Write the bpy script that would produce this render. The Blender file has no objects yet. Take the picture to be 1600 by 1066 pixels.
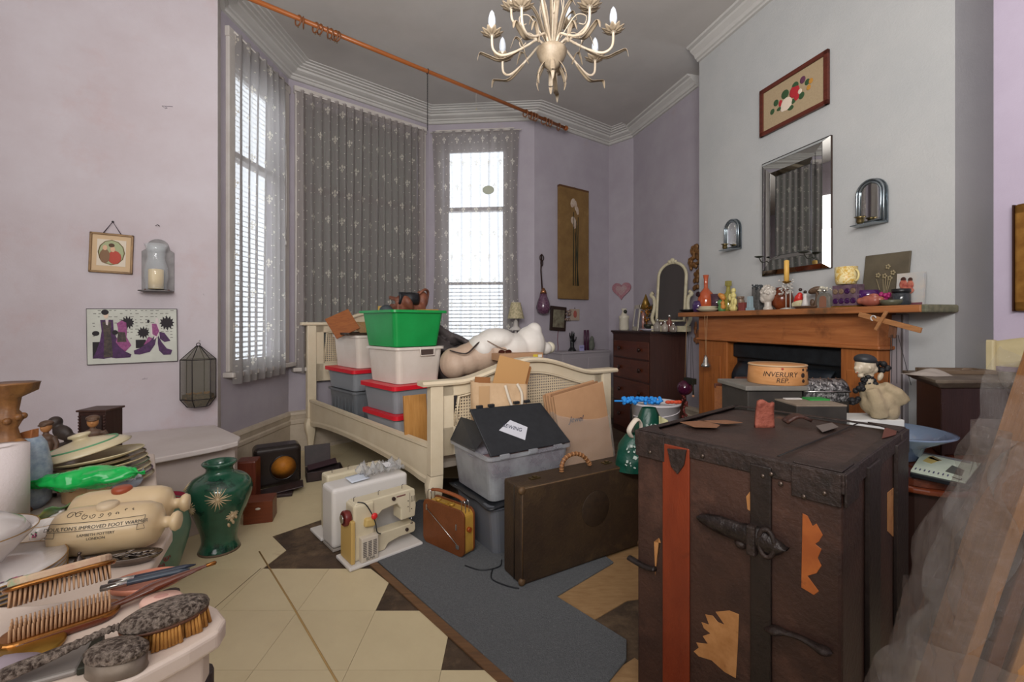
import bpy, bmesh, math, random
from mathutils import Vector, Matrix, Euler, noise
random.seed(7)
C = bpy.context.scene.collection
PI = math.pi
sin, cos = math.sin, math.cos
# ------------------------------------------------------------------ camera
CZ = 1.15; FP = 711.0; HY = 504.0
cd = bpy.data.cameras.new('camera'); cam = bpy.data.objects.new('camera', cd); C.objects.link(cam)
cam.location = (0, 0, CZ); cam.rotation_euler = (PI/2, 0, 0)
cd.sensor_width = 36.0; cd.lens = 36.0*FP/1600.0
cd.shift_y = -(533.0-HY)/1600.0
cd.clip_start = 0.03
bpy.context.scene.camera = cam
# ------------------------------------------------------------------ world, lights, exposure
sc = bpy.context.scene
sc.view_settings.view_transform = 'Standard'; sc.view_settings.look = 'None'
sc.view_settings.gamma = 1.0; sc.view_settings.exposure = 0.38
try: sc.view_settings.use_curve_mapping = False
except Exception: pass
w = bpy.data.worlds.new('overcast'); sc.world = w; w.use_nodes = True
w.node_tree.nodes['Background'].inputs[0].default_value = (0.86, 0.93, 1.0, 1)
w.node_tree.nodes['Background'].inputs[1].default_value = 3.0
def area(name, loc, target, sx, sy, power, col):
    l = bpy.data.lights.new(name, 'AREA'); l.shape = 'RECTANGLE'; l.size = sx; l.size_y = sy; l.energy = power; l.color = col
    o = bpy.data.objects.new(name, l); C.objects.link(o); o.location = loc
    o.rotation_euler = (Vector(target)-Vector(loc)).to_track_quat('-Z', 'Y').to_euler()
    return o
area('rear_fill_light', (-0.6, -1.35, 1.9), (-0.2, 3.0, 1.2), 3.0, 2.0, 48, (1.0, 0.975, 0.95))  # added fill lamp behind the camera; the rear wall has no window
area('ceiling_bounce_light', (-0.1, -0.25, 1.95), (0.2, 1.3, 3.42), 1.4, 1.0, 95, (1.0, 0.98, 0.96))  # added unseen lamp aimed upward to brighten the ceiling
# ------------------------------------------------------------------ measuring helpers: a pixel of the 1600x1066 frame and a depth / height give a point in the room
def at(px, py, Y): return Vector(((px-800)/FP*Y, Y, CZ+(HY-py)/FP*Y))
def gz(px, py, z=0.0):
    Y = (CZ-z)*FP/(py-HY); return Vector(((px-800)/FP*Y, Y, z))
class Wall:                      # x runs along the wall, y points into the wall, z up
    def __init__(s, p, q):
        s.p = Vector((p[0], p[1], 0)); s.q = Vector((q[0], q[1], 0)); s.d = (s.q-s.p).normalized(); s.L = (s.q-s.p).length
        s.n = Vector((-s.d.y, s.d.x, 0)); s.rot = math.atan2(s.d.y, s.d.x)
    def u(s, px, off=0.0):       # distance along the wall where the column px meets a plane off metres in front of it
        k = (px-800)/FP; o = s.p-s.n*off
        return (k*o.y-o.x)/(s.d.x-k*s.d.y)
    def pt(s, px, py, off=0.0):
        o = s.p-s.n*off+s.d*s.u(px, off)
        return Vector((o.x, o.y, CZ+(HY-py)/FP*o.y))
    def at(s, u, off=0.0, z=0.0):
        o = s.p-s.n*off+s.d*u; return Vector((o.x, o.y, z))
    def rect(s, x0, y0, x1, y1, off=0.0):   # box seen between two pixels -> loc of bottom centre, width, height
        a = s.pt(x0, y0, off); b = s.pt(x1, y1, off); a2 = s.pt(x0, y1, off); b2 = s.pt(x1, y0, off)
        top = (a.z+b2.z)/2; bot = (a2.z+b.z)/2; m = (a+b)/2
        return Vector((m.x, m.y, bot)), (Vector((b.x-a.x, b.y-a.y))).length, top-bot
# ------------------------------------------------------------------ colour and materials
def lin(h):
    if not isinstance(h, str): return tuple(h)[:3]
    h = h.lstrip('#'); o = []
    for i in (0, 2, 4):
        c = int(h[i:i+2], 16)/255; o.append(c/12.92 if c <= .04045 else ((c+.055)/1.055)**2.4)
    return tuple(o)
class NT:
    def __init__(s, m): s.m = m; s.nt = m.node_tree; s.N = s.nt.nodes; s.K = s.nt.links
    def n(s, t, **k):
        x = s.N.new(t)
        for a, b in k.items(): setattr(x, a, b)
        return x
    def put(s, sock, v):
        if hasattr(v, 'is_output') or hasattr(v, 'links'): s.K.new(v, sock)
        else: sock.default_value = v
    def mth(s, op, a, b=None, c=None, clamp=False):
        x = s.n('ShaderNodeMath', operation=op); x.use_clamp = clamp
        s.put(x.inputs[0], a)
        if b is not None: s.put(x.inputs[1], b)
        if c is not None: s.put(x.inputs[2], c)
        return x.outputs[0]
    def mix(s, f, a, b):
        x = s.n('ShaderNodeMix', data_type='RGBA')
        s.put(x.inputs[0], f); s.put(x.inputs[6], a if hasattr(a, 'links') else (*lin(a), 1)); s.put(x.inputs[7], b if hasattr(b, 'links') else (*lin(b), 1))
        return x.outputs[2]
    def noise(s, scale, detail=4, rough=.6, vec=None, dist=0.0):
        x = s.n('ShaderNodeTexNoise'); x.inputs['Scale'].default_value = scale; x.inputs['Detail'].default_value = detail
        x.inputs['Roughness'].default_value = rough; x.inputs['Distortion'].default_value = dist
        s.K.new(vec if vec is not None else s.obj(), x.inputs['Vector']); return x.outputs[0]
    def tc(s):
        if not hasattr(s, '_t'): s._t = s.n('ShaderNodeTexCoord')
        return s._t
    def obj(s): return s.tc().outputs['Object']
    def uv(s): return s.tc().outputs['UV']
    def xyz(s, v):
        x = s.n('ShaderNodeSeparateXYZ'); s.K.new(v, x.inputs[0]); return x.outputs
    def stretch(s, v, sx, sy, sz):
        x = s.n('ShaderNodeMapping'); s.K.new(v, x.inputs[0]); x.inputs['Scale'].default_value = (sx, sy, sz); return x.outputs[0]
    def ramp(s, f, lo, hi):
        x = s.n('ShaderNodeMapRange'); x.clamp = True; s.put(x.inputs[0], f); x.inputs[1].default_value = lo; x.inputs[2].default_value = hi
        return x.outputs[0]
    def blob(s, X, Y, lst):      # union of ellipses
        r = None
        for (x, y, rx, ry) in lst:
            a = s.mth('MULTIPLY', s.mth('SUBTRACT', X, x), 1/rx); b = s.mth('MULTIPLY', s.mth('SUBTRACT', Y, y), 1/ry)
            d = s.mth('LESS_THAN', s.mth('ADD', s.mth('MULTIPLY', a, a), s.mth('MULTIPLY', b, b)), 1.0)
            r = d if r is None else s.mth('MAXIMUM', r, d)
        return r
MC = {}
def mat(name, col='808080', rough=.6, metal=0.0, col2=None, scale=6.0, lo=.35, hi=.65, st=None, bump=0.0, bscale=60.0, trans=0.0, emit=None, estr=1.0, alpha=1.0, spec=.5, coat=0.0, col3=None, scale3=2.0, lo3=.55, hi3=.62, sub=0.0, ior=1.45, st3=None, dist=0.0):
    if name in MC: return MC[name]
    m = bpy.data.materials.new(name); m.use_nodes = True; t = NT(m); p = t.N['Principled BSDF']; MC[name] = m
    p.inputs['Roughness'].default_value = rough; p.inputs['Metallic'].default_value = metal
    p.inputs['Specular IOR Level'].default_value = spec; p.inputs['IOR'].default_value = ior
    p.inputs['Transmission Weight'].default_value = trans; p.inputs['Coat Weight'].default_value = coat; p.inputs['Alpha'].default_value = alpha
    p.inputs['Subsurface Weight'].default_value = 0
    base = None
    if col2:
        v = t.stretch(t.obj(), *st) if st else None
        base = t.mix(t.ramp(t.noise(scale, 5, .62, v, dist), lo, hi), col, col2)
    if col3:
        v = t.stretch(t.obj(), *st3) if st3 else None
        base = t.mix(t.ramp(t.noise(scale3, 6, .68, v), lo3, hi3), base if base is not None else col, col3)
    if base is not None: t.K.new(base, p.inputs['Base Color'])
    else: p.inputs['Base Color'].default_value = (*lin(col), 1)
    if emit: p.inputs['Emission Color'].default_value = (*lin(emit), 1); p.inputs['Emission Strength'].default_value = estr
    if bump:
        b = t.n('ShaderNodeBump'); b.inputs['Strength'].default_value = min(1, bump); b.inputs['Distance'].default_value = .01*max(1, bump)
        v = t.stretch(t.obj(), *st) if st else None
        t.K.new(t.noise(bscale, 5, .6, v), b.inputs['Height']); t.K.new(b.outputs[0], p.inputs['Normal'])
    return m
def wood(name, c1, c2, c3=None, ax=0, rough=.5, sc=5.0, coat=0.0, bump=.15):
    s = [14, 14, 14]; s[ax] = 1.0
    return mat(name, c1, rough, 0, c2, sc, .3, .7, st=tuple(s), bump=bump, bscale=12, col3=c3, scale3=3.0, lo3=.56, hi3=.7, coat=coat, dist=.6)
# ------------------------------------------------------------------ mesh builder
class M:
    def __init__(s): s.v = []; s.f = []; s.mi = []; s.sm = []; s.m = 0; s.X = None; s.uvs = None
    def at(s, X=None, loc=None, rot=None):
        s.X = X if X is not None else (Matrix.Translation(loc or (0, 0, 0)) @ Euler(rot or (0, 0, 0)).to_matrix().to_4x4()); return s
    def add(s, vs, fs, smooth=False, m=None):
        b = len(s.v)
        for p in vs:
            p = Vector(p); s.v.append(s.X @ p if s.X is not None else p)
        for f in fs:
            s.f.append([b+i for i in f]); s.mi.append(s.m if m is None else m); s.sm.append(smooth)
        return s
    def box(s, sx, sy, sz, c=(0, 0, 0), rot=None, m=None, tx=1.0, ty=1.0, base=True):
        # c is the bottom centre; tx,ty scale the bottom
        z0, z1 = (0, sz) if base else (-sz/2, sz/2)
        R = Euler(rot).to_matrix() if rot else None; vs = []
        for z, kx, ky in ((z0, tx, ty), (z1, 1, 1)):
            for a, b in ((-1, -1), (1, -1), (1, 1), (-1, 1)):
                p = Vector((a*sx/2*kx, b*sy/2*ky, z))
                if R: p = R @ p
                vs.append(p+Vector(c))
        return s.add(vs, [(3, 2, 1, 0), (4, 5, 6, 7), (0, 1, 5, 4), (1, 2, 6, 5), (2, 3, 7, 6), (3, 0, 4, 7)], False, m)
    def hexa(s, p, m=None):      # 4 bottom points ccw, 4 top points
        return s.add(p, [(3, 2, 1, 0), (4, 5, 6, 7), (0, 1, 5, 4), (1, 2, 6, 5), (2, 3, 7, 6), (3, 0, 4, 7)], False, m)
    def lathe(s, prof, seg=20, c=(0, 0, 0), rot=None, kx=1.0, ky=1.0, m=None, cap=True, flute=0, fd=0.0, smooth=True):
        R = Euler(rot).to_matrix() if rot else None; vs = []; n = len(prof)
        for (r, z) in prof:
            for i in range(seg):
                a = 2*PI*i/seg; q = r*(1+(fd*cos(flute*a) if flute else 0))
                p = Vector((q*cos(a)*kx, q*sin(a)*ky, z))
                if R: p = R @ p
                vs.append(p+Vector(c))
        fs = [(j*seg+i, j*seg+(i+1) % seg, (j+1)*seg+(i+1) % seg, (j+1)*seg+i) for j in range(n-1) for i in range(seg)]
        s.add(vs, fs, smooth, m)
        if cap:
            b = len(s.v)-n*seg
            for st, rev in ((0, True), ((n-1)*seg, False)):
                if prof[0 if rev else -1][0] > 1e-5:
                    f = [b+st+i for i in range(seg)]
                    s.f.append(f[::-1] if rev else f); s.mi.append(s.m if m is None else m); s.sm.append(False)
        return s
    def cyl(s, r, h, c=(0, 0, 0), seg=20, rot=None, m=None, r2=None): return s.lathe([(r, 0), (r if r2 is None else r2, h)], seg, c, rot, m=m)
    def ell(s, c, r, seg=14, rings=9, rot=None, m=None):
        if not isinstance(r, (tuple, list)): r = (r, r, r)
        return s.lathe([(max(1e-6, sin(PI*i/rings)), -cos(PI*i/rings)) for i in range(rings+1)], seg, (0, 0, 0), None, m=m, cap=False) if False else s._ell(c, r, seg, rings, rot, m)
    def _ell(s, c, r, seg, rings, rot, m):
        R = Euler(rot).to_matrix() if rot else None; vs = []
        for j in range(rings+1):
            t = PI*j/rings
            for i in range(seg):
                a = 2*PI*i/seg; p = Vector((r[0]*sin(t)*cos(a), r[1]*sin(t)*sin(a), -r[2]*cos(t)))
                if R: p = R @ p
                vs.append(p+Vector(c))
        return s.add(vs, [(j*seg+i, j*seg+(i+1) % seg, (j+1)*seg+(i+1) % seg, (j+1)*seg+i) for j in range(rings) for i in range(seg)], True, m)
    def tube(s, pts, r, seg=8, closed=False, m=None, flat=1.0):
        P = [Vector(p) for p in pts]; n = len(P); rs = r if isinstance(r, (list, tuple)) else [r]*n; vs = []
        up = Vector((0, 0, 1)); prev = None
        for i in range(n):
            a = P[(i-1) % n] if (i > 0 or closed) else P[0]; b = P[(i+1) % n] if (i < n-1 or closed) else P[-1]
            d = (b-a); d = d.normalized() if d.length > 1e-9 else Vector((0, 0, 1))
            if prev is None: x = d.cross(up); x = x.normalized() if x.length > 1e-3 else Vector((1, 0, 0))
            else:
                x = prev-d*prev.dot(d); x = x.normalized() if x.length > 1e-6 else d.orthogonal().normalized()
            prev = x; y = d.cross(x)
            for k in range(seg):
                t = 2*PI*k/seg; vs.append(P[i]+(x*cos(t)+y*sin(t)*flat)*rs[i])
        fs = [(j*seg+i, j*seg+(i+1) % seg, ((j+1) % n)*seg+(i+1) % seg, ((j+1) % n)*seg+i) for j in range(n if closed else n-1) for i in range(seg)]
        if not closed: fs += [tuple(range(seg))[::-1], tuple((n-1)*seg+i for i in range(seg))]
        return s.add(vs, fs, True, m)
    def prism(s, poly, h, z=0.0, m=None, plane='xy'):  # poly ccw; extruded along third axis
        n = len(poly)
        def mk(p, k):
            return {'xy': (p[0], p[1], k), 'xz': (p[0], -k, p[1]), 'yz': (k, p[0], p[1])}[plane]
        vs = [mk(p, z) for p in poly]+[mk(p, z+h) for p in poly]
        return s.add(vs, [tuple(range(n))[::-1], tuple(range(n, 2*n))]+[(i, (i+1) % n, n+(i+1) % n, n+i) for i in range(n)], False, m)
    def grid(s, fn, nu, nv, thick=0.0, m=None, smooth=True, uv=None):
        vs = [Vector(fn(i/nu, j/nv)) for j in range(nv+1) for i in range(nu+1)]; w = nu+1
        fs = [(j*w+i, j*w+i+1, (j+1)*w+i+1, (j+1)*w+i) for j in range(nv) for i in range(nu)]
        if thick:
            ns = []
            for j in range(nv+1):
                for i in range(nu+1):
                    a = vs[j*w+min(nu, i+1)]-vs[j*w+max(0, i-1)]; b = vs[min(nv, j+1)*w+i]-vs[max(0, j-1)*w+i]
                    q = a.cross(b); ns.append(q.normalized() if q.length > 1e-12 else Vector((0, 0, 1)))
            k = len(vs); vs += [vs[i]-ns[i]*thick for i in range(k)]
            fs += [tuple(q+k for q in f)[::-1] for f in fs]
            rim = [i for i in range(w)]+[j*w+nu for j in range(1, nv+1)]+[nv*w+i for i in range(nu-1, -1, -1)]+[j*w for j in range(nv-1, 0, -1)]
            fs += [(rim[(q+1) % len(rim)], rim[q], rim[q]+k, rim[(q+1) % len(rim)]+k) for q in range(len(rim))]
        return s.add(vs, fs, smooth, m)
    def squash(s, a, b):
        for p in s.v: p.x *= a; p.y *= b
        return s
    def build(s, name, mats, parent=None, loc=None, rot=None, bevel=0.0, seg=2, sub=0):
        me = bpy.data.meshes.new(name); me.from_pydata([tuple(p) for p in s.v], [], s.f)
        for m in (mats if isinstance(mats, (list, tuple)) else [mats]): me.materials.append(m)
        me.polygons.foreach_set('material_index', s.mi); me.polygons.foreach_set('use_smooth', s.sm); me.update()
        if s.uvs:
            l = me.uv_layers.new(name='UVMap')
            for lp in me.loops: l.data[lp.index].uv = s.uvs[lp.vertex_index]
        o = bpy.data.objects.new(name, me); C.objects.link(o)
        if parent is not None: o.parent = parent
        if loc is not None: o.location = loc
        if rot is not None: o.rotation_euler = rot
        if bevel:
            b = o.modifiers.new('bevel', 'BEVEL'); b.width = bevel; b.segments = seg; b.limit_method = 'ANGLE'; b.angle_limit = .6; b.harden_normals = False
        if sub:
            b = o.modifiers.new('sub', 'SUBSURF'); b.levels = sub; b.render_levels = sub
        return o
def tag(o, label=None, cat=None, group=None, kind=None):
    if label: o['label'] = label
    if cat: o['category'] = cat
    if group: o['group'] = group
    if kind: o['kind'] = kind
    return o
def T(name, label, cat, loc=(0, 0, 0), rz=0.0, group=None, rot=None):
    o = bpy.data.objects.new(name, None); o.empty_display_size = .05; C.objects.link(o)
    o.location = loc; o.rotation_euler = rot if rot else (0, 0, rz)
    return tag(o, label, cat, group)
def dup(root, loc, rz=None, label=None, scale=None):
    def cp(o, par):
        c = o.copy(); C.objects.link(c)
        if par is not None: c.parent = par
        for ch in o.children: cp(ch, c)
        return c
    r = cp(root, None); r.location = loc
    if rz is not None: r.rotation_euler = (0, 0, rz)
    if label: r['label'] = label
    if scale: r.scale = (scale,)*3
    return r
def text(s, size, name, m, parent, loc, rot, depth=.0004, sx=1.0, shear=0.0, label=None):
    cu = bpy.data.curves.new(name, 'FONT'); cu.body = s; cu.size = size; cu.extrude = depth; cu.align_x = 'CENTER'; cu.align_y = 'CENTER'; cu.shear = shear; cu.resolution_u = 3
    t = bpy.data.objects.new('tmp_text', cu); C.objects.link(t)
    me = bpy.data.meshes.new_from_object(t.evaluated_get(bpy.context.evaluated_depsgraph_get())); bpy.data.objects.remove(t); bpy.data.curves.remove(cu)
    me.materials.clear(); me.materials.append(m); me.name = name
    o = bpy.data.objects.new(name, me); C.objects.link(o); o.parent = parent; o.location = loc; o.rotation_euler = rot; o.scale = (sx, 1, 1)
    return o
def rr(w, h, r, n=5, cx=0.0, cy=0.0):   # rounded rectangle, ccw
    P = []
    for (x, y, a0) in ((w/2-r, h/2-r, 0), (-w/2+r, h/2-r, 90), (-w/2+r, -h/2+r, 180), (w/2-r, -h/2+r, 270)):
        for i in range(n+1):
            a = math.radians(a0+90*i/n); P.append((cx+x+r*cos(a), cy+y+r*sin(a)))
    return P
def circ(r, n=20, cx=0, cy=0, ry=None): return [(cx+r*cos(2*PI*i/n), cy+(ry or r)*sin(2*PI*i/n)) for i in range(n)]
def spline(pts, n=8):                   # Catmull-Rom
    P = [Vector(p) for p in pts]; P = [P[0]]+P+[P[-1]]; out = []
    for i in range(1, len(P)-2):
        a, b, c, d = P[i-1:i+3]
        for k in range(n):
            t = k/n; out.append(.5*((2*b)+(c-a)*t+(2*a-5*b+4*c-d)*t*t+(3*b-a-3*c+d)*t**3))
    out.append(P[-2]); return out
# ------------------------------------------------------------------ room plan
A0 = (-2.009, 3.139); B0 = (-1.98, 4.03); C0 = (-.91, 4.981); D0 = (.24, 4.878); E0 = (1.185, 5.58); F0 = (1.42, 5.32)
G0 = (1.7166, 4.18); H1 = (1.559, 3.789); H2 = (2.008, 2.063); G2 = (2.25, 2.126); I0 = (-1.94, 3.0)
ZC = 3.42; ZK = 3.32
LW = Wall((I0[0]-.877*2.6, I0[1]-.48*2.6), I0); BL = Wall(A0, B0); BC = Wall(B0, C0); BR = Wall(C0, D0); WW = Wall(D0, E0)
CF = Wall(E0, F0); G1 = Vector((G0[0]+.2518*.3, G0[1]-.9678*.3)); AL = Wall(F0, (G1.x, G1.y)); CH = Wall(H1, H2)
RR = Wall(G2, (G2[0]+.2518*3.4, G2[1]-.9678*3.4)); RT = Wall(H2, G2)
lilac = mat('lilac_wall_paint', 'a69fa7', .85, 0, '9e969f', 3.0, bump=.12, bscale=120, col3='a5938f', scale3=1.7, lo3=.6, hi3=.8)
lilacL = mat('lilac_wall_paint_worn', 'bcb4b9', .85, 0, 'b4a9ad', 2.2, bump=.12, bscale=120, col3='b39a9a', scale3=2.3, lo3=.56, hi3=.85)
whitew = mat('chimney_white_paint', 'afafae', .85, 0, 'a8a9a9', 2.5, bump=.18, bscale=90, col3='aaa7a2', scale3=3, lo3=.66, hi3=.8)
trimw = mat('white_gloss_trim', 'c4beb9', .45, 0, 'b9b1aa', 5, bump=.05, bscale=40, col3='8f8378', scale3=9, lo3=.68, hi3=.75)
ceilm = mat('ceiling_paint', 'b6b1ad', .9, 0, 'aea9a5', 2, bump=.1, bscale=100)
cornm = mat('cornice_plaster', 'b9b6b2', .8, 0, 'b3b0ac', 3, bump=.05, bscale=60)
def wallpiece(name, W, u0, u1, z0=0.0, z1=ZC, t=.1, m=lilac, parent=None):
    a = W.at(u0); q = M().box(u1-u0, t, z1-z0, ((u1-u0)/2, t/2, z0)).build(name, m, parent, loc=a, rot=(0, 0, W.rot))
    if parent is None: q['kind'] = 'structure'
    return q
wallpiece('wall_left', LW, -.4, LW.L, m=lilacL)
wallpiece('wall_left_reveal', Wall(I0, A0), 0, math.dist(I0, A0), m=trimw, t=.06)
wallpiece('wall_window', WW, 0, WW.L); wallpiece('wall_corner', CF, 0, CF.L); wallpiece('wall_alcove', AL, 0, AL.L)
M().hexa([(*CH.at(0)[:2], 0), (*CH.at(CH.L)[:2], 0), (*RT.at(RT.L)[:2], 0), (*(CH.at(0)+CH.n*.25)[:2], 0)]+[(*CH.at(0)[:2], ZC), (*CH.at(CH.L)[:2], ZC), (*RT.at(RT.L)[:2], ZC), (*(CH.at(0)+CH.n*.25)[:2], ZC)]).build('wall_chimney', [whitew])['kind'] = 'structure'
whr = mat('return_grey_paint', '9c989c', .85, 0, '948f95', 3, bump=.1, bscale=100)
wallpiece('wall_chimney_return', RT, 0.001, RT.L, m=whr, t=.002)
wallpiece('wall_right', RR, 0, RR.L, m=mat('lilac_right_paint', 'bcb0c2', .85, 0, 'b5a8ba', 3, bump=.1, bscale=100))
# rear of the room (behind the camera)
RA = LW.at(-.4); RB = RR.at(RR.L)
M().hexa([(RA.x, -1.6, 0), (RA.x, -1.5, 0), (RB.x+.3, -1.5, 0), (RB.x+.3, -1.6, 0)]+[(RA.x, -1.6, ZC), (RA.x, -1.5, ZC), (RB.x+.3, -1.5, ZC), (RB.x+.3, -1.6, ZC)]).build('wall_rear', lilac)['kind'] = 'structure'
M().box(.1, RA.y+1.6, ZC, (RA.x-.05, (RA.y-1.6)/2, 0)).build('wall_left_rear', lilac)['kind'] = 'structure'
# ceiling and floor outline
OUT = [(RA.x-.1, -1.6), (RB.x+.4, -1.6), (RB.x+.4, RB.y), (G2[0]+.1, G2[1]), (G0[0]+.1, G0[1]), (F0[0]+.1, F0[1]+.05), (E0[0], E0[1]+.15), (D0[0]-.03, D0[1]+.12), (C0[0]-.05, C0[1]+.12), (B0[0]-.12, B0[1]+.03), (A0[0]-.12, A0[1]), (I0[0]-.12, I0[1]+.05), (RA.x-.1, RA.y)]
M().prism(OUT, .1, ZC).build('ceiling', ceilm)['kind'] = 'structure'
floor = M().prism(OUT, .1, -.103).build('floor', mat('bare_dark_boards', '5a4838', .7, 0, '3c3026', 7, .35, .7, bump=.5, bscale=30, col3='6f5b46', scale3=5, lo3=.5, hi3=.65)); floor['kind'] = 'structure'
# cornice swept along the wall tops
def offs(path, p):
    out = []
    for i, q in enumerate(path):
        q = Vector(q); ns = []
        if i > 0: d = (q-Vector(path[i-1])).normalized(); ns.append(Vector((d.y, -d.x)))
        if i < len(path)-1: d = (Vector(path[i+1])-q).normalized(); ns.append(Vector((d.y, -d.x)))
        n = ns[0] if len(ns) == 1 else (ns[0]+ns[1])/(1+ns[0].dot(ns[1]))
        out.append(q+n*p)
    return out
def sweep(name, path, prof, m, parent=None, kind='structure'):
    mb = M(); vs = []; n = len(path); k = len(prof)
    rows = [offs(path, p) for (p, z) in prof]
    for i in range(n):
        for j in range(k): vs.append((rows[j][i].x, rows[j][i].y, prof[j][1]))
    fs = [(i*k+j, (i+1)*k+j, (i+1)*k+(j+1) % k, i*k+(j+1) % k) for i in range(n-1) for j in range(k)]
    fs += [tuple(range(k)), tuple((n-1)*k+j for j in range(k))[::-1]]
    o = mb.add(vs, fs).build(name, m, parent)
    if parent is None: o['kind'] = kind
    return o
corn = [(0, 3.31), (.022, 3.312), (.03, 3.322), (.03, 3.335), (.045, 3.338), (.05, 3.35), (.075, 3.356), (.10, 3.365), (.105, 3.382), (.13, 3.384), (.135, 3.392), (.165, 3.395), (.17, 3.405), (.195, 3.406), (.2, 3.414), (.23, 3.414), (.235, ZC), (0, ZC)]
sweep('trim_1', [I0, A0, B0, C0, D0, E0, F0], corn, cornm)
corn2 = [(0, 3.315), (.02, 3.317), (.025, 3.33), (.04, 3.335), (.05, 3.36), (.085, 3.385), (.09, 3.4), (.12, 3.405), (.125, ZC), (0, ZC)]
sweep('trim_2', [F0, (G0[0], G0[1])], corn2, cornm)
sweep('trim_3', [H1, H2], corn2, cornm); sweep('trim_4', [G2, tuple(RR.q[:2])], corn2, cornm)
skirt = [(0, 0), (.03, 0), (.03, .03), (.02, .035), (.02, .24), (.028, .25), (.028, .275), (.018, .285), (.024, .315), (.03, .33), (.022, .35), (0, .36)]
skm = mat('skirting_paint', 'bdb09e', .5, 0, 'a99b8a', 6, bump=.08, bscale=40, col3='8a7c70', scale3=7, lo3=.66, hi3=.75)
sweep('baseboard_bay', [A0, B0, C0, D0, E0, F0, (G1.x, G1.y)], skirt, skm)
sweep('baseboard_left', [tuple(LW.at(0)[:2]), I0, A0], skirt, skm); sweep('baseboard_right', [G2, tuple(RR.q[:2])], skirt, skm)
# ------------------------------------------------------------------ bay windows
glass = mat('window_glass', 'ffffff', .02, 0, trans=1.0, ior=1.02, spec=.3)
blindw = mat('white_blind_slats', 'dcdcd8', .6)
def window(idx, W, u0, u1, z0, z1, mode):
    # wall around the opening
    rz = W.rot; wn = ('wall_bay_left', 'wall_bay_centre', 'wall_bay_right')[idx-1]
    mb = M(); L = W.L; t = .14
    for (a, b, c, d) in ((-.0, u0, 0, ZC), (u1, L, 0, ZC), (u0, u1, 0, z0), (u0, u1, z1, ZC)):
        if b-a > .001: mb.box(b-a, t, d-c, ((a+b)/2, t/2, c))
    mb.build(wn, lilac, loc=W.p, rot=(0, 0, rz))['kind'] = 'structure'
    wn = T('window_%d' % idx, None, None, W.p, rz); wn['kind'] = 'structure'
    f = M()
    for x in (u0-.035, u1+.035): f.box(.07, .03, z1-z0+.07, (x, -.012, z0))
    f.box(u1-u0+.16, .035, .07, ((u0+u1)/2, -.014, z1)); f.build('casing', trimw, wn, bevel=.006)
    M().box(u1-u0+.2, .11, .035, ((u0+u1)/2, -.02, z0-.035)).build('sill', trimw, wn, bevel=.006)
    h = z1-z0; zm = (2.39 if idx != 2 else 2.36)
    for k, (za, zb, yy) in enumerate(((z0, zm+.02, .05), (zm-.02, z1, .095))):
        s = M(); w_ = .05
        s.box(w_, .035, zb-za, (u0+w_/2, yy, za)); s.box(w_, .035, zb-za, (u1-w_/2, yy, za))
        s.box(u1-u0, .035, .07 if k == 0 else .04, ((u0+u1)/2, yy, za)); s.box(u1-u0, .035, .04 if k == 0 else .14, ((u0+u1)/2, yy, zb-(.04 if k == 0 else .14)))
        sash = s.build('sash', trimw, wn, bevel=.003)
        M().box(u1-u0-.09, .004, zb-za-.09, ((u0+u1)/2, yy+.004, za+.04)).build('pane', glass, sash)
    return wn
w1 = window(1, BL, .12, .79, .80, 3.16, 0)
w2 = window(2, BC, .12, 1.31, .75, 3.19, 1)
w3 = window(3, BR, .16, .86, .75, 3.17, 2)
# slatted blind behind the left window and half way up the right one, drawn roller blind in the centre
mb = M()
for i in range(60): mb.box(.62, .022, .0015, (.455, .03, .85+i*.038), rot=(.5, 0, 0))
mb.build('blind_slats', blindw, w1)
mb = M()
for i in range(18): mb.box(.64, .018, .0015, (.51, .035, .84+i*.04), rot=(.5, 0, 0))
mb.box(.64, .02, .03, (.51, .03, 1.56)); mb.build('blind_slats', blindw, w3)
rb = mat('grey_roller_blind', '7d857d', .8); t_ = NT(rb); tl_ = t_.n('ShaderNodeBsdfTranslucent'); tl_.inputs[0].default_value = (.16, .19, .16, 1); ms_ = t_.n('ShaderNodeMixShader'); ms_.inputs[0].default_value = .5; t_.K.new(t_.N['Principled BSDF'].outputs[0], ms_.inputs[1]); t_.K.new(tl_.outputs[0], ms_.inputs[2]); t_.K.new(ms_.outputs[0], t_.N['Material Output'].inputs[0])
mb = M(); mb.box(1.17, .003, 2.35, (.715, .03, .80)); mb.build('roller_blind', rb, w2)
M().box(1.17, .03, .03, (.715, .015, 2.36)).build('blind_bar', mat('dark_bar', '4c4844', .6), w2)
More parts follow.
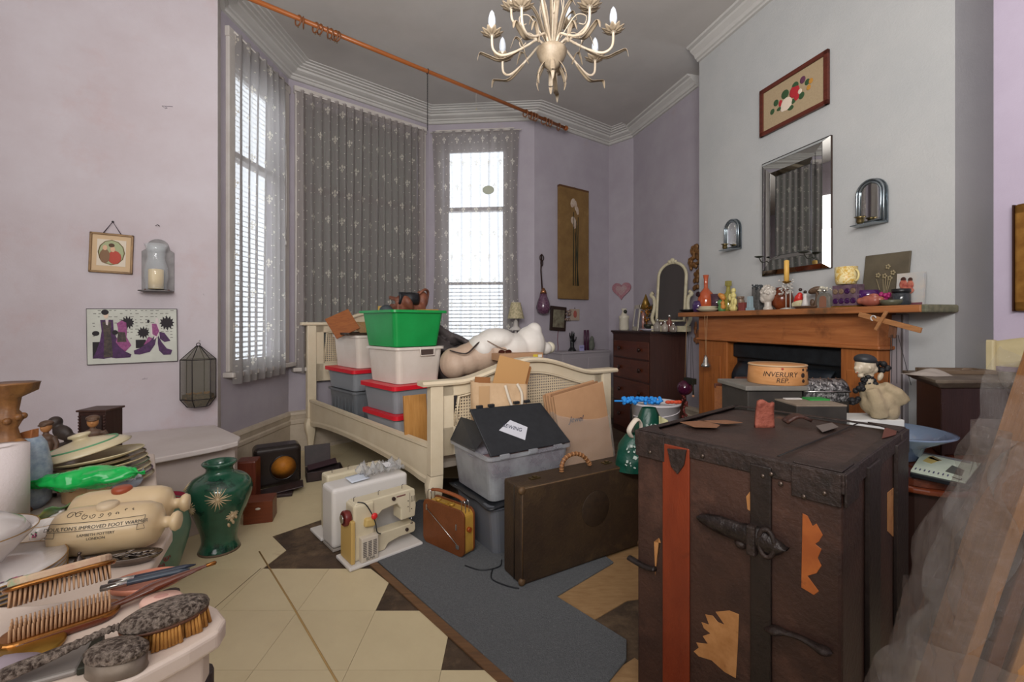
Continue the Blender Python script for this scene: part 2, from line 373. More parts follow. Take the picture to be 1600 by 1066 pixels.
# sheer curtains
def curtain_mat(name, tr, base, tlf=.45):
    m = bpy.data.materials.new(name); m.use_nodes = True; t = NT(m); N = t.N
    p = N['Principled BSDF']; out = N['Material Output']
    u, v, _ = t.xyz(t.uv())
    cx, cy = .17, .25
    fy = t.mth('FRACT', t.mth('MULTIPLY', v, 1/cy)); row = t.mth('FLOOR', t.mth('MULTIPLY', v, 1/cy))
    fx = t.mth('FRACT', t.mth('ADD', t.mth('MULTIPLY', u, 1/cx), t.mth('MULTIPLY', row, .5)))
    dots = t.blob(fx, fy, [(.1, .15, .035, .016), (.6, .2, .035, .016), (.12, .5, .035, .016), (.85, .45, .035, .016), (.15, .82, .035, .016), (.85, .78, .035, .016)])
    spr = t.blob(fx, fy, [(.5, .66, .04, .08), (.4, .63, .045, .045), (.6, .63, .045, .045), (.5, .54, .07, .035), (.5, .48, .025, .04)])
    spr = t.mth('MULTIPLY', spr, t.mth('GREATER_THAN', t.noise(120, 2, .5, t.uv()), .42))
    pat = t.mth('MAXIMUM', dots, spr)
    col = t.mix(pat, base, 'cfc8bc'); t.K.new(col, p.inputs['Base Color']); p.inputs['Roughness'].default_value = .9; p.inputs['Specular IOR Level'].default_value = .1
    tl = t.n('ShaderNodeBsdfTranslucent'); t.K.new(col, tl.inputs[0])
    m1 = t.n('ShaderNodeMixShader'); m1.inputs[0].default_value = tlf; t.K.new(p.outputs[0], m1.inputs[1]); t.K.new(tl.outputs[0], m1.inputs[2])
    tp = t.n('ShaderNodeBsdfTransparent'); tp.inputs[0].default_value = (1, 1, 1, 1)
    m2 = t.n('ShaderNodeMixShader'); lw_ = t.n('ShaderNodeLayerWeight'); lw_.inputs[0].default_value = .5; fc_ = t.mth('SUBTRACT', 1.0, t.mth('MULTIPLY', lw_.outputs['Facing'], 1.15), clamp=True); t.K.new(t.mth('MULTIPLY', t.mth('MULTIPLY', t.mth('SUBTRACT', 1.0, t.mth('MULTIPLY', pat, .8)), fc_), tr), m2.inputs[0]); t.K.new(m1.outputs[0], m2.inputs[1]); t.K.new(tp.outputs[0], m2.inputs[2])
    t.K.new(m2.outputs[0], out.inputs[0]); return m
cmL = curtain_mat('sheer_curtain', .22, 'a29d9b', .55); cmR = curtain_mat('sheer_curtain_thin', .30, '8f8988', .3); cmC = curtain_mat('sheer_curtain_dense', .4, 'a09896', .35)
def curtain(name, W, u0, u1, z0, z1, amp, nf, m, label, off=.10, gather=0.0, tail=0.0):
    r = T(name, label, 'curtain', W.at((u0+u1)/2, off, z0), W.rot)
    nu, nv = nf*8, 14; vs = []; uvs = []; w_ = u1-u0; ph = random.random()*6
    rnd = [random.random() for _ in range(nf+3)]
    for j in range(nv+1):
        v = j/nv
        for i in range(nu+1):
            u = i/nu; k = u*nf; q = int(k); a = amp*(.5+.9*(rnd[q]*(1-(k-q))+rnd[q+1]*(k-q)))*(1-.25*v)
            x = (u-.5)*w_*(1-gather*sin(PI*min(1, (1-v)*1.2))*.5)+.006*sin(9*u+v*3); y = a*sin(2*PI*k+ph+.5*sin(v*2.2+q))+.01*(1-v)
            z = v*(z1-z0)+(tail*(1-v)*u)
            vs.append((x, y, z)); uvs.append((u*w_*1.25, v*(z1-z0)))
    ww = nu+1
    mb = M().add(vs, [(j*ww+i, j*ww+i+1, (j+1)*ww+i+1, (j+1)*ww+i) for j in range(nv) for i in range(nu)], True); mb.uvs = uvs
    c = mb.build('fabric', m, r)
    M().cyl(.006, w_+.04, (-w_/2-.02, 0, z1-z0-.012), 8, rot=(0, PI/2, 0)).build('curtain_wire', trimw, r)
    return r
curtain('sheer_curtain', BL, .03, .70, .72, 3.17, .03, 7, cmL, 'sheer grey sprigged curtain over the leftmost bay window, beside the wall prints', off=.09)
curtain('sheer_curtain', BC, .05, 1.34, .70, 3.21, .026, 17, cmC, 'wide sheer grey sprigged curtain over the dark centre bay window behind the bed', off=.07)
curtain('sheer_curtain', BR, .06, 1.00, .70, 3.20, .016, 9, cmR, 'sheer grey sprigged curtain over the bright right-hand bay window', off=.09, gather=.10)
# cords hanging beside the windows
cw = T('blind_cord', 'white blind cord with a toggle hanging between the left and centre bay windows', 'cord', BL.pt(447, 380, .04))
cz = BL.pt(447, 225, .04)-BL.pt(447, 380, .04)
M().tube([(0, 0, 0), (0.004, 0, cz.z*.5), (0, 0, cz.z)], .003, 6).build('cord', trimw, cw); M().lathe([(.004, .02), (.01, 0), (.009, -.02), (.003, -.025)], 10).build('toggle', trimw, cw)
# hanging disc on the right window
hd = BR.pt(763, 297, .13); p = T('hanging_disc', 'small pale glass disc hanging before the right bay window', 'ornament', hd, BR.rot)
M().prism([(x, z) for x, z in circ(.062, 18, 0, 0, .045)], .006, 0, plane='xz').build('disc', mat('pale_green_glass', 'b4b8a4', .4, alpha=.85), p); M().tube([(0, 0, .04), (0, 0, .30)], .0015, 5).build('thread', trimw, p)
# ------------------------------------------------------------------ floor tiles
creamf = mat('cream_painted_floor', 'dacba6', .42, 0, 'd2c29e', 3.5, bump=.12, bscale=35, col3='b59c78', scale3=4.5, lo3=.62, hi3=.8)
creamf2 = mat('cream_painted_floor_b', 'd9caa5', .45, 0, 'd0c09c', 3.0, bump=.12, bscale=35, col3='a98f6c', scale3=5.5, lo3=.62, hi3=.8)
tanf = mat('tan_board_floor', 'a98860', .5, 0, '977550', 5, st=(3, 12, 3), bump=.15, bscale=30)
TS = .31; tx0 = -.544; ty0 = 1.815
def tile(poly, m, z=0.0, name='floor_tile'):
    return M().prism(poly, .003, -.003).build(name, m, floor)
def inside(pt, poly):
    r = False; n = len(poly)
    for i in range(n):
        (x1, y1), (x2, y2) = poly[i], poly[(i+1) % n]
        if (y1 > pt[1]) != (y2 > pt[1]) and pt[0] < (x2-x1)*(pt[1]-y1)/(y2-y1)+x1: r = not r
    return r
sqm = {}
g = .0006
hole = {(-3, 1), (-2, 1), (-3, 2), (-2, 2), (-1, 1)}
for i in range(-9, 9):
    for j in range(-8, 11):
        x = tx0+TS*i; y = ty0+TS*j
        cxm, cym = x+TS/2, y+TS/2
        if not inside((cxm, cym), OUT): continue
        edge = (cxm-.0)+(cym-1.455)  # side of the wooden strip
        if (i, j) in hole: continue
        if abs(cxm+.619+(cym-2.146)) < 0 : continue
        s_ = (x-tx0)/TS+(y-ty0)/TS
        si = i+j
        if si >= 0 and cym < 3.3 and (cxm > -.6): continue         # right of the zig-zag: carpet, tan boards
        if si >= 1 and cym < 2.7 : continue
        if y > 3.0 and cxm > .3: continue
        a, b, c_, d = x+g, y+g, x+TS-g, y+TS-g
        if si == -1 and cym < 2.2: poly = [(a, b), (c_, b), (c_, d-.115), (c_-.115, d), (a, d)]
        else: poly = [(a, b), (c_, b), (c_, d), (a, d)]
        key = (len(poly), (i*7+j*3) % 2)
        if key not in sqm:
            o = tile([(px-x, py-y) for px, py in poly], creamf if (i*7+j*3) % 2 else creamf2); sqm[key] = o; o.location = (x, y, 0)
        else:
            o = sqm[key].copy(); o.location = (x, y, 0); C.objects.link(o)
# partly covered boards around the bare patch near the sewing machines
def gp(*pts): return [tuple(gz(a, b)[:2]) for a, b in pts]
tile([(-1.474, 2.125), (-1.165, 2.125), (-1.14, 2.297), (-1.291, 2.448), (-1.118, 2.65), (-1.118, 2.745), (-1.474, 2.745)], creamf)
tile([(-1.116, 2.65), (-.80, 2.72), (-.62, 2.745), (-1.116, 2.745)], creamf)
tile([(.10, 1.93), (.319, 1.76), (.475, 1.88), (1.2, 2.05), (1.2, 2.5), (.40, 2.3)], tanf, name='tan_board')
tile([(.28, 1.46), (.36, 1.36), (.50, 1.47), (.42, 1.56)], tanf, name='tan_board')
tile([(.9, .8), (1.8, .8), (1.9, 1.6), (.9, 1.6)], creamf, name='floor_tile')
# fine board joints (raised tape line and cracks), wooden edging strip and carpet
tp = T('floor_tape_line', None, None); bpy.data.objects.remove(tp)
q0, q1 = gz(405, 862), gz(530, 1072)
M().tube([(q0.x, q0.y, .001), ((q0.x+q1.x)/2+.004, (q0.y+q1.y)/2, .001), (q1.x, q1.y, .001)], .0035, 6, flat=.4).build('seam', mat('seam_filler', 'b3935f', .7), floor)
q0, q1 = gz(330, 955), gz(408, 888)
M().tube([(q0.x, q0.y, .0005), (q1.x, q1.y, .0005)], .0014, 5, flat=.4).build('seam', mat('seam_crack', '5d4b34', .8), floor)
s0, s1 = Vector((-.80, 2.346)), Vector((.07, 1.377)); d = (s1-s0).normalized(); n = Vector((d.y, -d.x))
strip = M().prism([tuple(s0-n*0), tuple(s0+n*.035), tuple(s1+n*.035), tuple(s1)][::1], .006, 0)
strip.build('floor_edging_strip', wood('edge_strip', '7d5b3d', '5e4430', ax=0))
tag(bpy.data.objects['floor_edging_strip'], 'narrow brown wooden strip along the left edge of the grey carpet runner', 'strip')
cp = [(.085, 1.36), (.30, 1.44), (.388, 1.543), (.413, 1.639), (.185, 1.90), (.485, 2.169), (.30, 2.55), (-.2, 2.98), (-.60, 2.93), (-.72, 2.45), (-.79, 2.345)]
carp = mat('grey_carpet', '7c7f82', .95, 0, '65686c', 160, .3, .7, bump=1.0, bscale=260, col3='8a8c8c', scale3=70, lo3=.62, hi3=.7)
tag(M().prism(cp, .009, 0).build('carpet_runner', carp, bevel=.003), 'long grey ribbed carpet runner with a notched right side under the suitcase', 'carpet')
# ------------------------------------------------------------------ shared organic builder: ellipsoids fused into one skin
def fuse(mb, name, m, parent, vox=.004, it=6, rot=None, loc=None, fac=.5):
    o = mb.build(name, m, parent, loc, rot)
    r = o.modifiers.new('remesh', 'REMESH'); r.mode = 'VOXEL'; r.voxel_size = vox; r.use_smooth_shade = True
    s = o.modifiers.new('smooth', 'SMOOTH'); s.iterations = it; s.factor = fac
    return o
# ------------------------------------------------------------------ double bed, foot towards the camera
cream = mat('cream_bed_paint', 'd8cab0', .5, 0, 'cfbfa3', 6, bump=.06, bscale=60, col3='b5a182', scale3=14, lo3=.68, hi3=.76)
HL = Vector((-1.83, 4.055, 0)); hd_ = Vector((.7475, .6643, 0)); HRr = HL+hd_*1.30
FL = Vector((-.46, 2.518, 0)); fd_ = Vector((.847, .531, 0)); FRr = FL+fd_*1.35
BO = (HL+FL)/2; BO.z = 0
bed = T('double_bed', 'cream painted double bed with cane panels, loaded with storage boxes', 'bed', BO)
def cane_mat():
    m = bpy.data.materials.new('woven_cane'); m.use_nodes = True; t = NT(m); p = t.N['Principled BSDF']
    x, y, z = t.xyz(t.obj())
    fx = t.mth('FRACT', t.mth('MULTIPLY', x, 58)); fz = t.mth('FRACT', t.mth('MULTIPLY', z, 58))
    h = t.blob(fx, fz, [(.5, .5, .30, .30)])
    p.inputs['Base Color'].default_value = (*lin('cdbb9d'), 1); p.inputs['Roughness'].default_value = .7
    t.K.new(t.mth('SUBTRACT', 1.0, h), p.inputs['Alpha']); return m
cane = cane_mat()
def board(P, d, L, zend, peak, zlow, capname, legz=0.0, dirn=-1, par=None, tk=.045, pw=.075):
    """a head or foot board: posts, arched cap, frame and cane panels, in its own frame"""
    X = Matrix.Translation(P-BO) @ Matrix.Rotation(math.atan2(d.y, d.x), 4, 'Z')
    root = bpy.data.objects.new(capname, None); C.objects.link(root); root.parent = bed; root.matrix_local = X
    def zt(u):      # underside of the cap
        e = .13
        if u < e or u > 1-e: return zend
        s = (u-e)/(1-2*e); return zend+(peak-zend)*(.5-.5*cos(2*PI*s))**.8
    N = 40
    # cap
    mb = M(); vs = []
    for i in range(N+1):
        u = i/N; x = -.05+(L+.10)*u; z = zt(min(1, max(0, (x)/L)))
        for (yy, zz) in ((-.045, 0), (-.05, .012), (-.04, .026), (.04, .026), (.05, .012), (.045, 0)): vs.append((x, yy, z+zz))
    k = 6; fs = [(i*k+j, (i+1)*k+j, (i+1)*k+(j+1) % k, i*k+(j+1) % k) for i in range(N) for j in range(k)]+[tuple(range(k)), tuple(N*k+j for j in range(k))[::-1]]
    mb.add(vs, [f[::-1] for f in fs]).build('cap', cream, root)
    # posts with cabriole feet
    for sx in (0, 1):
        x0 = pw/2 if sx == 0 else L-pw/2; s_ = -1 if sx == 0 else 1
        mb = M(); mb.box(pw, .06, zend-.30, (x0, 0, .30)); lg = mb.build('post', cream, root, bevel=.004)
        prof = []
        mb = M(); vs = []; rows = [(.30, pw/2, 0), (.25, pw/2*1.12, .012), (.20, pw/2*1.05, .012), (.12, pw/2*.72, .004), (.05, pw/2*.55, .006), (.02, pw/2*.62, .014), (0, pw/2*.6, .016)]
        for (z, r, o_) in rows:
            for a, b in ((-1, -1), (1, -1), (1, 1), (-1, 1)): vs.append((x0+a*r+s_*o_, b*r*.8+dirn*o_*.6, z))
        fs = [(j*4+i, (j+1)*4+i, (j+1)*4+(i+1) % 4, j*4+(i+1) % 4) for j in range(len(rows)-1) for i in range(4)]+[(24, 27, 26, 25)]
        mb.add(vs, [f for f in fs], True).build('leg', cream, root, bevel=.004)
    # frame around the cane
    xs0, xs1 = pw, L-pw; z0 = zlow; mb = M()
    mb.box(xs1-xs0, .03, .16, ((xs0+xs1)/2, 0, z0)); mb.box(.07, .03, zend-z0, (xs0+.035, 0, z0)); mb.box(.07, .03, zend-z0, (xs1-.035, 0, z0))
    mid = []
    for k in range(2):
        mb.box(.05, .03, .02, (L/2, 0, z0))
    P_ = [(xs0, zend-.10)]; n_ = 24
    top = [(xs0+(xs1-xs0)*i/n_, zt((xs0+(xs1-xs0)*i/n_)/L)+.004) for i in range(n_+1)]
    bot = [(x, min(z-.07, zend-.06+(z-zend)*.93)) for x, z in top]
    vs = [(x, -.015, z) for x, z in bot]+[(x, -.015, z) for x, z in top]+[(x, .015, z) for x, z in bot]+[(x, .015, z) for x, z in top]
    q = n_+1; fs = []
    for i in range(n_):
        fs += [(i, i+1, q+i+1, q+i), (2*q+i+1, 2*q+i, 3*q+i, 3*q+i+1), (i+1, i, 2*q+i, 2*q+i+1)]
    mb.add(vs, fs)
    mb.build('panel_frame', cream, root, bevel=.003)
    # moulding line beside the cane
    pts = [(xs0+.075, -.018, z0+.165)]+[(x, -.018, z-.006) for x, z in bot if xs0+.07 < x < xs1-.07]+[(xs1-.075, -.018, z0+.165)]
    M().tube(pts, .006, 6, closed=True).build('moulding', cream, root)
    pts2 = [(x, z) for x, z in bot if xs0+.05 < x < xs1-.05]
    poly = [(xs0+.06, z0+.15), (xs1-.06, z0+.15)]+pts2[::-1]
    M().prism(poly, .004, 0, plane='xz').build('cane_panel', cane, root)
    return root
foot = board(FL, fd_, 1.35, .80, .905, .40, 'footboard')
head = board(HL, hd_, 1.30, 1.125, 1.24, .62, 'headboard', dirn=-1)
def rail(P, Q, side, name='side_rail'):
    d = (Q-P); L = d.length; X = Matrix.Translation(P-BO) @ Matrix.Rotation(math.atan2(d.y, d.x), 4, 'Z')
    N = 30; vs = []
    def zb(u): return .235+.05*sin(PI*min(1, max(0, (u-.06)/.88)))**.6-.0*u
    prof = lambda u: [(-.012, zb(u)), (-.016, zb(u)+.03), (-.012, zb(u)+.045), (-.012, .44), (-.02, .448), (-.02, .466), (.012, .47), (.012, zb(u))]
    for i in range(N+1):
        for (y, z) in prof(i/N): vs.append((L*i/N, side*y, z))
    k = 8; fs = [(i*k+j, i*k+(j+1) % k, (i+1)*k+(j+1) % k, (i+1)*k+j) for i in range(N) for j in range(k)]+[tuple(range(k))[::-1], tuple(N*k+j for j in range(k))]
    if side < 0: fs = [f[::-1] for f in fs]
    o = M().add(vs, fs).build(name, cream, bed); o.matrix_local = X
rail(HL+hd_*.03, FL+fd_*.03, 1); rail(HRr-hd_*.03, FRr-fd_*.03, -1)
pl = [HL+hd_*.05, HRr-hd_*.05, FRr-fd_*.05, FL+fd_*.05]; pl = [p-BO for p in pl]
M().prism([(p.x, p.y) for p in pl[::-1]], .03, .33).build('bed_base', mat('bed_base_cloth', '8f867a', .9, 0, '857b6f', 8), bed)
# ------------------------------------------------------------------ storage boxes on the bed
def plastic(n, c, a=1.0, r=.35, c2=None): return mat(n, c, r, 0, c2, 9, alpha=a)
clearp = plastic('clear_plastic', 'c9c9cc', .45); clearcold = plastic('clear_plastic_grey', 'a9adb3', .5)
redlid = plastic('red_lid', 'd01c2c'); whitebin = mat('milky_plastic', 'dcd2c8', .4, 0, 'd2c6ba', 4, alpha=1.0); greenp = mat('green_plastic', '17984a', .38, 0, '128a40', 4, col3='7fd09a', scale3=3, lo3=.7, hi3=.85)
greyp = plastic('grey_plastic', '6f7276', c2='666a6e'); blackp = mat('black_plastic', '1f2125', .4, 0, '26282c', 30)
def bin_box(name, label, N, ang, w, l, z0, z1, m, cat='box', taper=.9, rimw=.012, lidm=None, group=None, handle=False, fill=None, ribs=0, hollow=True):
    """near corner N; local x = to the right along the face, local y = away; open tub with a rim"""
    c, s = cos(ang), sin(ang); ctr = Vector((N.x+c*w/2-s*l/2, N.y+s*w/2+c*l/2, z0)); h = z1-z0
    r = T(name, label, cat, ctr, ang, group)
    R = .035
    def ring(sc, z, inset=0.0): return [(x, y, z) for x, y in rr(w*sc-inset*2, l*sc-inset*2, R, 4)]
    A = ring(taper, 0); B = ring(1, h*.97); k = len(A); t = .004
    Ai = ring(taper, .006, t); Bi = ring(1, h*.97, t)
    vs = A+B+Bi+Ai; fs = [tuple(range(k))[::-1]]
    for a in range(3): fs += [(a*k+i, a*k+(i+1) % k, (a+1)*k+(i+1) % k, (a+1)*k+i) for i in range(k)]
    fs += [tuple(3*k+i for i in range(k))]
    M().add(vs, fs).build('tub', m, r)
    o1 = ring(1, h*.93, -rimw); o2 = ring(1, h, -rimw); o3 = ring(1, h, .002); o4 = ring(1, h*.93, .0)
    vs = o1+o2+o3+o4; fs = []
    for a in range(4): fs += [(a*k+i, a*k+(i+1) % k, ((a+1) % 4)*k+(i+1) % k, ((a+1) % 4)*k+i) for i in range(k)]
    M().add(vs, fs).build('rim', lidm or m, r)
    if lidm:
        P = ring(1, h, -rimw-.006); P2 = ring(1, h-.028, -rimw-.006); Q = ring(1, h+.004, .02); Q2 = ring(1, h-.004, .03)
        vs = P2+P+Q; fs = []
        for a in range(2): fs += [(a*k+i, a*k+(i+1) % k, (a+1)*k+(i+1) % k, (a+1)*k+i) for i in range(k)]
        fs.append(tuple(2*k+i for i in range(k))); M().add(vs, fs).build('lid', lidm, r)
    if handle:
        M().box(.10, .006, .035, (w*.12, -l/2-.004, h*.78)).build('handle_slot', mat('dark_slot', '4a3a34', .8), r, bevel=.003)
        M().tube([(w*.12+x, -l/2-.010, h*.78+z) for x, z in ((-.06, .05), (-.055, -.005), (.055, -.005), (.06, .05))], .005, 6).build('handle', m, r)
    if ribs:
        mb = M()
        for i in range(ribs):
            x = -w/2*.8+w*.8*i/(ribs-1); mb.box(.006, .006, h*.7, (x, -l/2*taper-.004-(1-taper)*l*.2, h*.12))
            y = -l/2*.8+l*.8*i/(ribs-1); mb.box(.006, .006, h*.7, (-w/2*taper-.004-(1-taper)*w*.2, y, h*.12))
        mb.build('ribs', m, r)
    if fill:
        rnd = random.Random(len(label)); mb = M()
        zz = .008
        while zz < h*fill[1]:
            t_ = .012+rnd.random()*.025; mb.m = rnd.randrange(len(fill[0]))
            kx = taper+(1-taper)*zz/h-.06; mb.box(w*kx*(.9+.1*rnd.random()), l*kx*(.9+.1*rnd.random()), t_, (0, 0, zz), rot=None); zz += t_+.002
        mb.build('contents', fill[0], r, bevel=.003)['kind'] = 'stuff'
    return r
clothA = mat('grey_paper', '8a8684', .8, 0, '6f6c6a', 10); clothB = mat('pale_paper', 'c0b8ac', .8); clothC = mat('dark_cloth', '4a4a50', .9); clothD = mat('yellow_card', 'c9a95a', .8); clothE = mat('pink_cloth', 'a98a90', .9)
ba = math.atan2(.6, .8); N1 = Vector((-.763, 3.03, 0)); N2 = Vector((-1.232, 3.561, 0)); ra = ba+.12
bin_box('storage_box', 'clear box with red lid at the bottom of the front stack on the bed', N1+Vector((.00, -.03, 0)), ra, .40, .46, .362, .53, clearp, lidm=redlid, fill=([clothB, clothD, clothA, clothB], .85))
bin_box('storage_box', 'clear box with red lid directly under the cream tub in the front stack', N1+Vector((-.01, -.03, 0)), ra, .42, .47, .536, .725, clearcold, lidm=redlid, fill=([clothA, clothC, clothE], .8))
bin_box('storage_box', 'cream plastic tub with a cut-out handle, under the green crate', N1, ra, .37, .44, .732, .98, whitebin, handle=True)
gc = bin_box('storage_crate', 'bright green plastic crate filled with bags, top of the front stack', N1+Vector((-.015, -.02, 0)), ra, .40, .48, .984, 1.235, greenp, taper=.86, rimw=.022, fill=([clothB, clothC], .7))
bin_box('storage_crate', 'dark grey slotted crate at the bottom of the rear stack by the headboard', N2, ra, .36, .50, .362, .60, greyp, ribs=7, fill=([clothA, clothC], .9))
bin_box('storage_box', 'clear box with red lid standing on the dark grey crate by the headboard', N2+Vector((0, -.01, 0)), ra, .37, .54, .604, .775, clearcold, lidm=redlid, fill=([clothA, clothC], .8))
wb = bin_box('storage_box', 'milky white tub topped with picture frames, rear stack by the headboard', N2+Vector((.01, .03, 0)), ra, .34, .46, .782, 1.045, whitebin)
# leaning board and frames
p = T('wooden_board', 'narrow pine board leaning on the red-lidded boxes behind the footboard', 'board', (-.585, 2.80, .362), ba)
M().box(.15, .018, .34, (0, 0, 0)).build('board', wood('pine_board', 'c08c4e', 'a87438', ax=2), p, rot=(-.10, 0, 0), bevel=.002)
zt = 1.05; c0 = Vector((-1.40, 3.86, zt))
p = T('picture_frame', 'orange-brown wooden panel tipped up on the milky white tub', 'frame', (-1.33, 3.70, zt+.03), ra-.2, rot=(0, 0, ra-.25))
M().box(.20, .012, .20, (0, 0, -.02), rot=(-.5, -.45, 0)).build('panel', wood('orange_panel', '9a5a28', '83461c', ax=0), p, bevel=.002)
p = T('picture_frame', 'dark picture frame lying flat on the milky white tub', 'frame', (-1.26, 3.78, zt), ra)
mb = M(); [mb.box(*a) for a in ((.30, .03, .018, (0, -.13, 0)), (.30, .03, .018, (0, .13, 0)), (.03, .29, .018, (-.15, 0, 0)), (.03, .29, .018, (.15, 0, 0)))]
mb.build('frame', wood('dark_frame', '3c2a1c', '2a1c12'), p, bevel=.003); M().box(.27, .23, .006, (0, 0, .002)).build('back', mat('frame_back', '8a6f50', .8), p)
p = T('wooden_tray', 'pale wooden tray propped behind the green crate on the milky tub', 'tray', (-1.17, 3.86, zt+.022), ra)
mb = M(); mb.box(.26, .20, .01, (0, 0, 0)); mb.box(.26, .012, .06, (0, -.1, 0)); mb.box(.26, .012, .06, (0, .1, 0)); mb.box(.012, .2, .06, (-.13, 0, 0)); mb.box(.012, .2, .06, (.13, 0, 0)); mb.build('tray', wood('pale_tray', 'b8966a', '9f7d52'), p, rot=(.25, 0, 0), bevel=.002)
p = T('blue_packet', 'small blue packet wedged beside the green crate', 'packet', (-.99, 3.60, zt), ra); M().box(.07, .04, .075, (0, 0, 0)).build('packet', mat('blue_card', '3f74b8', .6), p, bevel=.004)
# contents of the green crate
gct = Vector((-.74, 3.27, 1.19))
p = T('leather_bag', 'brown leather bag with black lining slumped on the green crate', 'bag', gct+Vector((-.02, .05, 0)), ra); p.scale = (1.25, 1.2, 1.25)
mb = M(); rnd = random.Random(3); mb.box(.19, .10, .075, (0, 0, 0)); mb.box(.20, .09, .02, (0, .01, .085), rot=(.2, .1, 0))
for i in range(6): mb.ell((rnd.uniform(-.07, .07), rnd.uniform(-.04, .04), .03+rnd.uniform(0, .05)), (rnd.uniform(.05, .07), .05, rnd.uniform(.02, .035)), rot=(rnd.random(), rnd.random(), rnd.random()))
mb.ell((.09, 0, .10), (.04, .05, .06)); fuse(mb, 'body', mat('tan_leather', '7d4a34', .55, 0, '5f3526', 20, bump=.4, bscale=40), p, .006, 3)
M().grid(lambda u, v: (-.085+.13*u, -.055-.012*sin(PI*v)+.01*sin(7*u), .07+.07*v), 8, 5, .01).build('lining', mat('black_leather', '17171b', .4), p)
M().tube(spline([(.04, -.03, .12), (.08, -.05, .16), (.125, -.02, .15), (.13, 0, .09)]), .008, 6).build('strap', mat('tan_leather'), p)
p = T('box', 'yellow cardboard box poking out of the green crate', 'box', gct+Vector((-.16, .10, -.02)), ra+.1); M().box(.15, .10, .10, (0, 0, 0)).build('box', mat('yellow_box', 'c9a352', .7, 0, 'b08a60', 12), p, bevel=.002)
p = T('ball', 'dark grey rubber ball in the green crate', 'ball', gct+Vector((-.145, -.07, .015)), 0); M().ell((0, 0, .02), .05, 20, 12).build('ball', mat('grey_rubber', '3a4044', .5), p)
p = T('box', 'flattened ochre carton under the brown leather bag in the green crate', 'box', gct+Vector((.13, .02, .0)), ra); M().box(.11, .12, .055, (0, 0, 0)).build('box', mat('ochre_card', '9d7c45', .8), p, bevel=.002)
# dark garments behind the green crate
p = T('garment_pile', 'heap of dark grey garments behind the green crate on the bed', 'clothes', (-.44, 3.72, .36), .3)
def lump(nm, mt, par, w, d, h, seed, amp=.06, freq=3.0, nu=30, nv=24, wr=.012):
    def f(u, v):
        x = (u-.5)*w; y = (v-.5)*d; r = min(1, math.hypot(2*(u-.5), 2*(v-.5))); z = h*max(0, 1-r**2.2)
        n1 = noise.noise(Vector((x*freq+seed, y*freq, seed))); n2 = abs(noise.noise(Vector((x*freq*3, y*freq*4+seed, 1.3))))
        return (x+.02*n1, y, max(0, z*(1+.5*n1)+wr*3*n2*(1-r)))
    return M().grid(f, nu, nv, 0).build(nm, mt, par)
mb = M(); rn = random.Random(12)
for i in range(44):
    f = rn.random(); x = -.16+.50*f; z = (.76-.42*f**1.3)*rn.uniform(.35, 1.0); mb.ell((x, rn.uniform(-.16, .16), z), (rn.uniform(.10, .17), .05+.05*rn.random(), rn.uniform(.02, .045)), 12, 7, rot=(rn.uniform(-.5, .5), .35+.5*rn.random(), rn.uniform(-.6, .6)))
mb.ell((.05, 0, .25), (.30, .2, .27), 16, 10, rot=(0, .5, 0)); fuse(mb, 'garments', mat('dark_garment', '3a3434', .7, 0, '5a5150', 8, bump=.3, bscale=30), p, .011, 2)
p = T('bedding_bundle', 'pale bedding bundled under the shop dress form at the foot of the bed', 'bedding', (.0, 3.12, .36), fd_.to_track_quat('X', 'Z').to_euler().z)
lump('bedding', mat('pale_bedding', 'b9ad9d', .9, 0, 'a99c8c', 6), p, 1.0, .5, .42, 2.0, nu=40)
# dress form lying on its back
k = 3.1/FP
p = T('dress_form', 'cream and flesh-toned dress form lying on its back behind the footboard', 'mannequin', at(760, 575, 3.12), 0.35)
mb = M()
def E_(px, py, rx, rz, ry=.11, dy=0, rot=None): mb.ell(((px-760)*k, dy, (575-py)*k), (rx*k, ry, rz*k), 16, 12, rot=rot)
E_(708, 566, 22, 24, .12); E_(730, 560, 28, 24, .12, rot=(0, -.4, 0)); E_(752, 553, 30, 28, .13, rot=(0, -.5, 0)); E_(780, 550, 32, 28, .13)
flesh = mat('dress_form_flesh', 'bfa793', .6, 0, 'ae9480', 6)
fuse(mb, 'torso', flesh, p, .008, 8)
mb = M(); E_(775, 532, 32, 19, .13); E_(800, 545, 40, 24, .12); E_(832, 540, 26, 30, .11); E_(838, 522, 14, 18, .07, rot=(0, .3, 0)); E_(858, 547, 14, 11, .05); E_(750, 545, 20, 22, .12, rot=(0, -.5, 0))
fuse(mb, 'white_cover', mat('white_form', 'dbd6cf', .5, 0, 'd0cac2', 4), p, .008, 8, loc=(0, -.015, .004))
M().tube(spline([((697-760)*k, -.10, (575-545)*k), ((712-760)*k, -.14, (575-549)*k), ((722-760)*k, -.145, (575-548)*k), ((735-760)*k, -.12, (575-538)*k), ((745-760)*k, -.08, (575-531)*k)]), .011, 6, flat=.4).build('strap', mat('dark_strap', '2e211c', .5), p)
M().tube(spline([((752-760)*k, -.135, (575-531)*k), ((770-760)*k, -.145, (575-541)*k), ((784-760)*k, -.13, (575-546)*k)]), .003, 6).build('seam', mat('seam_brown', '7a6150', .7), p)
M().ell(((869-760)*k, 0, (575-545)*k), (9.5*k,)*3, 16, 12).build('neck_knob', mat('cream_knob', 'd6cfba', .4), p)
M().cyl(8*k, 14*k, ((852-760)*k, 0, (575-547)*k), 14, rot=(0, PI/2, 0)).build('neck_block', mat('cream_knob'), p)
b0 = at(815, 558, 2.98)
p = T('cardboard_box', 'shallow cardboard box with a yellow label lying along the footboard', 'box', b0-Vector((0, 0, .02)), .53)
crd = mat('cardboard', 'b08a6a', .85, 0, 'a27c5c', 6, bump=.05)
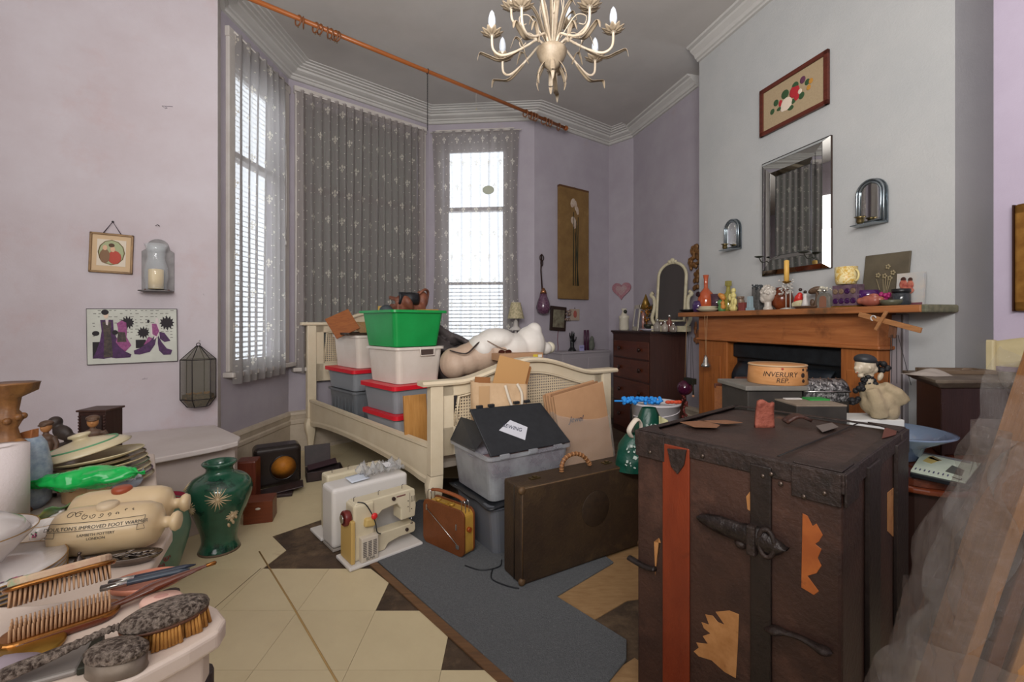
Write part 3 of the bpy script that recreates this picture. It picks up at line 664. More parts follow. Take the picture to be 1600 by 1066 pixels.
M().box(.33, .12, .045, (0, 0.05, 0)).build('box', crd, p, bevel=.002); M().box(.035, .002, .022, (.10, -.0115, .012)).build('yellow_label', mat('yellow_label', 'd0b83e', .6), p); M().box(.030, .002, .018, (.137, -.0115, .014)).build('white_label', mat('white_label', 'd8d4cc', .6), p)
p = T('sunglasses', 'brown-framed sunglasses resting on the cardboard box at the footboard', 'sunglasses', at(789, 549, 3.0)-Vector((0, 0, .005)), .4)
for x in (-.025, .025): M().prism(circ(.022, 14, x, 0, .016), .004, 0, plane='xz').build('lens', mat('brown_lens', '3c1a10', .1), p)
M().tube([(-.004, 0, .004), (.004, 0, .004)], .003, 6).build('bridge', mat('brown_lens'), p)
# cot lamp on the sill
lp = at(806, 521, 4.62); p = T('table_lamp', 'small lamp with a floral beige shade standing between bay window and wall', 'lamp', (lp.x, lp.y, .95), 0)
k = 4.62/FP
M().lathe([(10*k, .12+.0), (10.5*k, .13), (4*k, .16), (3*k, .22)], 12).build('lamp_base', trimw, p); M().lathe([(13*k, .24), (7.5*k, .24+25*k)], 20, cap=False).build('lamp_shade', mat('floral_shade', 'bcae8e', .8, 0, '9a9272', 60, .45, .55), p)
M().cyl(.012, .24, (0, 0, 0), 10).build('lamp_pole', trimw, p)
p2 = T('plant_stand', 'slim white stand behind the bed carrying the small floral lamp', 'stand', (lp.x, lp.y, 0), 0)
mb = M(); mb.box(.20, .20, .02, (0, 0, .93)); mb.build('top', trimw, p2)
for a, b in ((-1, -1), (1, -1), (1, 1), (-1, 1)): M().box(.02, .02, .93, (a*.08, b*.08, 0)).build('leg', trimw, p2)
# white radiator cupboard beyond the bed, against the window wall
u0 = WW.u(872, .22); a0 = WW.at(WW.u(905, .14), .14, 0)
p = T('low_cupboard', 'low grey-white cupboard against the lilac wall beyond the footboard', 'cupboard', a0, WW.rot)
zc = CZ-(548-HY)/FP*a0.y
M().box(.74, .24, zc-.02, (0, 0, 0)).build('body', mat('grey_white_paint', '9e979c', .6), p, bevel=.003); M().box(.76, .26, .02, (0, -.0, zc-.02)).build('top', mat('grey_white_paint'), p, bevel=.004); M().box(.34, .008, zc-.12, (-.18, -.124, .05)).build('door', mat('grey_white_paint'), p, bevel=.002); M().box(.34, .008, zc-.12, (.18, -.124, .05)).build('door', mat('grey_white_paint'), p, bevel=.002)
def cup(px, off=.14): q = WW.at(WW.u(px, off), off, zc); return q
black = mat('black_satin', '141416', .4)
q = cup(894); k = q.y/FP
p = T('hand_display', 'black display hand standing on the low grey-white cupboard', 'ornament', q, WW.rot)
mb = M(); mb.lathe([(7*k, 0), (6*k, 2*k), (3*k, 6*k), (3.2*k, 14*k)], 12); mb.ell((0, 0, 17*k), (4.5*k, 2.2*k, 6*k))
for dx, h, tl in ((-3.6, 10, -.35), (-1.6, 12, -.1), (.6, 12, .05), (2.8, 10, .15)): mb.tube([(dx*k*.8, 0, 19*k), ((dx+tl*5)*k, -.3*k, (19+h*.55)*k), ((dx+tl*7)*k, -.8*k, (19+h)*k)], [1.3*k, 1.1*k, .7*k], 7)
mb.tube([(4*k, 0, 14*k), (7*k, -1*k, 18*k), (7.6*k, -1.5*k, 22*k)], [1.4*k, 1.2*k, .8*k], 7)
fuse(mb, 'hand', black, p, .0035, 2)
for px, nm in ((914, 'left-hand one of the two tall purple candles beyond the bed'), (918.5, 'right-hand one of the two tall purple candles beyond the bed')):
    q = cup(px, .13); p = T('candle', nm, 'candle', q, 0); M().lathe([(2*k, 0), (2*k, 32*k), (.4*k, 32.5*k)], 12).build('wax', mat('purple_wax', '3f1a33', .4), p)
q = cup(909, .20); p = T('small_sign', 'little lavender card propped before the purple candles', 'card', q, WW.rot); M().box(10*k, .004, 9*k, (0, 0, 0)).build('card', mat('lavender_card', '9a97c0', .7), p); text('BLISS', 3.2*k, 'lettering', mat('navy_ink', '2f2f60', .7), p, (0, -.0025, 5.5*k), (PI/2, 0, 0))
q = cup(924, .13); p = T('stone_ornament', 'grey pointed stone ornament beside the purple candles', 'ornament', q, .3); mb = M(); mb.ell((0, 0, 8*k), (6*k, 4*k, 9*k)); mb.ell((1*k, 0, 15*k), (3.5*k, 3*k, 8*k)); fuse(mb, 'stone', mat('grey_stone', '5f6158', .8, 0, '4a4c44', 30), p, .006, 2)
# ------------------------------------------------------------------ things on the floor between bed and camera
def lbl(o): return o
def fr(P, Q):   # frame from two floor points: origin P, x towards Q
    d = Vector(Q)-Vector(P); return math.atan2(d.y, d.x), d.length
def wraptext(o, R, z0=0.0):          # bend a flat text mesh (x along, y up) round a cylinder lying along x
    for v in o.data.vertices:
        a = v.co.y/R; v.co = Vector((v.co.x, -cos(a)*(R+v.co.z), sin(a)*(R+v.co.z)))
# suitcase
P = Vector((.0414, 1.961, .009)); a = math.radians(30.8)
leath = mat('worn_brown_leather', '40301f', .6, 0, '32241a', 6, bump=.35, bscale=80, col3='5f4a2e', scale3=3, lo3=.55, hi3=.75)
s = T('suitcase', 'old dark brown leather suitcase standing on its long edge on the grey carpet', 'suitcase', P+Vector((cos(a)*.36-sin(a)*.08, sin(a)*.36+cos(a)*.08, 0)), a)
M().box(.72, .155, .425, (0, 0, 0)).build('case_body', leath, s, bevel=.012, seg=3)
M().tube([(-.362, -.02, .008), (-.362, -.02, .418), (.362, -.02, .418), (.362, -.02, .008)], .0025, 6).build('lid_seam', mat('dark_seam', '241a12', .6), s)
st = mat('stitched_edge', '63492d', .6, 0, '4b3722', 30)
for sy in (-1, 1): M().tube([(-.352, sy*.0745, .008), (-.352, sy*.0745, .418), (.352, sy*.0745, .418), (.352, sy*.0745, .008)], .004, 6).build('edge_piping', st, s)
for x in (-.24, .2):
    q = M().box(.05, .03, .006, (x, 0, .425)).build('clasp', mat('old_brass', '7a6a48', .35, .9), s, bevel=.002); M().box(.018, .02, .006, (x, 0, .431)).build('catch', mat('old_brass'), q, bevel=.002)
for x in (-.352, .352):
    for z in (.0, .395): M().ell((x, -.07, z+.015), (.018, .014, .018), 10, 7).build('corner_guard', st, s)
h = [(-.085, 0, .43), (-.083, 0, .462), (-.06, 0, .492), (-.01, 0, .503), (.04, 0, .488), (.08, 0, .45), (.09, 0, .432)]
M().tube(spline(h, 5), .010, 8).build('handle', mat('tan_handle', '8a5c38', .5, 0, '6e4728', 30), s)
mb = M()
for i in range(15):
    q = spline(h, 5)[i*2]; q2 = spline(h, 5)[i*2+1]; mb.tube([q, q+(q2-q)*.5], .0118, 8)
mb.build('handle_wrapping', mat('tan_wrap', 'a8794f', .6), s)
M().lathe([(.085, 0), (.083, .001), (0.0, .0012)], 24, (.06, -.0782, .25), (PI/2, 0, 0)).build('worn_stain', mat('dark_stain', '2d2118', .6, 0, '3a2b1d', 40), s)
# clear bins with black folding lids
a = math.atan2(.275, .418); W_, L_ = .50, .42; N = Vector((-.107, 2.175, .01))
lb = bin_box('storage_bin', 'lower grey plastic bin with a black lid, under the sewing bin', N+Vector((.01, .01, 0)), a, W_-.03, L_-.02, .01, .262, mat('smoky_plastic', '7d8088', .3, alpha=.6), cat='bin', taper=.85, fill=([clothC, clothD, clothE, clothA], .8))
M().grid(lambda u, v: ((u-.5)*.52, (v-.5)*.44, .255+.012*noise.noise(Vector((u*5, v*5, 2)))-.02*max(0, abs(u-.5)*2-.9)*10*.1), 14, 12, .008).build('black_lid', blackp, lb)
ub = bin_box('storage_bin', 'upper clear plastic bin under a black flap marked SEWING', N, a, W_, L_, .276, .50, mat('frosted_plastic', 'b4b8bc', .3, 0, '94929a', 5, .4, .6, alpha=.48), cat='bin', taper=.9, fill=([clothB, clothE, clothC, clothB, clothA], .8), handle=False)
# black flap lids hinged on the rim; local frame of the bin: origin at its centre bottom, near edge y=-L/2
fl = M()
fl.hexa([(-.245, -.205, .225), (.255, -.205, .225), (.19, -.02, .415), (-.26, -.02, .425)]+[(-.245, -.213, .232), (.255, -.213, .232), (.19, -.028, .423), (-.26, -.028, .433)])
f_ = fl.build('black_flap', blackp, ub, bevel=.004)
for x in (-.17, -.0, .16): M().box(.055, .012, .022, (x, -.220, .212)).build('clear_clip', mat('frosted_plastic'), ub, bevel=.003)
fl = M(); fl.hexa([(-.262, -.08, .226), (-.262, .20, .226), (-.20, .20, .34), (-.15, -.06, .33)]+[(-.256, -.08, .232), (-.256, .20, .232), (-.194, .20, .346), (-.144, -.06, .336)]); fl.build('black_flap', blackp, ub, bevel=.003)
for x in (-.2, -.13, .03, .1): M().box(.035, .02, .016, (x, -.022, .428)).build('hinge_lug', blackp, ub, bevel=.003)
# paper label on the flap
nrm = (Vector((0, .185, .19))).normalized(); tilt = math.atan2(.19, .185)
Xf = Matrix.Translation(Vector((-.075, -.118, .329))) @ Matrix.Rotation(tilt, 4, 'X') @ Matrix.Rotation(-.45, 4, 'Z')
lab = M().prism([(-.10, -.03), (.085, -.05), (.10, .035), (-.075, .06)], .001, .0015).build('paper_label', mat('paper_white', 'c9cad2', .8), ub); lab.matrix_local = Xf
t_ = text('SEWING', .033, 'handwriting', mat('pencil_ink', '3a3c50', .8), ub, (0, 0, 0), (0, 0, 0), .0003, .85, .3); t_.matrix_local = Xf @ Matrix.Translation((.012, .004, .0040)) @ Matrix.Diagonal((.85, 1, 1, 1))
lump('patterned_cloth', mat('print_fabric', 'b8b4bb', .9, 0, '8f8a9b', 50), ub, .40, .20, .06, 8, nu=20, nv=14).location = (-.05, .06, .19)
# canvas tote on the bin with cardboard in it
tb = Vector((-.075, 2.585, .49)); p = T('tote_bag', 'natural canvas tote bag with rope handles holding brown cardboard', 'bag', tb, .30)
canv = mat('natural_canvas', 'c6a886', .9, 0, 'b89a78', 12, bump=.1, bscale=200)
mb = M(); vs = []
for z, wx, wy in ((0, .135, .055), (.12, .15, .065), (.32, .16, .055)):
    vs += [(x+.006*sin(y*80), y, z+(0 if z < .3 else .012*sin(x*30))) for x, y in rr(wx*2, wy*2, .03, 4)]
k = len(vs)//3; fs = [(j*k+i, j*k+(i+1) % k, (j+1)*k+(i+1) % k, (j+1)*k+i) for j in range(2) for i in range(k)]+[tuple(range(k))[::-1]]
o = mb.add(vs, fs, True).build('bag_body', canv, p); so = o.modifiers.new('sol', 'SOLIDIFY'); so.thickness = .003
M().tube(spline([(.02, -.060, .31), (.045, -.072, .22), (.075, -.078, .17), (.11, -.074, .19), (.115, -.066, .26), (.09, -.058, .315)], 6), .008, 8).build('rope_handle', mat('white_rope', 'd2c6b4', .8), p)
M().box(.06, .002, .31, (-.10, -.062, .0)).build('side_fold', mat('canvas_fold', 'b8946c', .9), p)
p2 = T('cardboard_sheet', 'brown cardboard sheets sticking up out of the canvas tote', 'cardboard', tb+Vector((0, 0, .16)), .30)
cb = mat('brown_cardboard', '98653a', .85, 0, '8a5a33', 6); cb2 = mat('brown_cardboard_edge', 'b58a58', .85)
for i, (x, y, z, w_, h_, r_) in enumerate(((-.10, .03, .0, .09, .19, .12), (.02, -.005, -.0, .19, .30, .42), (.06, .015, .02, .16, .25, .42), (.075, .03, .02, .15, .24, .42))):
    M().box(w_, .005, h_, (x, y, z), rot=(0, r_*.6, 0)).build('sheet', [cb, cb2, cb, cb2][i % 4], p2)
# wrapped stack of flattened cartons
q = Vector((.50, 2.66, .0)); p = T('carton_stack', 'stack of flattened cardboard cartons half wrapped in plastic film, behind the suitcase', 'cardboard', q, math.radians(30), None)
cl = mat('carton_side', 'b98f6a', .85, 0, 'ab825f', 4); cd_ = mat('carton_layer', '8f6a4b', .9)
lean = -.16
for i in range(9):
    y = .0+i*.0135; mb = M(); m = cl if i % 2 == 0 else cd_
    mb.box(.36-.004*(i % 2)*4, .0115, .76-.006*(i % 3), (.0+.004*(i % 2), 0, 0)); o = mb.build('carton', m, p, bevel=.002); o.location = (0, y, .02); o.rotation_euler = (-.03, lean, 0)
film = mat('cling_film', 'c2b8ae', .12, 0, alpha=.32, bump=.6, bscale=18)
def fl_(u, v):
    an = u*2*PI; x = .195*max(-1, min(1, 1.35*cos(an))); y = .055+.062*max(-1, min(1, 1.35*sin(an))); z = .10+.50*v+.03*sin(an*2+1)*v
    n_ = noise.noise(Vector((x*14, y*14, z*14)))*.008; return (x+n_+(z-.0)*sin(lean), y+n_, z+.02)
M().grid(fl_, 48, 26, 0).build('plastic_film', film, p)
text('Jewel', .05, 'handwriting', mat('pencil_ink'), p, (-.155, .003, .60), (PI/2, 0, 0), .0003, .9, .3)
# green carrier bags, white bucket with duster
gb = mat('dark_green_bag', '10483a', .35, 0, '0c3a2e', 8, bump=.3, bscale=30)
def bagshape(nm, mt, par, w, d, h, seed): 
    mb = M(); rn = random.Random(seed)
    def f(u, v):
        an = u*2*PI; r = (1-.55*v**3)*(1+.12*noise.noise(Vector((cos(an)*2+seed, sin(an)*2, v*4)))); return (w/2*r*cos(an), d/2*r*sin(an), h*v)
    return mb.grid(f, 28, 14, 0).build(nm, mt, par)
q = Vector((.47, 2.28, .42)); 
p0 = T('upturned_crate', 'plain wooden crate in the shadow behind the trunk holding the green bags', 'crate', (.76, 2.40, 0), .2); M().box(.22, .30, .41, (0, 0, 0)).build('crate', wood('crate_wood', '8f5f38', '734a2a', ax=0), p0, bevel=.004)
p = T('carrier_bag', 'dark green carrier bag with white print leaning by the cardboard stack', 'bag', (.62, 2.29, .41), .1); bagshape('bag', gb, p, .20, .14, .18, 2.0)
mb = M(); rn = random.Random(5)
for i in range(26): mb.box(.004+.012*rn.random(), .002, .004+.008*rn.random(), (rn.uniform(-.075, .06), -.0745+.003*rn.random(), .02+rn.random()*.12), rot=(0, rn.random()*3, 0))
mb.build('white_print', mat('print_white', 'b8c4bc', .6), p)
M().tube(spline([(-.03, -.03, .17), (-.05, -.05, .21), (-.01, -.04, .26), (.02, -.02, .24), (.03, 0, .19)], 5), .014, 7, flat=.4).build('knotted_handle', mat('white_knot', 'cbbfb0', .7), p)
p = T('carrier_bag', 'dark green carrier bag lettered M&S draped on the white bucket', 'bag', (.74, 2.46, .41), .2); bagshape('bag', gb, p, .17, .14, .28, 4.0)
text('M&S', .05, 'lettering', mat('print_white'), p, (-.012, -.076, .19), (PI/2, 0, 0)); text('EST.', .03, 'lettering', mat('print_white'), p, (.01, -.080, .12), (PI/2, 0, 0))
M().grid(lambda u, v: (.02+.05*u, -.075+.01*sin(PI*u), .16+.09*v*(1-.3*u)), 6, 6, .003).build('yellow_fold', mat('pale_lining', 'b9b58a', .6), p)
q = Vector((.93, 2.95, 0)); p = T('bucket', 'white plastic bucket behind the trunk', 'bucket', q, 0); M().lathe([(.135, 0), (.15, .62), (.158, .622), (.158, .635), (.148, .635), (.142, .60)], 28, cap=False).build('tub', mat('bucket_white', 'c4bfc0', .5), p)
M().tube([(.148*cos(t), .148*sin(t), .60-.05*sin(t/2)) for t in [PI+PI*i/14 for i in range(15)]], .004, 6).build('bail', mat('bucket_white'), p)
p = T('feather_duster', 'bright blue fluffy duster lying across the white bucket', 'duster', q+Vector((-.12, -.06, .635)), 0)
mb = M(); rn = random.Random(4)
for i in range(70):
    x = rn.uniform(-.11, .13); an = rn.random()*2*PI; mb.ell((x, .02*cos(an), .018+.016*sin(an)), .012, 6, 5)
mb.build('fluff', mat('blue_fluff', '2f8fe0', .9), p)['kind'] = 'stuff'
M().tube([(-.16, 0, .016), (.15, 0, .016)], .006, 6).build('stick', mat('blue_fluff'), p)
p = T('red_cloth', 'orange-red crumpled glove on the rim of the white bucket', 'glove', q+Vector((.055, -.08, .635)), 0)
mb = M(); [mb.ell((x, y, .012), (.02, .012, .012), 8, 6) for x, y in ((0, 0), (.025, .004), (.05, 0), (.07, .005))]; mb.build('cloth', mat('orange_red', 'c8492a', .7), p)
p = T('coal_bucket', 'black box standing in the corner beside the left fireplace jamb', 'box', (1.16, 3.78, 0), -.2); M().box(.34, .16, .44, (0, 0, 0)).build('box', black, p, bevel=.01)
# electric radio (brown leatherette)
P = Vector((-.237, 2.18, .009)); Q = Vector((-.477, 2.373, .009)); a = math.atan2(P.y-Q.y, P.x-Q.x); ctr = (P+Q)/2+Vector((.045*.75, .057*.75, 0))*.9
s = T('portable_radio', 'tan and brown leather portable radio with a carrying handle on the grey carpet', 'radio', ctr, a)
mb = M(); mb.at(Matrix.Rotation(PI/2, 4, 'X')); mb.prism(rr(.29, .215, .03, 5, 0, .108), .062, -.036); mb.build('yellow_case', mat('mustard_case', 'c79a42', .5, 0, 'b3863a', 9), s)
brn = mat('radio_leather', '7a4422', .45, 0, '6a3919', 10, bump=.2, bscale=120)
mb = M(); mb.at(Matrix.Rotation(PI/2, 4, 'X')); mb.prism(rr(.30, .225, .034, 5, 0, .112), .012, .024); mb.build('front_panel', brn, s, bevel=.003)
mb = M(); mb.at(Matrix.Rotation(PI/2, 4, 'X')); mb.prism(rr(.30, .225, .034, 5, 0, .112), .010, -.044); mb.build('back_panel', brn, s, bevel=.003)
silver = mat('silver_metal', 'b9b6b0', .25, .9); chrome = mat('chrome', 'c8c8c8', .15, 1.0)
M().tube([(-.115, -.039, .178), (.115, -.039, .05)], .0025, 6).build('telescopic_aerial', silver, s)
for x, z in ((-.118, .17), (.10, .125)): M().box(.006, .006, .03, (x, -.038, z)).build('aerial_clip', silver, s)
M().box(.022, .006, .02, (.108, -.038, .035)).build('name_badge', silver, s, bevel=.002)
M().tube(spline([(-.12, 0, .262), (-.08, 0, .272), (0, 0, .276), (.08, 0, .272), (.12, 0, .262)], 4), .013, 8, flat=.6).build('handle', mat('radio_handle', '8a4a26', .5), s)
for x in (-.125, .125):
    for y in (-.012, .012): M().tube(spline([(x-.012, y, .205), (x-.014, y, .25), (x, y, .268), (x+.012, y, .25), (x+.012, y, .21)], 5), .002, 6).build('handle_loop', chrome, s)
mb = M(); [mb.cyl(.014, .012, (x, .0, .217), 14) for x in (-.07, .03)]; mb.box(.05, .03, .008, (-.02, 0, .217)); mb.build('tuning_knobs', mat('brass_knob', 'b98f3c', .4, .3), s)
M().cyl(.012, .014, (.145, 0, .13), 12, rot=(0, PI/2, 0)).build('side_knob', mat('amber_knob', '9a4818', .3), s)
# cable
M().tube([tuple(v) for v in spline([(-.22, 2.13, .012), (-.14, 2.09, .012), (-.06, 2.12, .012), (-.05, 2.18, .012)], 6)], .003, 6).build('cable', blackp, None)
tag(bpy.data.objects['cable'], 'short loop of black cable on the carpet beside the radio', 'cable')
o = M().tube([tuple(v) for v in spline([(-.09, 2.10, .012), (-.09, 2.02, .012), (-.03, 1.97, .012), (.03, 1.945, .012)], 6)], .003, 6).build('cable', blackp); tag(o, 'black cable running along the carpet to the bottom corner of the suitcase', 'cable')
# ------------------------------------------------------------------ sewing machines
ivory = mat('ivory_enamel', 'd8cdb2', .35, 0, 'cfc3a6', 5); ivd = mat('yellowed_plastic', 'c9a866', .45); white = mat('white_case', 'dcd8d4', .35)
P = Vector((-.738, 2.091, .0)); a = math.atan2(.245, .2715)
s = T('sewing_machine', 'ivory electric sewing machine with a red-brown handwheel on its white base plate', 'sewing machine', P, a)
M().box(.385, .17, .018, (.185, .085, .002)).build('base_plate', white, s, bevel=.006)
mb = M(); mb.box(.105, .10, .265, (.078, .085, .02)); o = mb.build('pillar', ivory, s, bevel=.012, seg=3)
mb = M().at(Matrix.Rotation(PI/2, 4, 'X')); mb.prism([(.10, .185), (.14, .195), (.175, .225), (.255, .235), (.275, .205), (.275, .145), (.355, .145), (.362, .20), (.355, .285), (.345, .292), (.04, .292), (.03, .28), (.03, .19)][::1], .085, -.128); mb.build('arm', ivory, s, bevel=.006, seg=3)
mb = M().at(Matrix.Rotation(PI/2, 4, 'X')); mb.prism([(.12, .022), (.19, .022), (.21, .050), (.27, .062), (.355, .062), (.362, .075), (.362, .105), (.355, .112), (.12, .112)], .07, -.12); mb.build('free_arm', ivory, s, bevel=.006, seg=3)
M().box(.085, .035, .115, (.093, .022, .02)).build('motor_box', mat('vent_box', 'd2c8b8', .5), s, bevel=.004)
mb = M()
for i in range(3): 
    for j in range(9): mb.box(.017, .002, .0045, (.067+i*.025, .0035, .045+j*.0082))
mb.build('vent_slots', mat('dark_vent', '77706a', .7), s)
M().box(.02, .13, .20, (.018, .085, .02)).build('yellowed_side', ivd, s, bevel=.005)
M().lathe([(.012, -.012), (.032, -.010), (.036, 0), (.036, .018), (.030, .024), (.026, .012), (.012, .012), (.006, .022)], 24, (.012, .075, .225), (0, -PI/2, 0)).build('handwheel', mat('red_brown_plastic', '6e2a26', .35), s)
M().lathe([(.020, 0), (.020, .004)], 20, (-.014, .075, .225), (0, -PI/2, 0)).build('wheel_disc', silver, s)
M().box(.055, .03, .04, (.10, .028, .175), rot=(.0, .1, 0)).build('spool_bracket', mat('bracket_plastic', 'ccb070', .45), s, bevel=.008)
M().ell((.118, .012, .222), (.016, .01, .016), 12, 8).build('stitch_knob', mat('bright_red_plastic', 'd83030', .3, emit=None), s)
M().cyl(.009, .01, (.232, .0425, .268), 14, rot=(PI/2, 0, 0)).build('dial', mat('dark_dial', '3a2c28', .4), s); M().cyl(.0085, .008, (.31, .0495, .088), 14, rot=(PI/2, 0, 0)).build('screw_dial', mat('dark_dial'), s)
M().box(.05, .001, .006, (.275, .0422, .268)).build('name_strip', mat('maroon_print', '7a4a48', .5), s)
M().box(.0012, .001, .10, (.325, .042, .175)).build('face_seam', mat('dark_dial'), s)
mb = M(); mb.tube([(.338, .05, .145), (.338, .05, .108)], .002, 6); mb.tube([(.338, .05, .15), (.338, .046, .19)], .003, 6); mb.box(.014, .006, .003, (.338, .048, .112)); mb.build('needle_bar', chrome, s)
mb = M(); [mb.tube([(x, .0415, z), (x+.002, .0415, z+.03)], .0012, 5) for x, z in ((.333, .225), (.341, .225), (.349, .225))]; [mb.ell((x, .042, z), .003, 6, 4) for x, z in ((.315, .235), (.315, .205), (.335, .19))]; mb.build('thread_guides', mat('dark_dial'), s)
mb = M(); [mb.tube([(x, .08, .292), (x, .08, .31), (x+.008, .08, .312)], .0015, 5) for x in (.045, .17, .30)]; mb.build('spool_pins', mat('dark_dial'), s)
M().tube(spline([(.05, .05, .295), (.08, .035, .285), (.105, .02, .24), (.12, .005, .19), (.125, -.0, .15), (.15, .02, .125), (.16, .035, .118)], 6), .0028, 6).build('cord', blackp, s)
text('ELNA', .018, 'lettering', mat('black_print', '222222', .6), s, (.095, .0035, .034), (PI/2, 0, 0))
# white carrying case behind it
P2 = Vector((-.892, 2.262, .0)); s2 = T('machine_case', 'white plastic sewing machine case standing just behind the ivory machine', 'case', P2, a)
M().box(.42, .155, .30, (.21, .078, .014), tx=.99, ty=.96).build('cover', white, s2, bevel=.02, seg=4); M().box(.41, .14, .014, (.21, .078, 0)).build('case_base', mat('grey_base', 'a8a098', .5), s2, bevel=.003)
P3 = Vector((-.99, 2.385, .0)); s3 = T('sewing_machine', 'second cream sewing machine hidden behind the white case, top and base showing', 'sewing machine', P3, a)
M().box(.42, .17, .018, (.20, .09, 0)).build('base_plate', white, s3, bevel=.006); M().box(.10, .10, .26, (.09, .10, .018)).build('pillar', ivory, s3, bevel=.012); M().box(.34, .09, .09, (.21, .10, .232)).build('arm', ivory, s3, bevel=.012)
M().box(.08, .085, .12, (.34, .10, .12)).build('head', ivory, s3, bevel=.01); M().box(.30, .08, .07, (.24, .10, .02)).build('free_arm', ivory, s3, bevel=.008)
mb = M(); [mb.tube([(x, .09, .322), (x, .09, .34), (x+.008, .09, .343)], .0015, 5) for x in (.08, .17, .28)]; mb.build('spool_pins', mat('dark_dial'), s3)
pb = T('plastic_bag', 'crumpled clear plastic bag lying on the white machine case', 'bag', P2+Vector((.16, .26, .318)), a)
def crum(sx, sy, h, seed):
    return lambda u, v: ((u-.5)*sx*(1+.12*noise.noise(Vector((v*6, seed, 0)))), (v-.5)*sy*(1+.2*noise.noise(Vector((u*6, 3, seed)))), .006+h*abs(noise.noise(Vector((u*7+seed, v*6, seed))))+h*.6*abs(noise.noise(Vector((u*15, v*13+seed, 0)))))
M().grid(crum(.24, .13, .07, 3.3), 30, 18, 0).build('bag', mat('clear_bag', 'c9c9c9', .12, alpha=.45), pb)
M().box(.05, .035, .001, (.03, -.03, .045), rot=(.5, .1, .3)).build('sticker', mat('white_label2', 'd8d8dc', .5), pb)
pp = T('paper_slip', 'folded white paper slip on top of the white machine case', 'paper', P2+Vector((.075, .145, .319)), a+.1); M().grid(lambda u, v: ((u-.5)*.105, (v-.5)*.075, .004+.012*v), 6, 4, .001).build('paper', mat('slip_white', 'cfd6e2', .7), pp)
# ------------------------------------------------------------------ small things by the bay wall
bk = mat('bakelite', '2a2220', .25, 0, '221b19', 6)
s = T('valve_radio', 'black bakelite radio with a round amber speaker on the floor by the bay', 'radio', (-1.675, 3.24, 0), math.radians(33))
M().box(.30, .17, .285, (0, 0, 0)).build('cabinet', bk, s, bevel=.035, seg=5)
M().lathe([(.086, 0), (.088, .006), (.081, .010), (.079, .006)], 30, (.035, -.083, .135), (PI/2, 0, 0), cap=True).build('speaker_ring', bk, s)
M().lathe([(.079, 0), (.0, .0005)], 30, (.035, -.090, .135), (PI/2, 0, 0)).build('amber_dial', mat('amber_cloth', 'c07a22', .6, 0, 'b06c1c', 60), s)
s = T('wooden_box', 'upright reddish-brown wooden box beside the bakelite radio', 'box', (-1.70, 2.93, 0), .25); M().box(.12, .12, .27, (0, 0, 0)).build('box', wood('red_mahogany', '6e3322', '552518', ax=2, rough=.35), s, bevel=.01)
s = T('jewellery_box', 'open dark jewellery box with a mirrored lid near the bed leg', 'box', (-1.40, 3.39, 0), math.radians(28))
dkw = mat('dark_box_leather', '2b2120', .5, 0, '38292a', 20)
mb = M(); mb.box(.25, .16, .008, (0, 0, 0)); mb.box(.25, .008, .07, (0, -.076, 0)); mb.box(.25, .008, .07, (0, .076, 0)); mb.box(.008, .16, .07, (-.121, 0, 0)); mb.box(.008, .16, .07, (.121, 0, 0)); mb.build('tray', dkw, s, bevel=.002)
M().box(.18, .012, .15, (-.035, .09, .07), rot=(-.25, 0, 0)).build('lid', dkw, s, bevel=.002); M().box(.20, .07, .012, (-.01, .02, .085), rot=(.2, -.15, 0)).build('inner_tray', mat('plum_velvet', '3f2a30', .9), s, bevel=.003)
s = T('tray', 'flat open dark case lying in front of the bakelite radio', 'case', (-1.60, 3.03, 0), math.radians(20)); mb = M(); mb.box(.26, .14, .02, (0, 0, 0)); mb.box(.26, .14, .01, (.06, .03, .022), rot=(0, -.12, .1)); mb.build('case', dkw, s, bevel=.004)
s = T('wooden_box', 'small mahogany writing box with an oval plate, right of the green vase', 'box', (-1.47, 2.66, 0), .30); M().box(.15, .13, .125, (0, 0, 0)).build('box', wood('red_mahogany2', '7a3d22', '642f1a', ax=0, rough=.35), s, bevel=.003)
M().ell((0, -.066, .085), (.014, .002, .007), 12, 6).build('oval_plate', mat('bone', 'cfc6b8', .4), s)
# white bench-box built against the left wall
lidm_ = mat('bench_white', 'cfc6c2', .5, 0, 'c6bbb6', 4, bump=.05)
zs = .479; wq0, wq1 = LW.at(LW.L-.02, .005, 0), LW.at(LW.L-.95, .005, 0)
bx = T('bench_box', 'white boxed-in bench with a bowed lid built along the left wall', 'bench', ((wq0.x+wq1.x)/2, (wq0.y+wq1.y)/2, 0), 0)
def loc_(p, z): return (p[0]-bx.location.x, p[1]-bx.location.y, z)
fr_ = [(-1.98, 1.98), (-1.90, 2.08), (-1.806, 2.20), (-1.72, 2.30), (-1.64, 2.40), (-1.58, 2.48), (-1.544, 2.565), (-1.60, 2.68)]
poly = fr_+[(wq0.x, wq0.y), (wq1.x, wq1.y), (-2.6, 2.2)]
mb = M(); n_ = len(poly); vs = [loc_(p, zs-.028) for p in poly]+[loc_(p, zs) for p in poly]
mb.add(vs, [tuple(range(n_))[::-1], tuple(range(n_, 2*n_))]+[(i, (i+1) % n_, n_+(i+1) % n_, n_+i) for i in range(n_)]); mb.build('lid', lidm_, bx, bevel=.006)
ctr2 = Vector((sum(p[0] for p in poly)/n_, sum(p[1] for p in poly)/n_)); ins = []
for p in poly[:8]: ins.append((p[0]-.06-.0, p[1]+.07))
poly2 = ins+[(wq0.x, wq0.y-.0), (wq1.x, wq1.y), (-2.6, 2.28)]; n_ = len(poly2); vs = [loc_(p, 0.0) for p in poly2]+[loc_(p, zs-.028) for p in poly2]
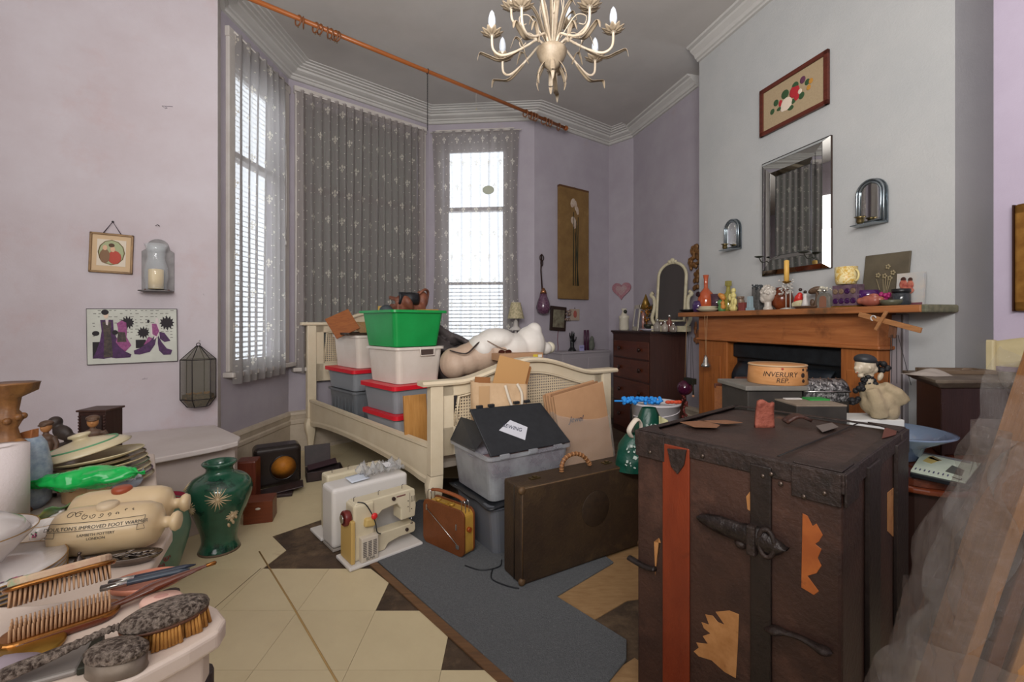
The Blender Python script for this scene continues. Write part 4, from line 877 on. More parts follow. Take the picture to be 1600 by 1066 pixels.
M().add(vs, [tuple(range(n_))[::-1], tuple(range(n_, 2*n_))]+[(i, (i+1) % n_, n_+(i+1) % n_, n_+i) for i in range(n_)]).build('body', mat('bench_side', 'c9bbb4', .6, 0, 'bfb0aa', 4), bx, bevel=.004)
# big green vase
k = 2.31/FP; s = T('vase', 'tall dark green ceramic vase with cream raised flowers on the floor', 'vase', (-1.485, 2.31, .0), 0)
pv = [(26, 0), (28, 2), (26, 8), (24, 16), (26, 30), (33, 52), (41, 72), (45.5, 90), (44, 102), (36, 112), (24, 118), (19, 122), (18.5, 128), (23, 133), (24, 136), (21, 137), (16, 130), (15, 120)]
pr = [(r*k, z*k) for r, z in pv]
M().lathe([tuple(v) for v in [(max(.001, p.x), p.y) for p in spline([(a_, b_, 0) for a_, b_ in pr], 3)]], 40, cap=True).build('body', mat('green_glaze', '1f4a38', .18, 0, '2c5f49', 6, coat=.6, bump=.06, bscale=30, col3='12362a', scale3=9), s)
M().lathe([(29*k, 0), (28*k, 3*k)], 30).build('foot', mat('vase_foot', '6b5a48', .6), s)
def vr(z):
    for (r0, z0), (r1, z1) in zip(pr, pr[1:]):
        if z0 <= z <= z1 and z1 > z0: return r0+(r1-r0)*(z-z0)/(z1-z0)
    return pr[0][0]
rn = random.Random(2); fc = mat('cream_relief', 'd8c4a2', .5, 0, 'c7ae88', 40)
for (a0, z0, R) in ((-1.05, 92, 17), (-2.0, 80, 12), (-2.55, 96, 15), (-.55, 60, 9), (-1.5, 125, 0)):
    if R == 0: continue
    mb = M()
    for i in range(17):
        t = 2*PI*i/17+rn.random()*.15; R_ = R*(.8+.3*rn.random())*k; P_ = []
        for f_ in (.1, .5, 1.0): z = z0*k+R_*f_*sin(t); a_2 = a0+R_*f_*cos(t)/vr(z0*k); P_.append(((vr(z)+.002)*cos(a_2), (vr(z)+.002)*sin(a_2), z))
        mb.tube(P_, [.0025, .0045, .0015], 6, flat=.6)
    mb.ell(((vr(z0*k)+.002)*cos(a0), (vr(z0*k)+.002)*sin(a0), z0*k), .009, 8, 6); mb.build('relief_flower', fc, s)
mb = M(); [mb.ell(((vr(z*k)+.001)*cos(aa), (vr(z*k)+.001)*sin(aa), z*k), (.005, .008, .014), 8, 6, rot=(.6, 0, 0)) for aa, z in ((-.42, 48), (-.5, 52), (-.35, 56), (-.6, 45))]; mb.build('relief_stem', fc, s)
# green jardiniere
k = 2.15/FP; s = T('plant_pot', 'sage green jardiniere with a crimson inside, on the floor behind the table', 'pot', (-1.60, 2.04, 0), 0); s.scale = (.85, .85, 1.07)
pv = [(30, 0), (31, 4), (38, 22), (48, 50), (52, 68), (48, 84), (41, 94), (42, 102), (48, 108)]
M().lathe([(r*k, z*k) for r, z in pv], 36, cap=True).build('body', mat('sage_glaze', '62806a', .35, 0, '547260', 5, coat=.3), s) if False else M().lathe([(r*k, z*k) for r, z in pv]+[(46*k, 108*k)], 36, cap=False).build('body', mat('sage_glaze', '6a8672', .35, 0, '587664', 5, coat=.3), s)
M().lathe([(46*k, 108*k), (38*k, 95*k), (44*k, 70*k), (30*k, 8*k), (0.001, 8*k)], 36, cap=False).build('crimson_lining', mat('crimson_glaze', 'a23048', .3), s)
mb = M()
for a0, z in ((-.75, 78), (-.7, 62), (-.55, 38), (-.72, 28), (-1.5, 70), (-1.4, 50)):
    r_ = {78: 50.5, 62: 51.5, 38: 44, 28: 41, 70: 52.5, 50: 48.5}[z]*k
    c = Vector((r_*cos(a0), r_*sin(a0), z*k)); tx = Vector((-sin(a0), cos(a0), 0))
    mb.tube([c+tx*.016*cos(t)*(1-t/14)+Vector((0, 0, .016*sin(t)*(1-t/14))) for t in [j*.6 for j in range(20)]], .0022, 5)
mb.build('slip_scrolls', mat('red_slip', '8a3038', .5), s)
# ------------------------------------------------------------------ fireplace on the chimney breast
pine = wood('antique_pine', 'a8683a', '8c5029', '6b3c1e', ax=0, rough=.45, sc=4, bump=.08)
pinev = wood('antique_pine_v', 'a4622f', '854a20', '693a1b', ax=2, rough=.45, sc=4, bump=.08)
iron = mat('black_iron', '17191c', .45, .3, '22262b', 20, bump=.1, bscale=60)
ZS = 1.230
us = lambda px, off: CH.u(px, off)
fp = T('fireplace', 'antique pine fire surround with a black iron insert on the white chimney breast', 'fireplace', CH.at(0, 0, 0), CH.rot)
uR = us(1440, .2); uL = .0
M().box(uR-uL, .205, .035, ((uL+uR)/2, -.1025, ZS-.035)).build('mantel_shelf', wood('shelf_pine', 'a0653a', '84502c', '5c4028', ax=0, rough=.5), fp, bevel=.006)
M().box(.14, .20, .036, (uR-.05, -.10, ZS-.0355)).build('shelf_end', mat('mossy_paint', '4d5040', .7, 0, '6d6a55', 30, bump=.2, bscale=40), fp, bevel=.008)
a_, b_ = us(1090, .13), us(1370, .13)
M().box(b_-a_, .12, ZS-.035-1.03, ((a_+b_)/2, -.06, 1.03)).build('frieze', pine, fp, bevel=.003)
M().box(b_-a_+.03, .14, .02, ((a_+b_)/2, -.065, 1.012)).build('frieze_moulding', pine, fp, bevel=.008, seg=3)
j0, j1 = us(1090, .12), us(1134, .12); j2, j3 = us(1311, .12), us(1370, .12)
for nm, x0, x1 in (('jamb', j0, j1), ('jamb', j2, j3)):
    q = M().box(x1-x0, .11, 1.012, ((x0+x1)/2, -.055, 0)).build(nm, pinev, fp, bevel=.006)
    M().box((x1-x0)*.62, .008, .80, ((x0+x1)/2, -.113, .10)).build('raised_panel', pinev, q, bevel=.006)
M().box(j2-j1+.02, .02, 1.02, ((j1+j2)/2, -.010, 0)).build('iron_back', iron, fp)
M().box(j2-j1, .05, .10, ((j1+j2)/2, -.035, .90)).build('iron_lintel', iron, fp, bevel=.01)
M().grid(lambda u, v: (j1+(j2-j1)*(.08+.84*u), -.03-.09*sin(PI*v*.5+.3), .74+.13*(1-v)), 12, 6, .01).build('iron_hood', mat('iron_hood', '2b3138', .4, .5), fp)
M().box((j2-j1)*.7, .03, .40, ((j1+j2)/2, -.03, .30)).build('tiled_panel', mat('dark_red_tile', '33191b', .4), fp)
M().box(j3-j0-.01, .34, .03, ((j0+j3)/2, -.18, 0)).build('hearth', mat('slate_hearth', '33343a', .5, 0, '2a2b30', 9), fp, bevel=.004)
g0, g1 = us(1371, .04), us(1411, .04)
b = T('board', 'tall grey-lilac painted board fixed beside the right jamb of the fireplace', 'board', CH.at((g0+g1)/2, .0, 0), CH.rot)
M().box(g1-g0, .03, 1.19, (0, -.016, 0)).build('panel', mat('grey_lilac_board', '958f92', .7, 0, '8a8488', 4, st=(10, 10, 1)), b, bevel=.003); M().box(.006, .034, 1.19, ((g1-g0)/2-.01, -.018, 0)).build('joint_strip', mat('dark_joint', '57504f', .7), b)
# ---- objects on the mantel shelf. K gives metres per photo pixel there
def ms(px, off=.10):
    q = CH.at(CH.u(px, off), off, ZS); return q, q.y/FP
def mt(name, label, cat, px, off=.10, rz=None, group=None):
    q, k = ms(px, off); return T(name, label, cat, q, CH.rot if rz is None else rz, group), k
glassy = lambda n, c, a=.75: mat(n, c, .08, 0, alpha=a, coat=.5)
def lat(o, nm, prof, k, m, **kw): return M().lathe([(max(.0002, r*k), z*k) for r, z in prof], kw.pop('seg', 20), **kw).build(nm, m, o)
o, k = mt('dish', 'flat black dish at the left end of the mantel shelf', 'dish', 1074, .13); lat(o, 'dish', [(4, 0), (9, 1), (12, 4), (12, 5), (8, 4), (0, 3)], k, black)
o, k = mt('pitcher', 'purple glass pitcher beside the orange decanter', 'pitcher', 1096, .06)
lat(o, 'body', [(6, 0), (8, 3), (9, 9), (8, 14), (5, 18), (4.5, 24), (6, 28), (5, 28), (3.5, 24)], k, glassy('purple_glass', '3b2150')); M().tube([((5+5*sin(t))*k, 0, (19+5*cos(t))*k) for t in [i*PI/8 for i in range(9)]], 1.2*k, 6).build('handle', glassy('purple_glass', '3b2150'), o)
o, k = mt('decanter', 'tall orange glass decanter with a flared neck on the mantel', 'decanter', 1103, .11)
lat(o, 'body', [(9, 0), (12, 4), (12.5, 18), (11, 28), (6, 34), (3, 38), (3, 50), (4.5, 58), (3.8, 58), (2.2, 48)], k, glassy('orange_glass', 'b4532f', .82)); M().lathe([(4.5*k, 0), (3.6*k, 2*k), (2.0*k, 0)], 16, (-3*k, -11.5*k, 28*k), (PI/2, 0, 0)).build('spout_ring', mat('dark_mouth', '2a0f16', .3), o)
o, k = mt('jar', 'round purple glass jar in front of the orange decanter', 'jar', 1091, .16); lat(o, 'jar', [(6, 0), (8.5, 4), (9, 11), (7, 17), (4, 18), (0, 18)], k, glassy('violet_glass', '40295c'))
o, k = mt('tumbler', 'smoky mauve tumbler behind the yellow bottle', 'glass', 1120, .06); lat(o, 'tumbler', [(10, 0), (11, 28), (10.3, 28), (9.3, 2), (0, 2)], k, glassy('mauve_glass', '4c3340', .8))
o, k = mt('plate', 'stack of small cream dishes on the left of the mantel', 'dish', 1106, .165)
for z in (0, 3.5): lat(o, 'dish', [(6, z), (12, z+1), (17-z, z+4), (17-z, z+5), (10, z+2.5), (0, z+2)], k, mat('cream_dish', 'b3ab92', .4))
o, k = mt('figurine', 'green and orange flower-girl figurine on the mantel', 'figurine', 1128, .13)
mb = M(); [mb.ell((x*k, 0, z*k), r*k) for x, z, r in ((-2, 6, 5), (-3, 14, 5), (0, 4, 6))]; fuse(mb, 'green_base', mat('green_china', '4f7a4a', .4), o, .0035, 2)
mb = M(); [mb.ell((x*k, -1*k, z*k), r*k) for x, z, r in ((1, 24, 4.5), (-3, 26, 3.5), (4, 21, 4), (3, 13, 3.5), (4, 7, 4))]; fuse(mb, 'orange_flowers', mat('orange_china', 'c49442', .5, 0, 'b0602c', 90), o, .0035, 2)
o, k = mt('bottle', 'olive-yellow glass bottle with a square stopper on the mantel', 'bottle', 1138, .08); lat(o, 'bottle', [(8, 0), (9, 4), (9, 24), (4, 30), (3, 36), (3, 40)], k, glassy('olive_glass', '8d8338', .85)); M().box(7*k, 7*k, 8*k, (0, 0, 40*k)).build('stopper', glassy('olive_glass', '8d8338', .85), o, bevel=.002)
o, k = mt('statuette', 'pale yellow kneeling cherub statuette on the mantel', 'figurine', 1146, .15)
mb = M(); [mb.ell(((x)*k, y*k, z*k), (rx*k, rx*k*.9, rz*k)) for x, y, z, rx, rz in ((0, 0, 4, 6.5, 5), (0, 0, 14, 4.5, 8), (0, 0, 24, 4.5, 5), (0, 0, 32, 4, 4.3), (-6, -1, 22, 3, 6), (5, -1, 14, 3, 6), (4, -2, 5, 3, 5), (-5, 0, 8, 4, 5))]; fuse(mb, 'figure', mat('yellow_china', 'c9bb78', .45), o, .0035, 2)
o, k = mt('jar', 'little striped glass jar behind the yellow cherub', 'jar', 1157, .07); lat(o, 'jar', [(5, 0), (6, 3), (6, 16), (4.5, 19), (5.5, 20), (5.5, 23), (0, 23)], k, mat('striped_jar', '8f7a66', .3, 0, '5c4a40', 60))
o, k = mt('candle_holder', 'dull red cube candle holder on the mantel', 'candle holder', 1162, .14); M().box(11*k, 11*k, 13*k, (0, 0, 0)).build('cube', mat('dull_red', '7a3a36', .6), o, bevel=.002)
o, k = mt('perfume_bottle', 'pale blue cut-glass scent bottle on the mantel', 'bottle', 1172, .17); M().box(9*k, 9*k, 4*k, (0, 0, 0)).build('foot', glassy('pale_blue_glass', '9fb4bc', .7), o, bevel=.001); M().box(6*k, 6*k, 18*k, (0, 0, 4*k), tx=1.2, ty=1.2).build('body', glassy('pale_blue_glass', '9fb4bc', .7), o, bevel=.002)
o, k = mt('castle_ornament', 'pewter ruined-castle ornament with a lattice top on the mantel', 'ornament', 1183, .12)
pew = mat('pewter', '6f6d6c', .5, .4, '55534f', 60, bump=.3, bscale=90)
M().box(17*k, 9*k, 16*k, (0, 0, 0)).build('base', pew, o, bevel=.002); M().box(5*k, 7*k, 22*k, (-5*k, 0, 15*k)).build('tower', pew, o, bevel=.002); M().box(4*k, 6*k, 19*k, (6.5*k, 0, 15*k)).build('tower', pew, o, bevel=.002)
mb = M(); rn = random.Random(8); [mb.ell((rn.uniform(-10, 10)*k, rn.uniform(-3, 3)*k, rn.uniform(33, 40)*k), 1.5*k, 6, 4) for _ in range(26)]; mb.build('foliage', mat('dark_pewter', '3d4144', .5, .3), o)['kind'] = 'stuff'
o, k = mt('head_bust', 'white crackle-glazed bust of a curly head on the mantel', 'bust', 1200, .14)
mb = M(); mb.lathe([(7*k, 0), (7*k, 3*k), (5*k, 6*k), (5*k, 14*k)], 16); mb.ell((0, 0, 24*k), (10*k, 10*k, 13*k)); mb.ell((-4*k, -5*k, 18*k), (5*k, 5*k, 7*k)); mb.ell((-7*k, -6*k, 24*k), (1.6*k, 2*k, 3*k))
rn = random.Random(4)
for _ in range(46):
    a = rn.random()*2*PI; e = rn.uniform(-.1, 1.5); mb.ell((10*k*cos(e)*cos(a), 10*k*cos(e)*sin(a), (25+12.5*sin(e))*k), rn.uniform(2.0, 3.0)*k, 7, 5)
fuse(mb, 'bust', mat('crackle_white', 'bdb5ac', .3, 0, 'aaa196', 40, coat=.3), o, .0032, 1)
o, k = mt('vase', 'round brown glazed vase behind the white bust', 'vase', 1222, .06); lat(o, 'vase', [(7, 0), (14, 8), (16, 18), (13, 28), (8, 33), (9, 35)], k, mat('brown_glaze', '5e2a18', .2, 0, '7a3c20', 12))
o, k = mt('candelabrum', 'crystal-beaded candle stand with a tall yellow candle on the mantel', 'candle holder', 1229, .15)
for x in (-1, 7): M().cyl(.9*k, 38*k, (x*k, 0, 0), 8).build('glass_rod', glassy('clear_rod', 'b8b4ac', .7), o)
lat(o, 'foot', [(9, 0), (9, 1), (2, 3)], k, glassy('clear_rod', 'b8b4ac', .7)); lat(o, 'drip_pan', [(2, 40), (7, 43), (6.5, 44), (1, 42)], k, mat('gilt', '8f6a30', .35, .8)); lat(o, 'candle', [(3.7, 43), (3.6, 76), (1, 77)], k, mat('yellow_wax', 'c99a44', .5, 0, 'd2a95a', 12))
mb = M(); rn = random.Random(9); 
for _ in range(60):
    a = rn.random()*2*PI; R = rn.uniform(5, 13); mb.ell((R*cos(a)*k, R*sin(a)*.5*k, rn.uniform(24, 46)*k), rn.uniform(.9, 1.9)*k, 6, 4)
mb.build('crystal_beads', glassy('crystal', 'c5bfb8', .7), o)['kind'] = 'stuff'
o, k = mt('figurine', 'seated figure in red on a cream chaise, on an oval dish', 'figurine', 1248, .13)
mb = M(); mb.ell((0, 0, 8*k), (10*k, 6*k, 7*k)); mb.box(18*k, 10*k, 6*k, (0, 0, 4*k)); fuse(mb, 'chaise', mat('cream_china', 'b9b08e', .5), o, .0035, 2)
mb = M(); [mb.ell((x*k, 0, z*k), r*k) for x, z, r in ((0, 17, 6), (-3, 13, 5), (2, 22, 4))]; fuse(mb, 'red_dress', mat('red_china', 'b82a24', .4), o, .0035, 2); M().ell((3*k, 0, 30*k), 2.6*k, 10, 7).build('head', mat('dark_hair', '2d1c18', .5), o)
o, k = mt('figurine', 'small figure in a white gown standing beside the red seated figure', 'figurine', 1258, .15); lat(o, 'gown', [(6, 4), (4, 9), (2.6, 18), (2.8, 22), (1, 24)], k, mat('white_china', 'bcb6b2', .4)); M().ell((0, 0, 26*k), 2.5*k, 10, 7).build('head', mat('dark_hair'), o)
o, k = mt('dish', 'long oval wooden dish under the china figures on the mantel', 'dish', 1258, .175); M().lathe([(15*k, 0), (21*k, 3*k), (21*k, 4*k), (14*k, 2*k), (.001, 2*k)], 26, ky=.35).build('dish', wood('dish_wood', '5c4434', '4a3528'), o)
o, k = mt('toadstool_ornament', 'brown leaning toadstool ornament on the mantel', 'ornament', 1277, .09)
mb = M(); mb.tube([(-4*k, 0, 0), (-2*k, 0, 12*k), (1*k, 0, 24*k)], [3*k, 2.2*k, 2.5*k], 8); mb.ell((-4*k, 0, 29*k), (11*k, 8*k, 5*k), rot=(0, -.35, 0)); mb.ell((-9*k, 0, 10*k), (4*k, 3*k, 6*k)); fuse(mb, 'toadstool', mat('toadstool', '6a5340', .5, 0, '4a382c', 30), o, .0035, 2)
mb = M(); rn = random.Random(12); [mb.ell((rn.uniform(3, 22)*k, rn.uniform(-4, 3)*k, rn.uniform(27, 34)*k), rn.uniform(1, 2.4)*k, 7, 5) for _ in range(16)]; mb.build('white_blossoms', mat('white_blossom', 'c5bfae', .5), o)['kind'] = 'stuff'
o, k = mt('arch_clock', 'small silver arched shrine clock with a brown face on the mantel', 'clock', 1288, .16)
mb = M().at(Matrix.Rotation(PI/2, 4, 'X')); mb.prism([(-11*k, 0), (11*k, 0), (11*k, 15*k)]+[(11*k*cos(t), (15+9*sin(t))*k) for t in [i*PI/10 for i in range(1, 10)]]+[(-11*k, 15*k)], .02, -.01); mb.build('case', mat('pewter_light', '8f8a80', .4, .5, '75716a', 30), o, bevel=.002)
mb = M().at(Matrix.Rotation(PI/2, 4, 'X')); mb.prism([(-6*k, 1*k), (6*k, 1*k), (6*k, 14*k)]+[(6*k*cos(t), (14+5*sin(t))*k) for t in [i*PI/10 for i in range(1, 10)]]+[(-6*k, 14*k)], .001, .0105); mb.build('face', mat('brown_face', '7c5340', .6), o); M().ell((0, 0, 27*k), 3*k, 10, 7).build('finial', silver, o)
o, k = mt('glass_box', 'mosaic glass box with purple and pink circles on the mantel', 'box', 1325, .13)
W_ = 40*k; mo = M().box(W_, 16*k, 33*k, (0, 0, 2*k)).build('box', mat('mosaic_glass', '4c3a45', .15, 0, '6b5560', 30, coat=.5), o, bevel=.003); M().box(W_*1.04, 17*k, 2.5*k, (0, 0, 0)).build('base', mat('gilt'), o)
mos = [mat('mosaic_purple', '35123f', .2), mat('mosaic_pink', '8a4a70', .2), mat('mosaic_brown', '6f5a48', .3)]
for i in range(4):
    for j in range(2):
        c = (-W_*.36+i*W_*.24, -8.1*k, (10+j*15)*k); M().lathe([(4.6*k, 0), (4.0*k, .8*k), (1.6*k, .9*k), (.001, .4*k)], 14, c, (PI/2, 0, 0)).build('glass_disc', mos[(i*3+j*2) % 3 if (i+j) % 3 else 0], o)
o, k = mt('mug', 'yellow patterned mug standing on the mosaic glass box', 'mug', 1322, .13); o.location.z += 36*k
lat(o, 'mug', [(13, 0), (14.5, 6), (15, 27), (14, 27), (13, 3), (0, 2)], k, mat('mug_yellow', 'c09a44', .35, 0, 'd6c795', 26, .42, .52, dist=3)); M().tube([((14+6*sin(t))*k, 0, (13+9*cos(t))*k) for t in [i*PI/8 for i in range(9)]], 1.6*k, 7).build('handle', mat('cream_handle', 'c9b980', .4), o)
o, k = mt('vase', 'deep purple glass bowl behind the pink pig', 'vase', 1356, .09); lat(o, 'bowl', [(8, 0), (14, 6), (16, 18), (15, 26), (14, 26), (14, 18), (0, 5)], k, glassy('deep_purple', '421453', .85))
o, k = mt('slate_plaque', 'brown slate plaque with raised flowers leaning against the chimney breast', 'plaque', 1379, .035)
M().box(54*k*1.25, .008, 84*k, (0, 0, 0), rot=(-.10, .02, 0)).build('slate', mat('brown_slate', '5b5242', .6, 0, '4c4437', 6, bump=.1), o, bevel=.002)
mb = M(); rn = random.Random(6)
for x, z in ((6, 62), (-8, 50), (2, 48), (14, 52), (10, 44)): 
    for a in range(5): mb.ell(((x+2.6*cos(a*1.26))*k, -.012+z*k*.10, (z+2.6*sin(a*1.26))*k), (1.8*k, .8*k, 1.8*k), 6, 4)
for x in (6, -8, 2, 14, 10): mb.tube([(x*k, -.010+.004, 44*k), (3*k+x*k*.2, -.008, 12*k)], .5*k, 5)
mb.build('flower_relief', mat('relief_tan', '85785c', .6), o)
o, k = mt('candle_jar', 'black-lidded glass jar near the right end of the mantel', 'jar', 1408, .13); lat(o, 'jar', [(10, 0), (12, 3), (12, 17), (10, 20)], k, mat('dark_glass_jar', '35383c', .1, alpha=.85)); lat(o, 'lid', [(11, 20), (12, 21), (12, 26), (0, 27)], k, black)
o, k = mt('glass_jar', 'clear moss-filled glass dish at the mantel end', 'dish', 1393, .165); lat(o, 'dish', [(9, 0), (14, 4), (15, 9), (14, 9), (0, 5)], k, mat('mossy_glass', '5a5a48', .3, alpha=.8))
o, k = mt('greeting_card', 'postcard-style print of two cherubs at the right end of the mantel', 'card', 1421, .05)
M().box(30*k*1.3, .012, 52*k, (0, 0, 0), rot=(-.08, 0, 0)).build('card', mat('card_pale', 'b3aaa0', .6, 0, 'a3a5a6', 18), o); M().box(30*k*1.3, .002, 3*k, (0, -.009, 2*k)).build('strip', mat('card_mauve', '6d4048', .6), o)
mb = M(); [mb.ell((x*k, -.010+z*k*.06, z*k), (rx*k, .0015, rz*k), 12, 6) for x, z, rx, rz in ((-8, 34, 6, 8), (2, 33, 5, 7), (-3, 24, 11, 6))]; mb.build('cherubs', mat('cherub_pink', 'b5705a', .6, 0, '8c3a34', 60), o)
mb = M(); [mb.ell((x*k, -.011+z*k*.06, z*k), (rx*k, .0015, rz*k), 12, 6) for x, z, rx, rz in ((-8, 42, 4, 4), (2, 41, 3.4, 3.4))]; mb.build('hair', mat('cherub_hair', '3c2018', .6), o)
o, k = mt('pig_ornament', 'pink pig-like money box at the front edge of the mantel', 'ornament', 1361, .17)
mb = M(); mb.ell((0, 0, 9*k), (17*k, 10*k, 9*k)); mb.ell((-14*k, -2*k, 9*k), (6*k, 6*k, 5.5*k)); mb.ell((14*k, 0, 10*k), (5*k, 6*k, 5*k)); mb.ell((6*k, -3*k, 17*k), (7*k, 5*k, 3*k)); fuse(mb, 'body', mat('pink_clay', '9c5c4c', .35, 0, '8a4c40', 20), o, .004, 2)
o, k = mt('flowers', 'magenta artificial flowers beside the pink pig', 'flowers', 1382, .14); mb = M(); rn = random.Random(3); [mb.ell((rn.uniform(-7, 7)*k, rn.uniform(-3, 3)*k, rn.uniform(6, 20)*k), rn.uniform(2, 3.6)*k, 7, 5) for _ in range(18)]; mb.build('petals', mat('magenta', '8f1c58', .5), o)['kind'] = 'stuff'
# marionette cross hanging at the shelf end
q, k = ms(1388, .235); o = T('marionette_cross', 'wooden marionette control cross with black strings hanging off the mantel end', 'puppet', q+Vector((0, 0, -26*k)), CH.rot)
bw = wood('cross_wood', 'a5744a', '8f6039', ax=0)
M().box(95*k*1.0, .012, 8*k, (0, 0, 0), rot=(0, .27, 0), base=False).build('long_bar', bw, o, bevel=.002); M().box(34*k, .010, 5*k, (-8*k, -.012, 2*k), rot=(0, -1.05, 0), base=False).build('cross_bar', bw, o, bevel=.002)
M().box(10*k, .012, 26*k, (4*k, .012, -12*k), base=False, rot=(0, .12, 0)).build('tail_bar', wood('cross_wood_dark', '6b4630', '543523', ax=2), o, bevel=.002)
M().tube([(-20*k+4*k*cos(t), -.012, 6*k+4*k*sin(t)) for t in [i*.5 for i in range(10)]], 1*k, 6).build('white_ring', mat('white_china'), o)
for x0, x1 in ((4, -2), (6, 2), (12, 10), (14, 30)): M().tube([(x0*k, 0, -20*k), (x1*k, .01, -95*k)], .0012, 4).build('string', mat('black_string', '1c1a1a', .8), o)
# hanging things at the left end of the shelf
q, k = ms(1103, .215); o = T('hanging_bell', 'small silver bell hanging on a cord from the mantel shelf', 'bell', q+Vector((0, 0, -86*k)), CH.rot)
lat(o, 'bell', [(7.5, 0), (7, 3), (4, 7), (3, 14), (1.5, 18)], k*1.0, silver); 
for s_ in (-1, 1): M().tube([(0, 0, 17*k), (s_*3*k, 0, 80*k)], .0014, 5).build('cord', mat('tan_cord', 'a98a66', .8), o)
q, k = ms(1078, .235); o = T('wind_chime', 'dark metal hanging chime with a ring and keys below the mantel end', 'chime', q+Vector((0, 0, -112*k)), CH.rot)
M().box(22*k, 8*k, 9*k, (0, 0, 0)).build('crosspiece', mat('dark_metal', '2c2d24', .5, .4), o, bevel=.003)
for x0, x1 in ((-8, -3), (2, 3), (9, 5)): M().tube([(x0*k, 0, 8*k), (x1*k, 0, 74*k)], .0015, 5).build('wire', mat('dark_metal'), o)
for x, l in ((-9, 14), (-1, 10), (8, 16)): M().tube([(x*k, 0, 0), (x*k, 0, -l*k)], 1.1*k, 5).build('rod', mat('dark_metal'), o); M().ell((x*k, 0, -(l+2)*k), 2.2*k, 8, 6).build('bead', mat('peach_bead', 'b08060', .3), o)
q, k = ms(1070, .25); o = T('hanging_bauble', 'plum glass ball with a string of red beads hanging below the mantel end', 'bauble', q+Vector((-.0, 0, -118*k)), 0); M().ell((0, 0, 0), 12*k, 18, 12).build('ball', glassy('plum_glass', '45152e', .92), o); M().tube([(0, 0, 10*k), (3*k, 0, 108*k)], .0014, 5).build('cord', mat('tan_cord'), o)
mb = M(); rn = random.Random(1); [mb.ell((rn.uniform(-3, 3)*k, rn.uniform(-3, 3)*k, -(12+i*2.6)*k), rn.uniform(1.6, 3)*k, 7, 5) for i in range(24)]; mb.build('beads', mat('red_beads', '6b2b26', .25), o)['kind'] = 'stuff'
# ------------------------------------------------------------------ things on the chimney breast
o_, w_, h_ = CH.rect(1188, 110, 1297, 187, .02)
p = T('embroidered_picture', 'framed floral needlework picture high on the chimney breast', 'picture', o_, CH.rot); lean = .0
tl = CH.pt(1188, 143, .02); tr_ = CH.pt(1295, 76, .02); bl = CH.pt(1192, 214, .02); br = CH.pt(1297, 160, .02)
w_ = (tr_-tl).length; h_ = ((tl.z-bl.z)+(tr_.z-br.z))/2; p.location = Vector(((tl.x+tr_.x)/2, (tl.y+tr_.y)/2, (bl.z+br.z)/2))
mah = wood('mahogany_frame', '5f2a1e', '471d14', ax=0, rough=.4)
for a in (('frame_rail', .028, w_, 0, 0), ('frame_rail', .028, w_, 0, h_-.028)): M().box(a[2], .02, a[1], (a[3], 0, a[4])).build(a[0], mah, p, bevel=.003)
for sx in (-1, 1): M().box(.028, .02, h_, (sx*(w_/2-.014), 0, 0)).build('frame_stile', mah, p, bevel=.003)
M().box(w_-.05, .006, h_-.05, (0, .004, .025)).build('canvas', mat('needlework_beige', 'a39072', .9, 0, '9a866a', 90), p)
rn = random.Random(11); fl = [('2f4a2c', 'leaf_green'), ('a3242c', 'rose_red'), ('d0c0ae', 'rose_white'), ('b07c30', 'gold_thread'), ('5a3048', 'plum_thread')]
fm = [mat('embroidery_'+n, c, .9) for c, n in fl]
def emb(mi, x, z, rx, rz, a=0.0): M().ell((x*w_, .0005-.0005*mi, z*h_), (rx*w_, .0016, rz*h_), 12, 6, rot=(0, a, 0)).build('stitched_petal', fm[mi], p)
for x, z, rx, rz, a in ((-.30, .42, .035, .06, .6), (-.18, .40, .05, .04, 0), (-.10, .63, .06, .09, .5), (.05, .68, .05, .08, -.3), (.22, .62, .035, .06, .4), (-.02, .30, .05, .05, .2), (.14, .42, .04, .07, .8), (-.24, .56, .04, .07, -.5), (.02, .40, .04, .05, 0)): emb(0, x, z, rx, rz, a)
emb(1, .04, .58, .075, .12); emb(1, .07, .45, .04, .07); emb(1, -.17, .5, .03, .07); emb(2, -.08, .42, .09, .13); emb(2, -.13, .36, .04, .06); emb(2, .12, .52, .03, .05); emb(4, .16, .71, .04, .07); emb(2, .17, .70, .02, .035); emb(3, .27, .60, .03, .05); emb(3, .24, .50, .03, .05)
# big bevelled mirror
mir = mat('mirror_glass', 'd8dad8', .02, 1.0); 
tl = CH.pt(1188, 254, .05); tr_ = CH.pt(1296, 208, .05); bl = CH.pt(1188, 431, .03); br = CH.pt(1295, 420, .03)
w_ = .5*((tr_-tl).length+(br-bl).length); zb = (bl.z+br.z)/2; zt_ = (tl.z+tr_.z)/2; h_ = zt_-zb
p = T('wall_mirror', 'large rectangular wall mirror with a wide sloping glass border above the mantel', 'mirror', Vector(((bl.x+br.x)/2, (bl.y+br.y)/2, zb)), CH.rot)
def ringq(y0, m0, y1, m1, nm, m):     # sloping frame of four quads
    A = [(-w_/2+m0, y0, m0), (w_/2-m0, y0, m0), (w_/2-m0, y0, h_-m0), (-w_/2+m0, y0, h_-m0)]
    B = [(-w_/2+m1, y1, m1), (w_/2-m1, y1, m1), (w_/2-m1, y1, h_-m1), (-w_/2+m1, y1, h_-m1)]
    for i in range(4):
        j = (i+1) % 4; M().add([A[i], A[j], B[j], B[i]], [(0, 1, 2, 3)]).build(nm, m, p)
ringq(.018, .0, -.012, .030, 'outer_bevel', mir); ringq(-.012, .032, -.014, .095, 'mirrored_slip', mir); ringq(-.014, .097, .004, .125, 'inner_bevel', mir)
M().box(w_-.25, .006, h_-.25, (0, .008, .125)).build('centre_glass', mir, p); M().box(w_, .012, h_, (0, .022, 0)).build('backing', mat('mirror_back', '3a2a22', .7), p)
mb = M(); e_ = mat('mirror_edge', '3c3c3c', .4)
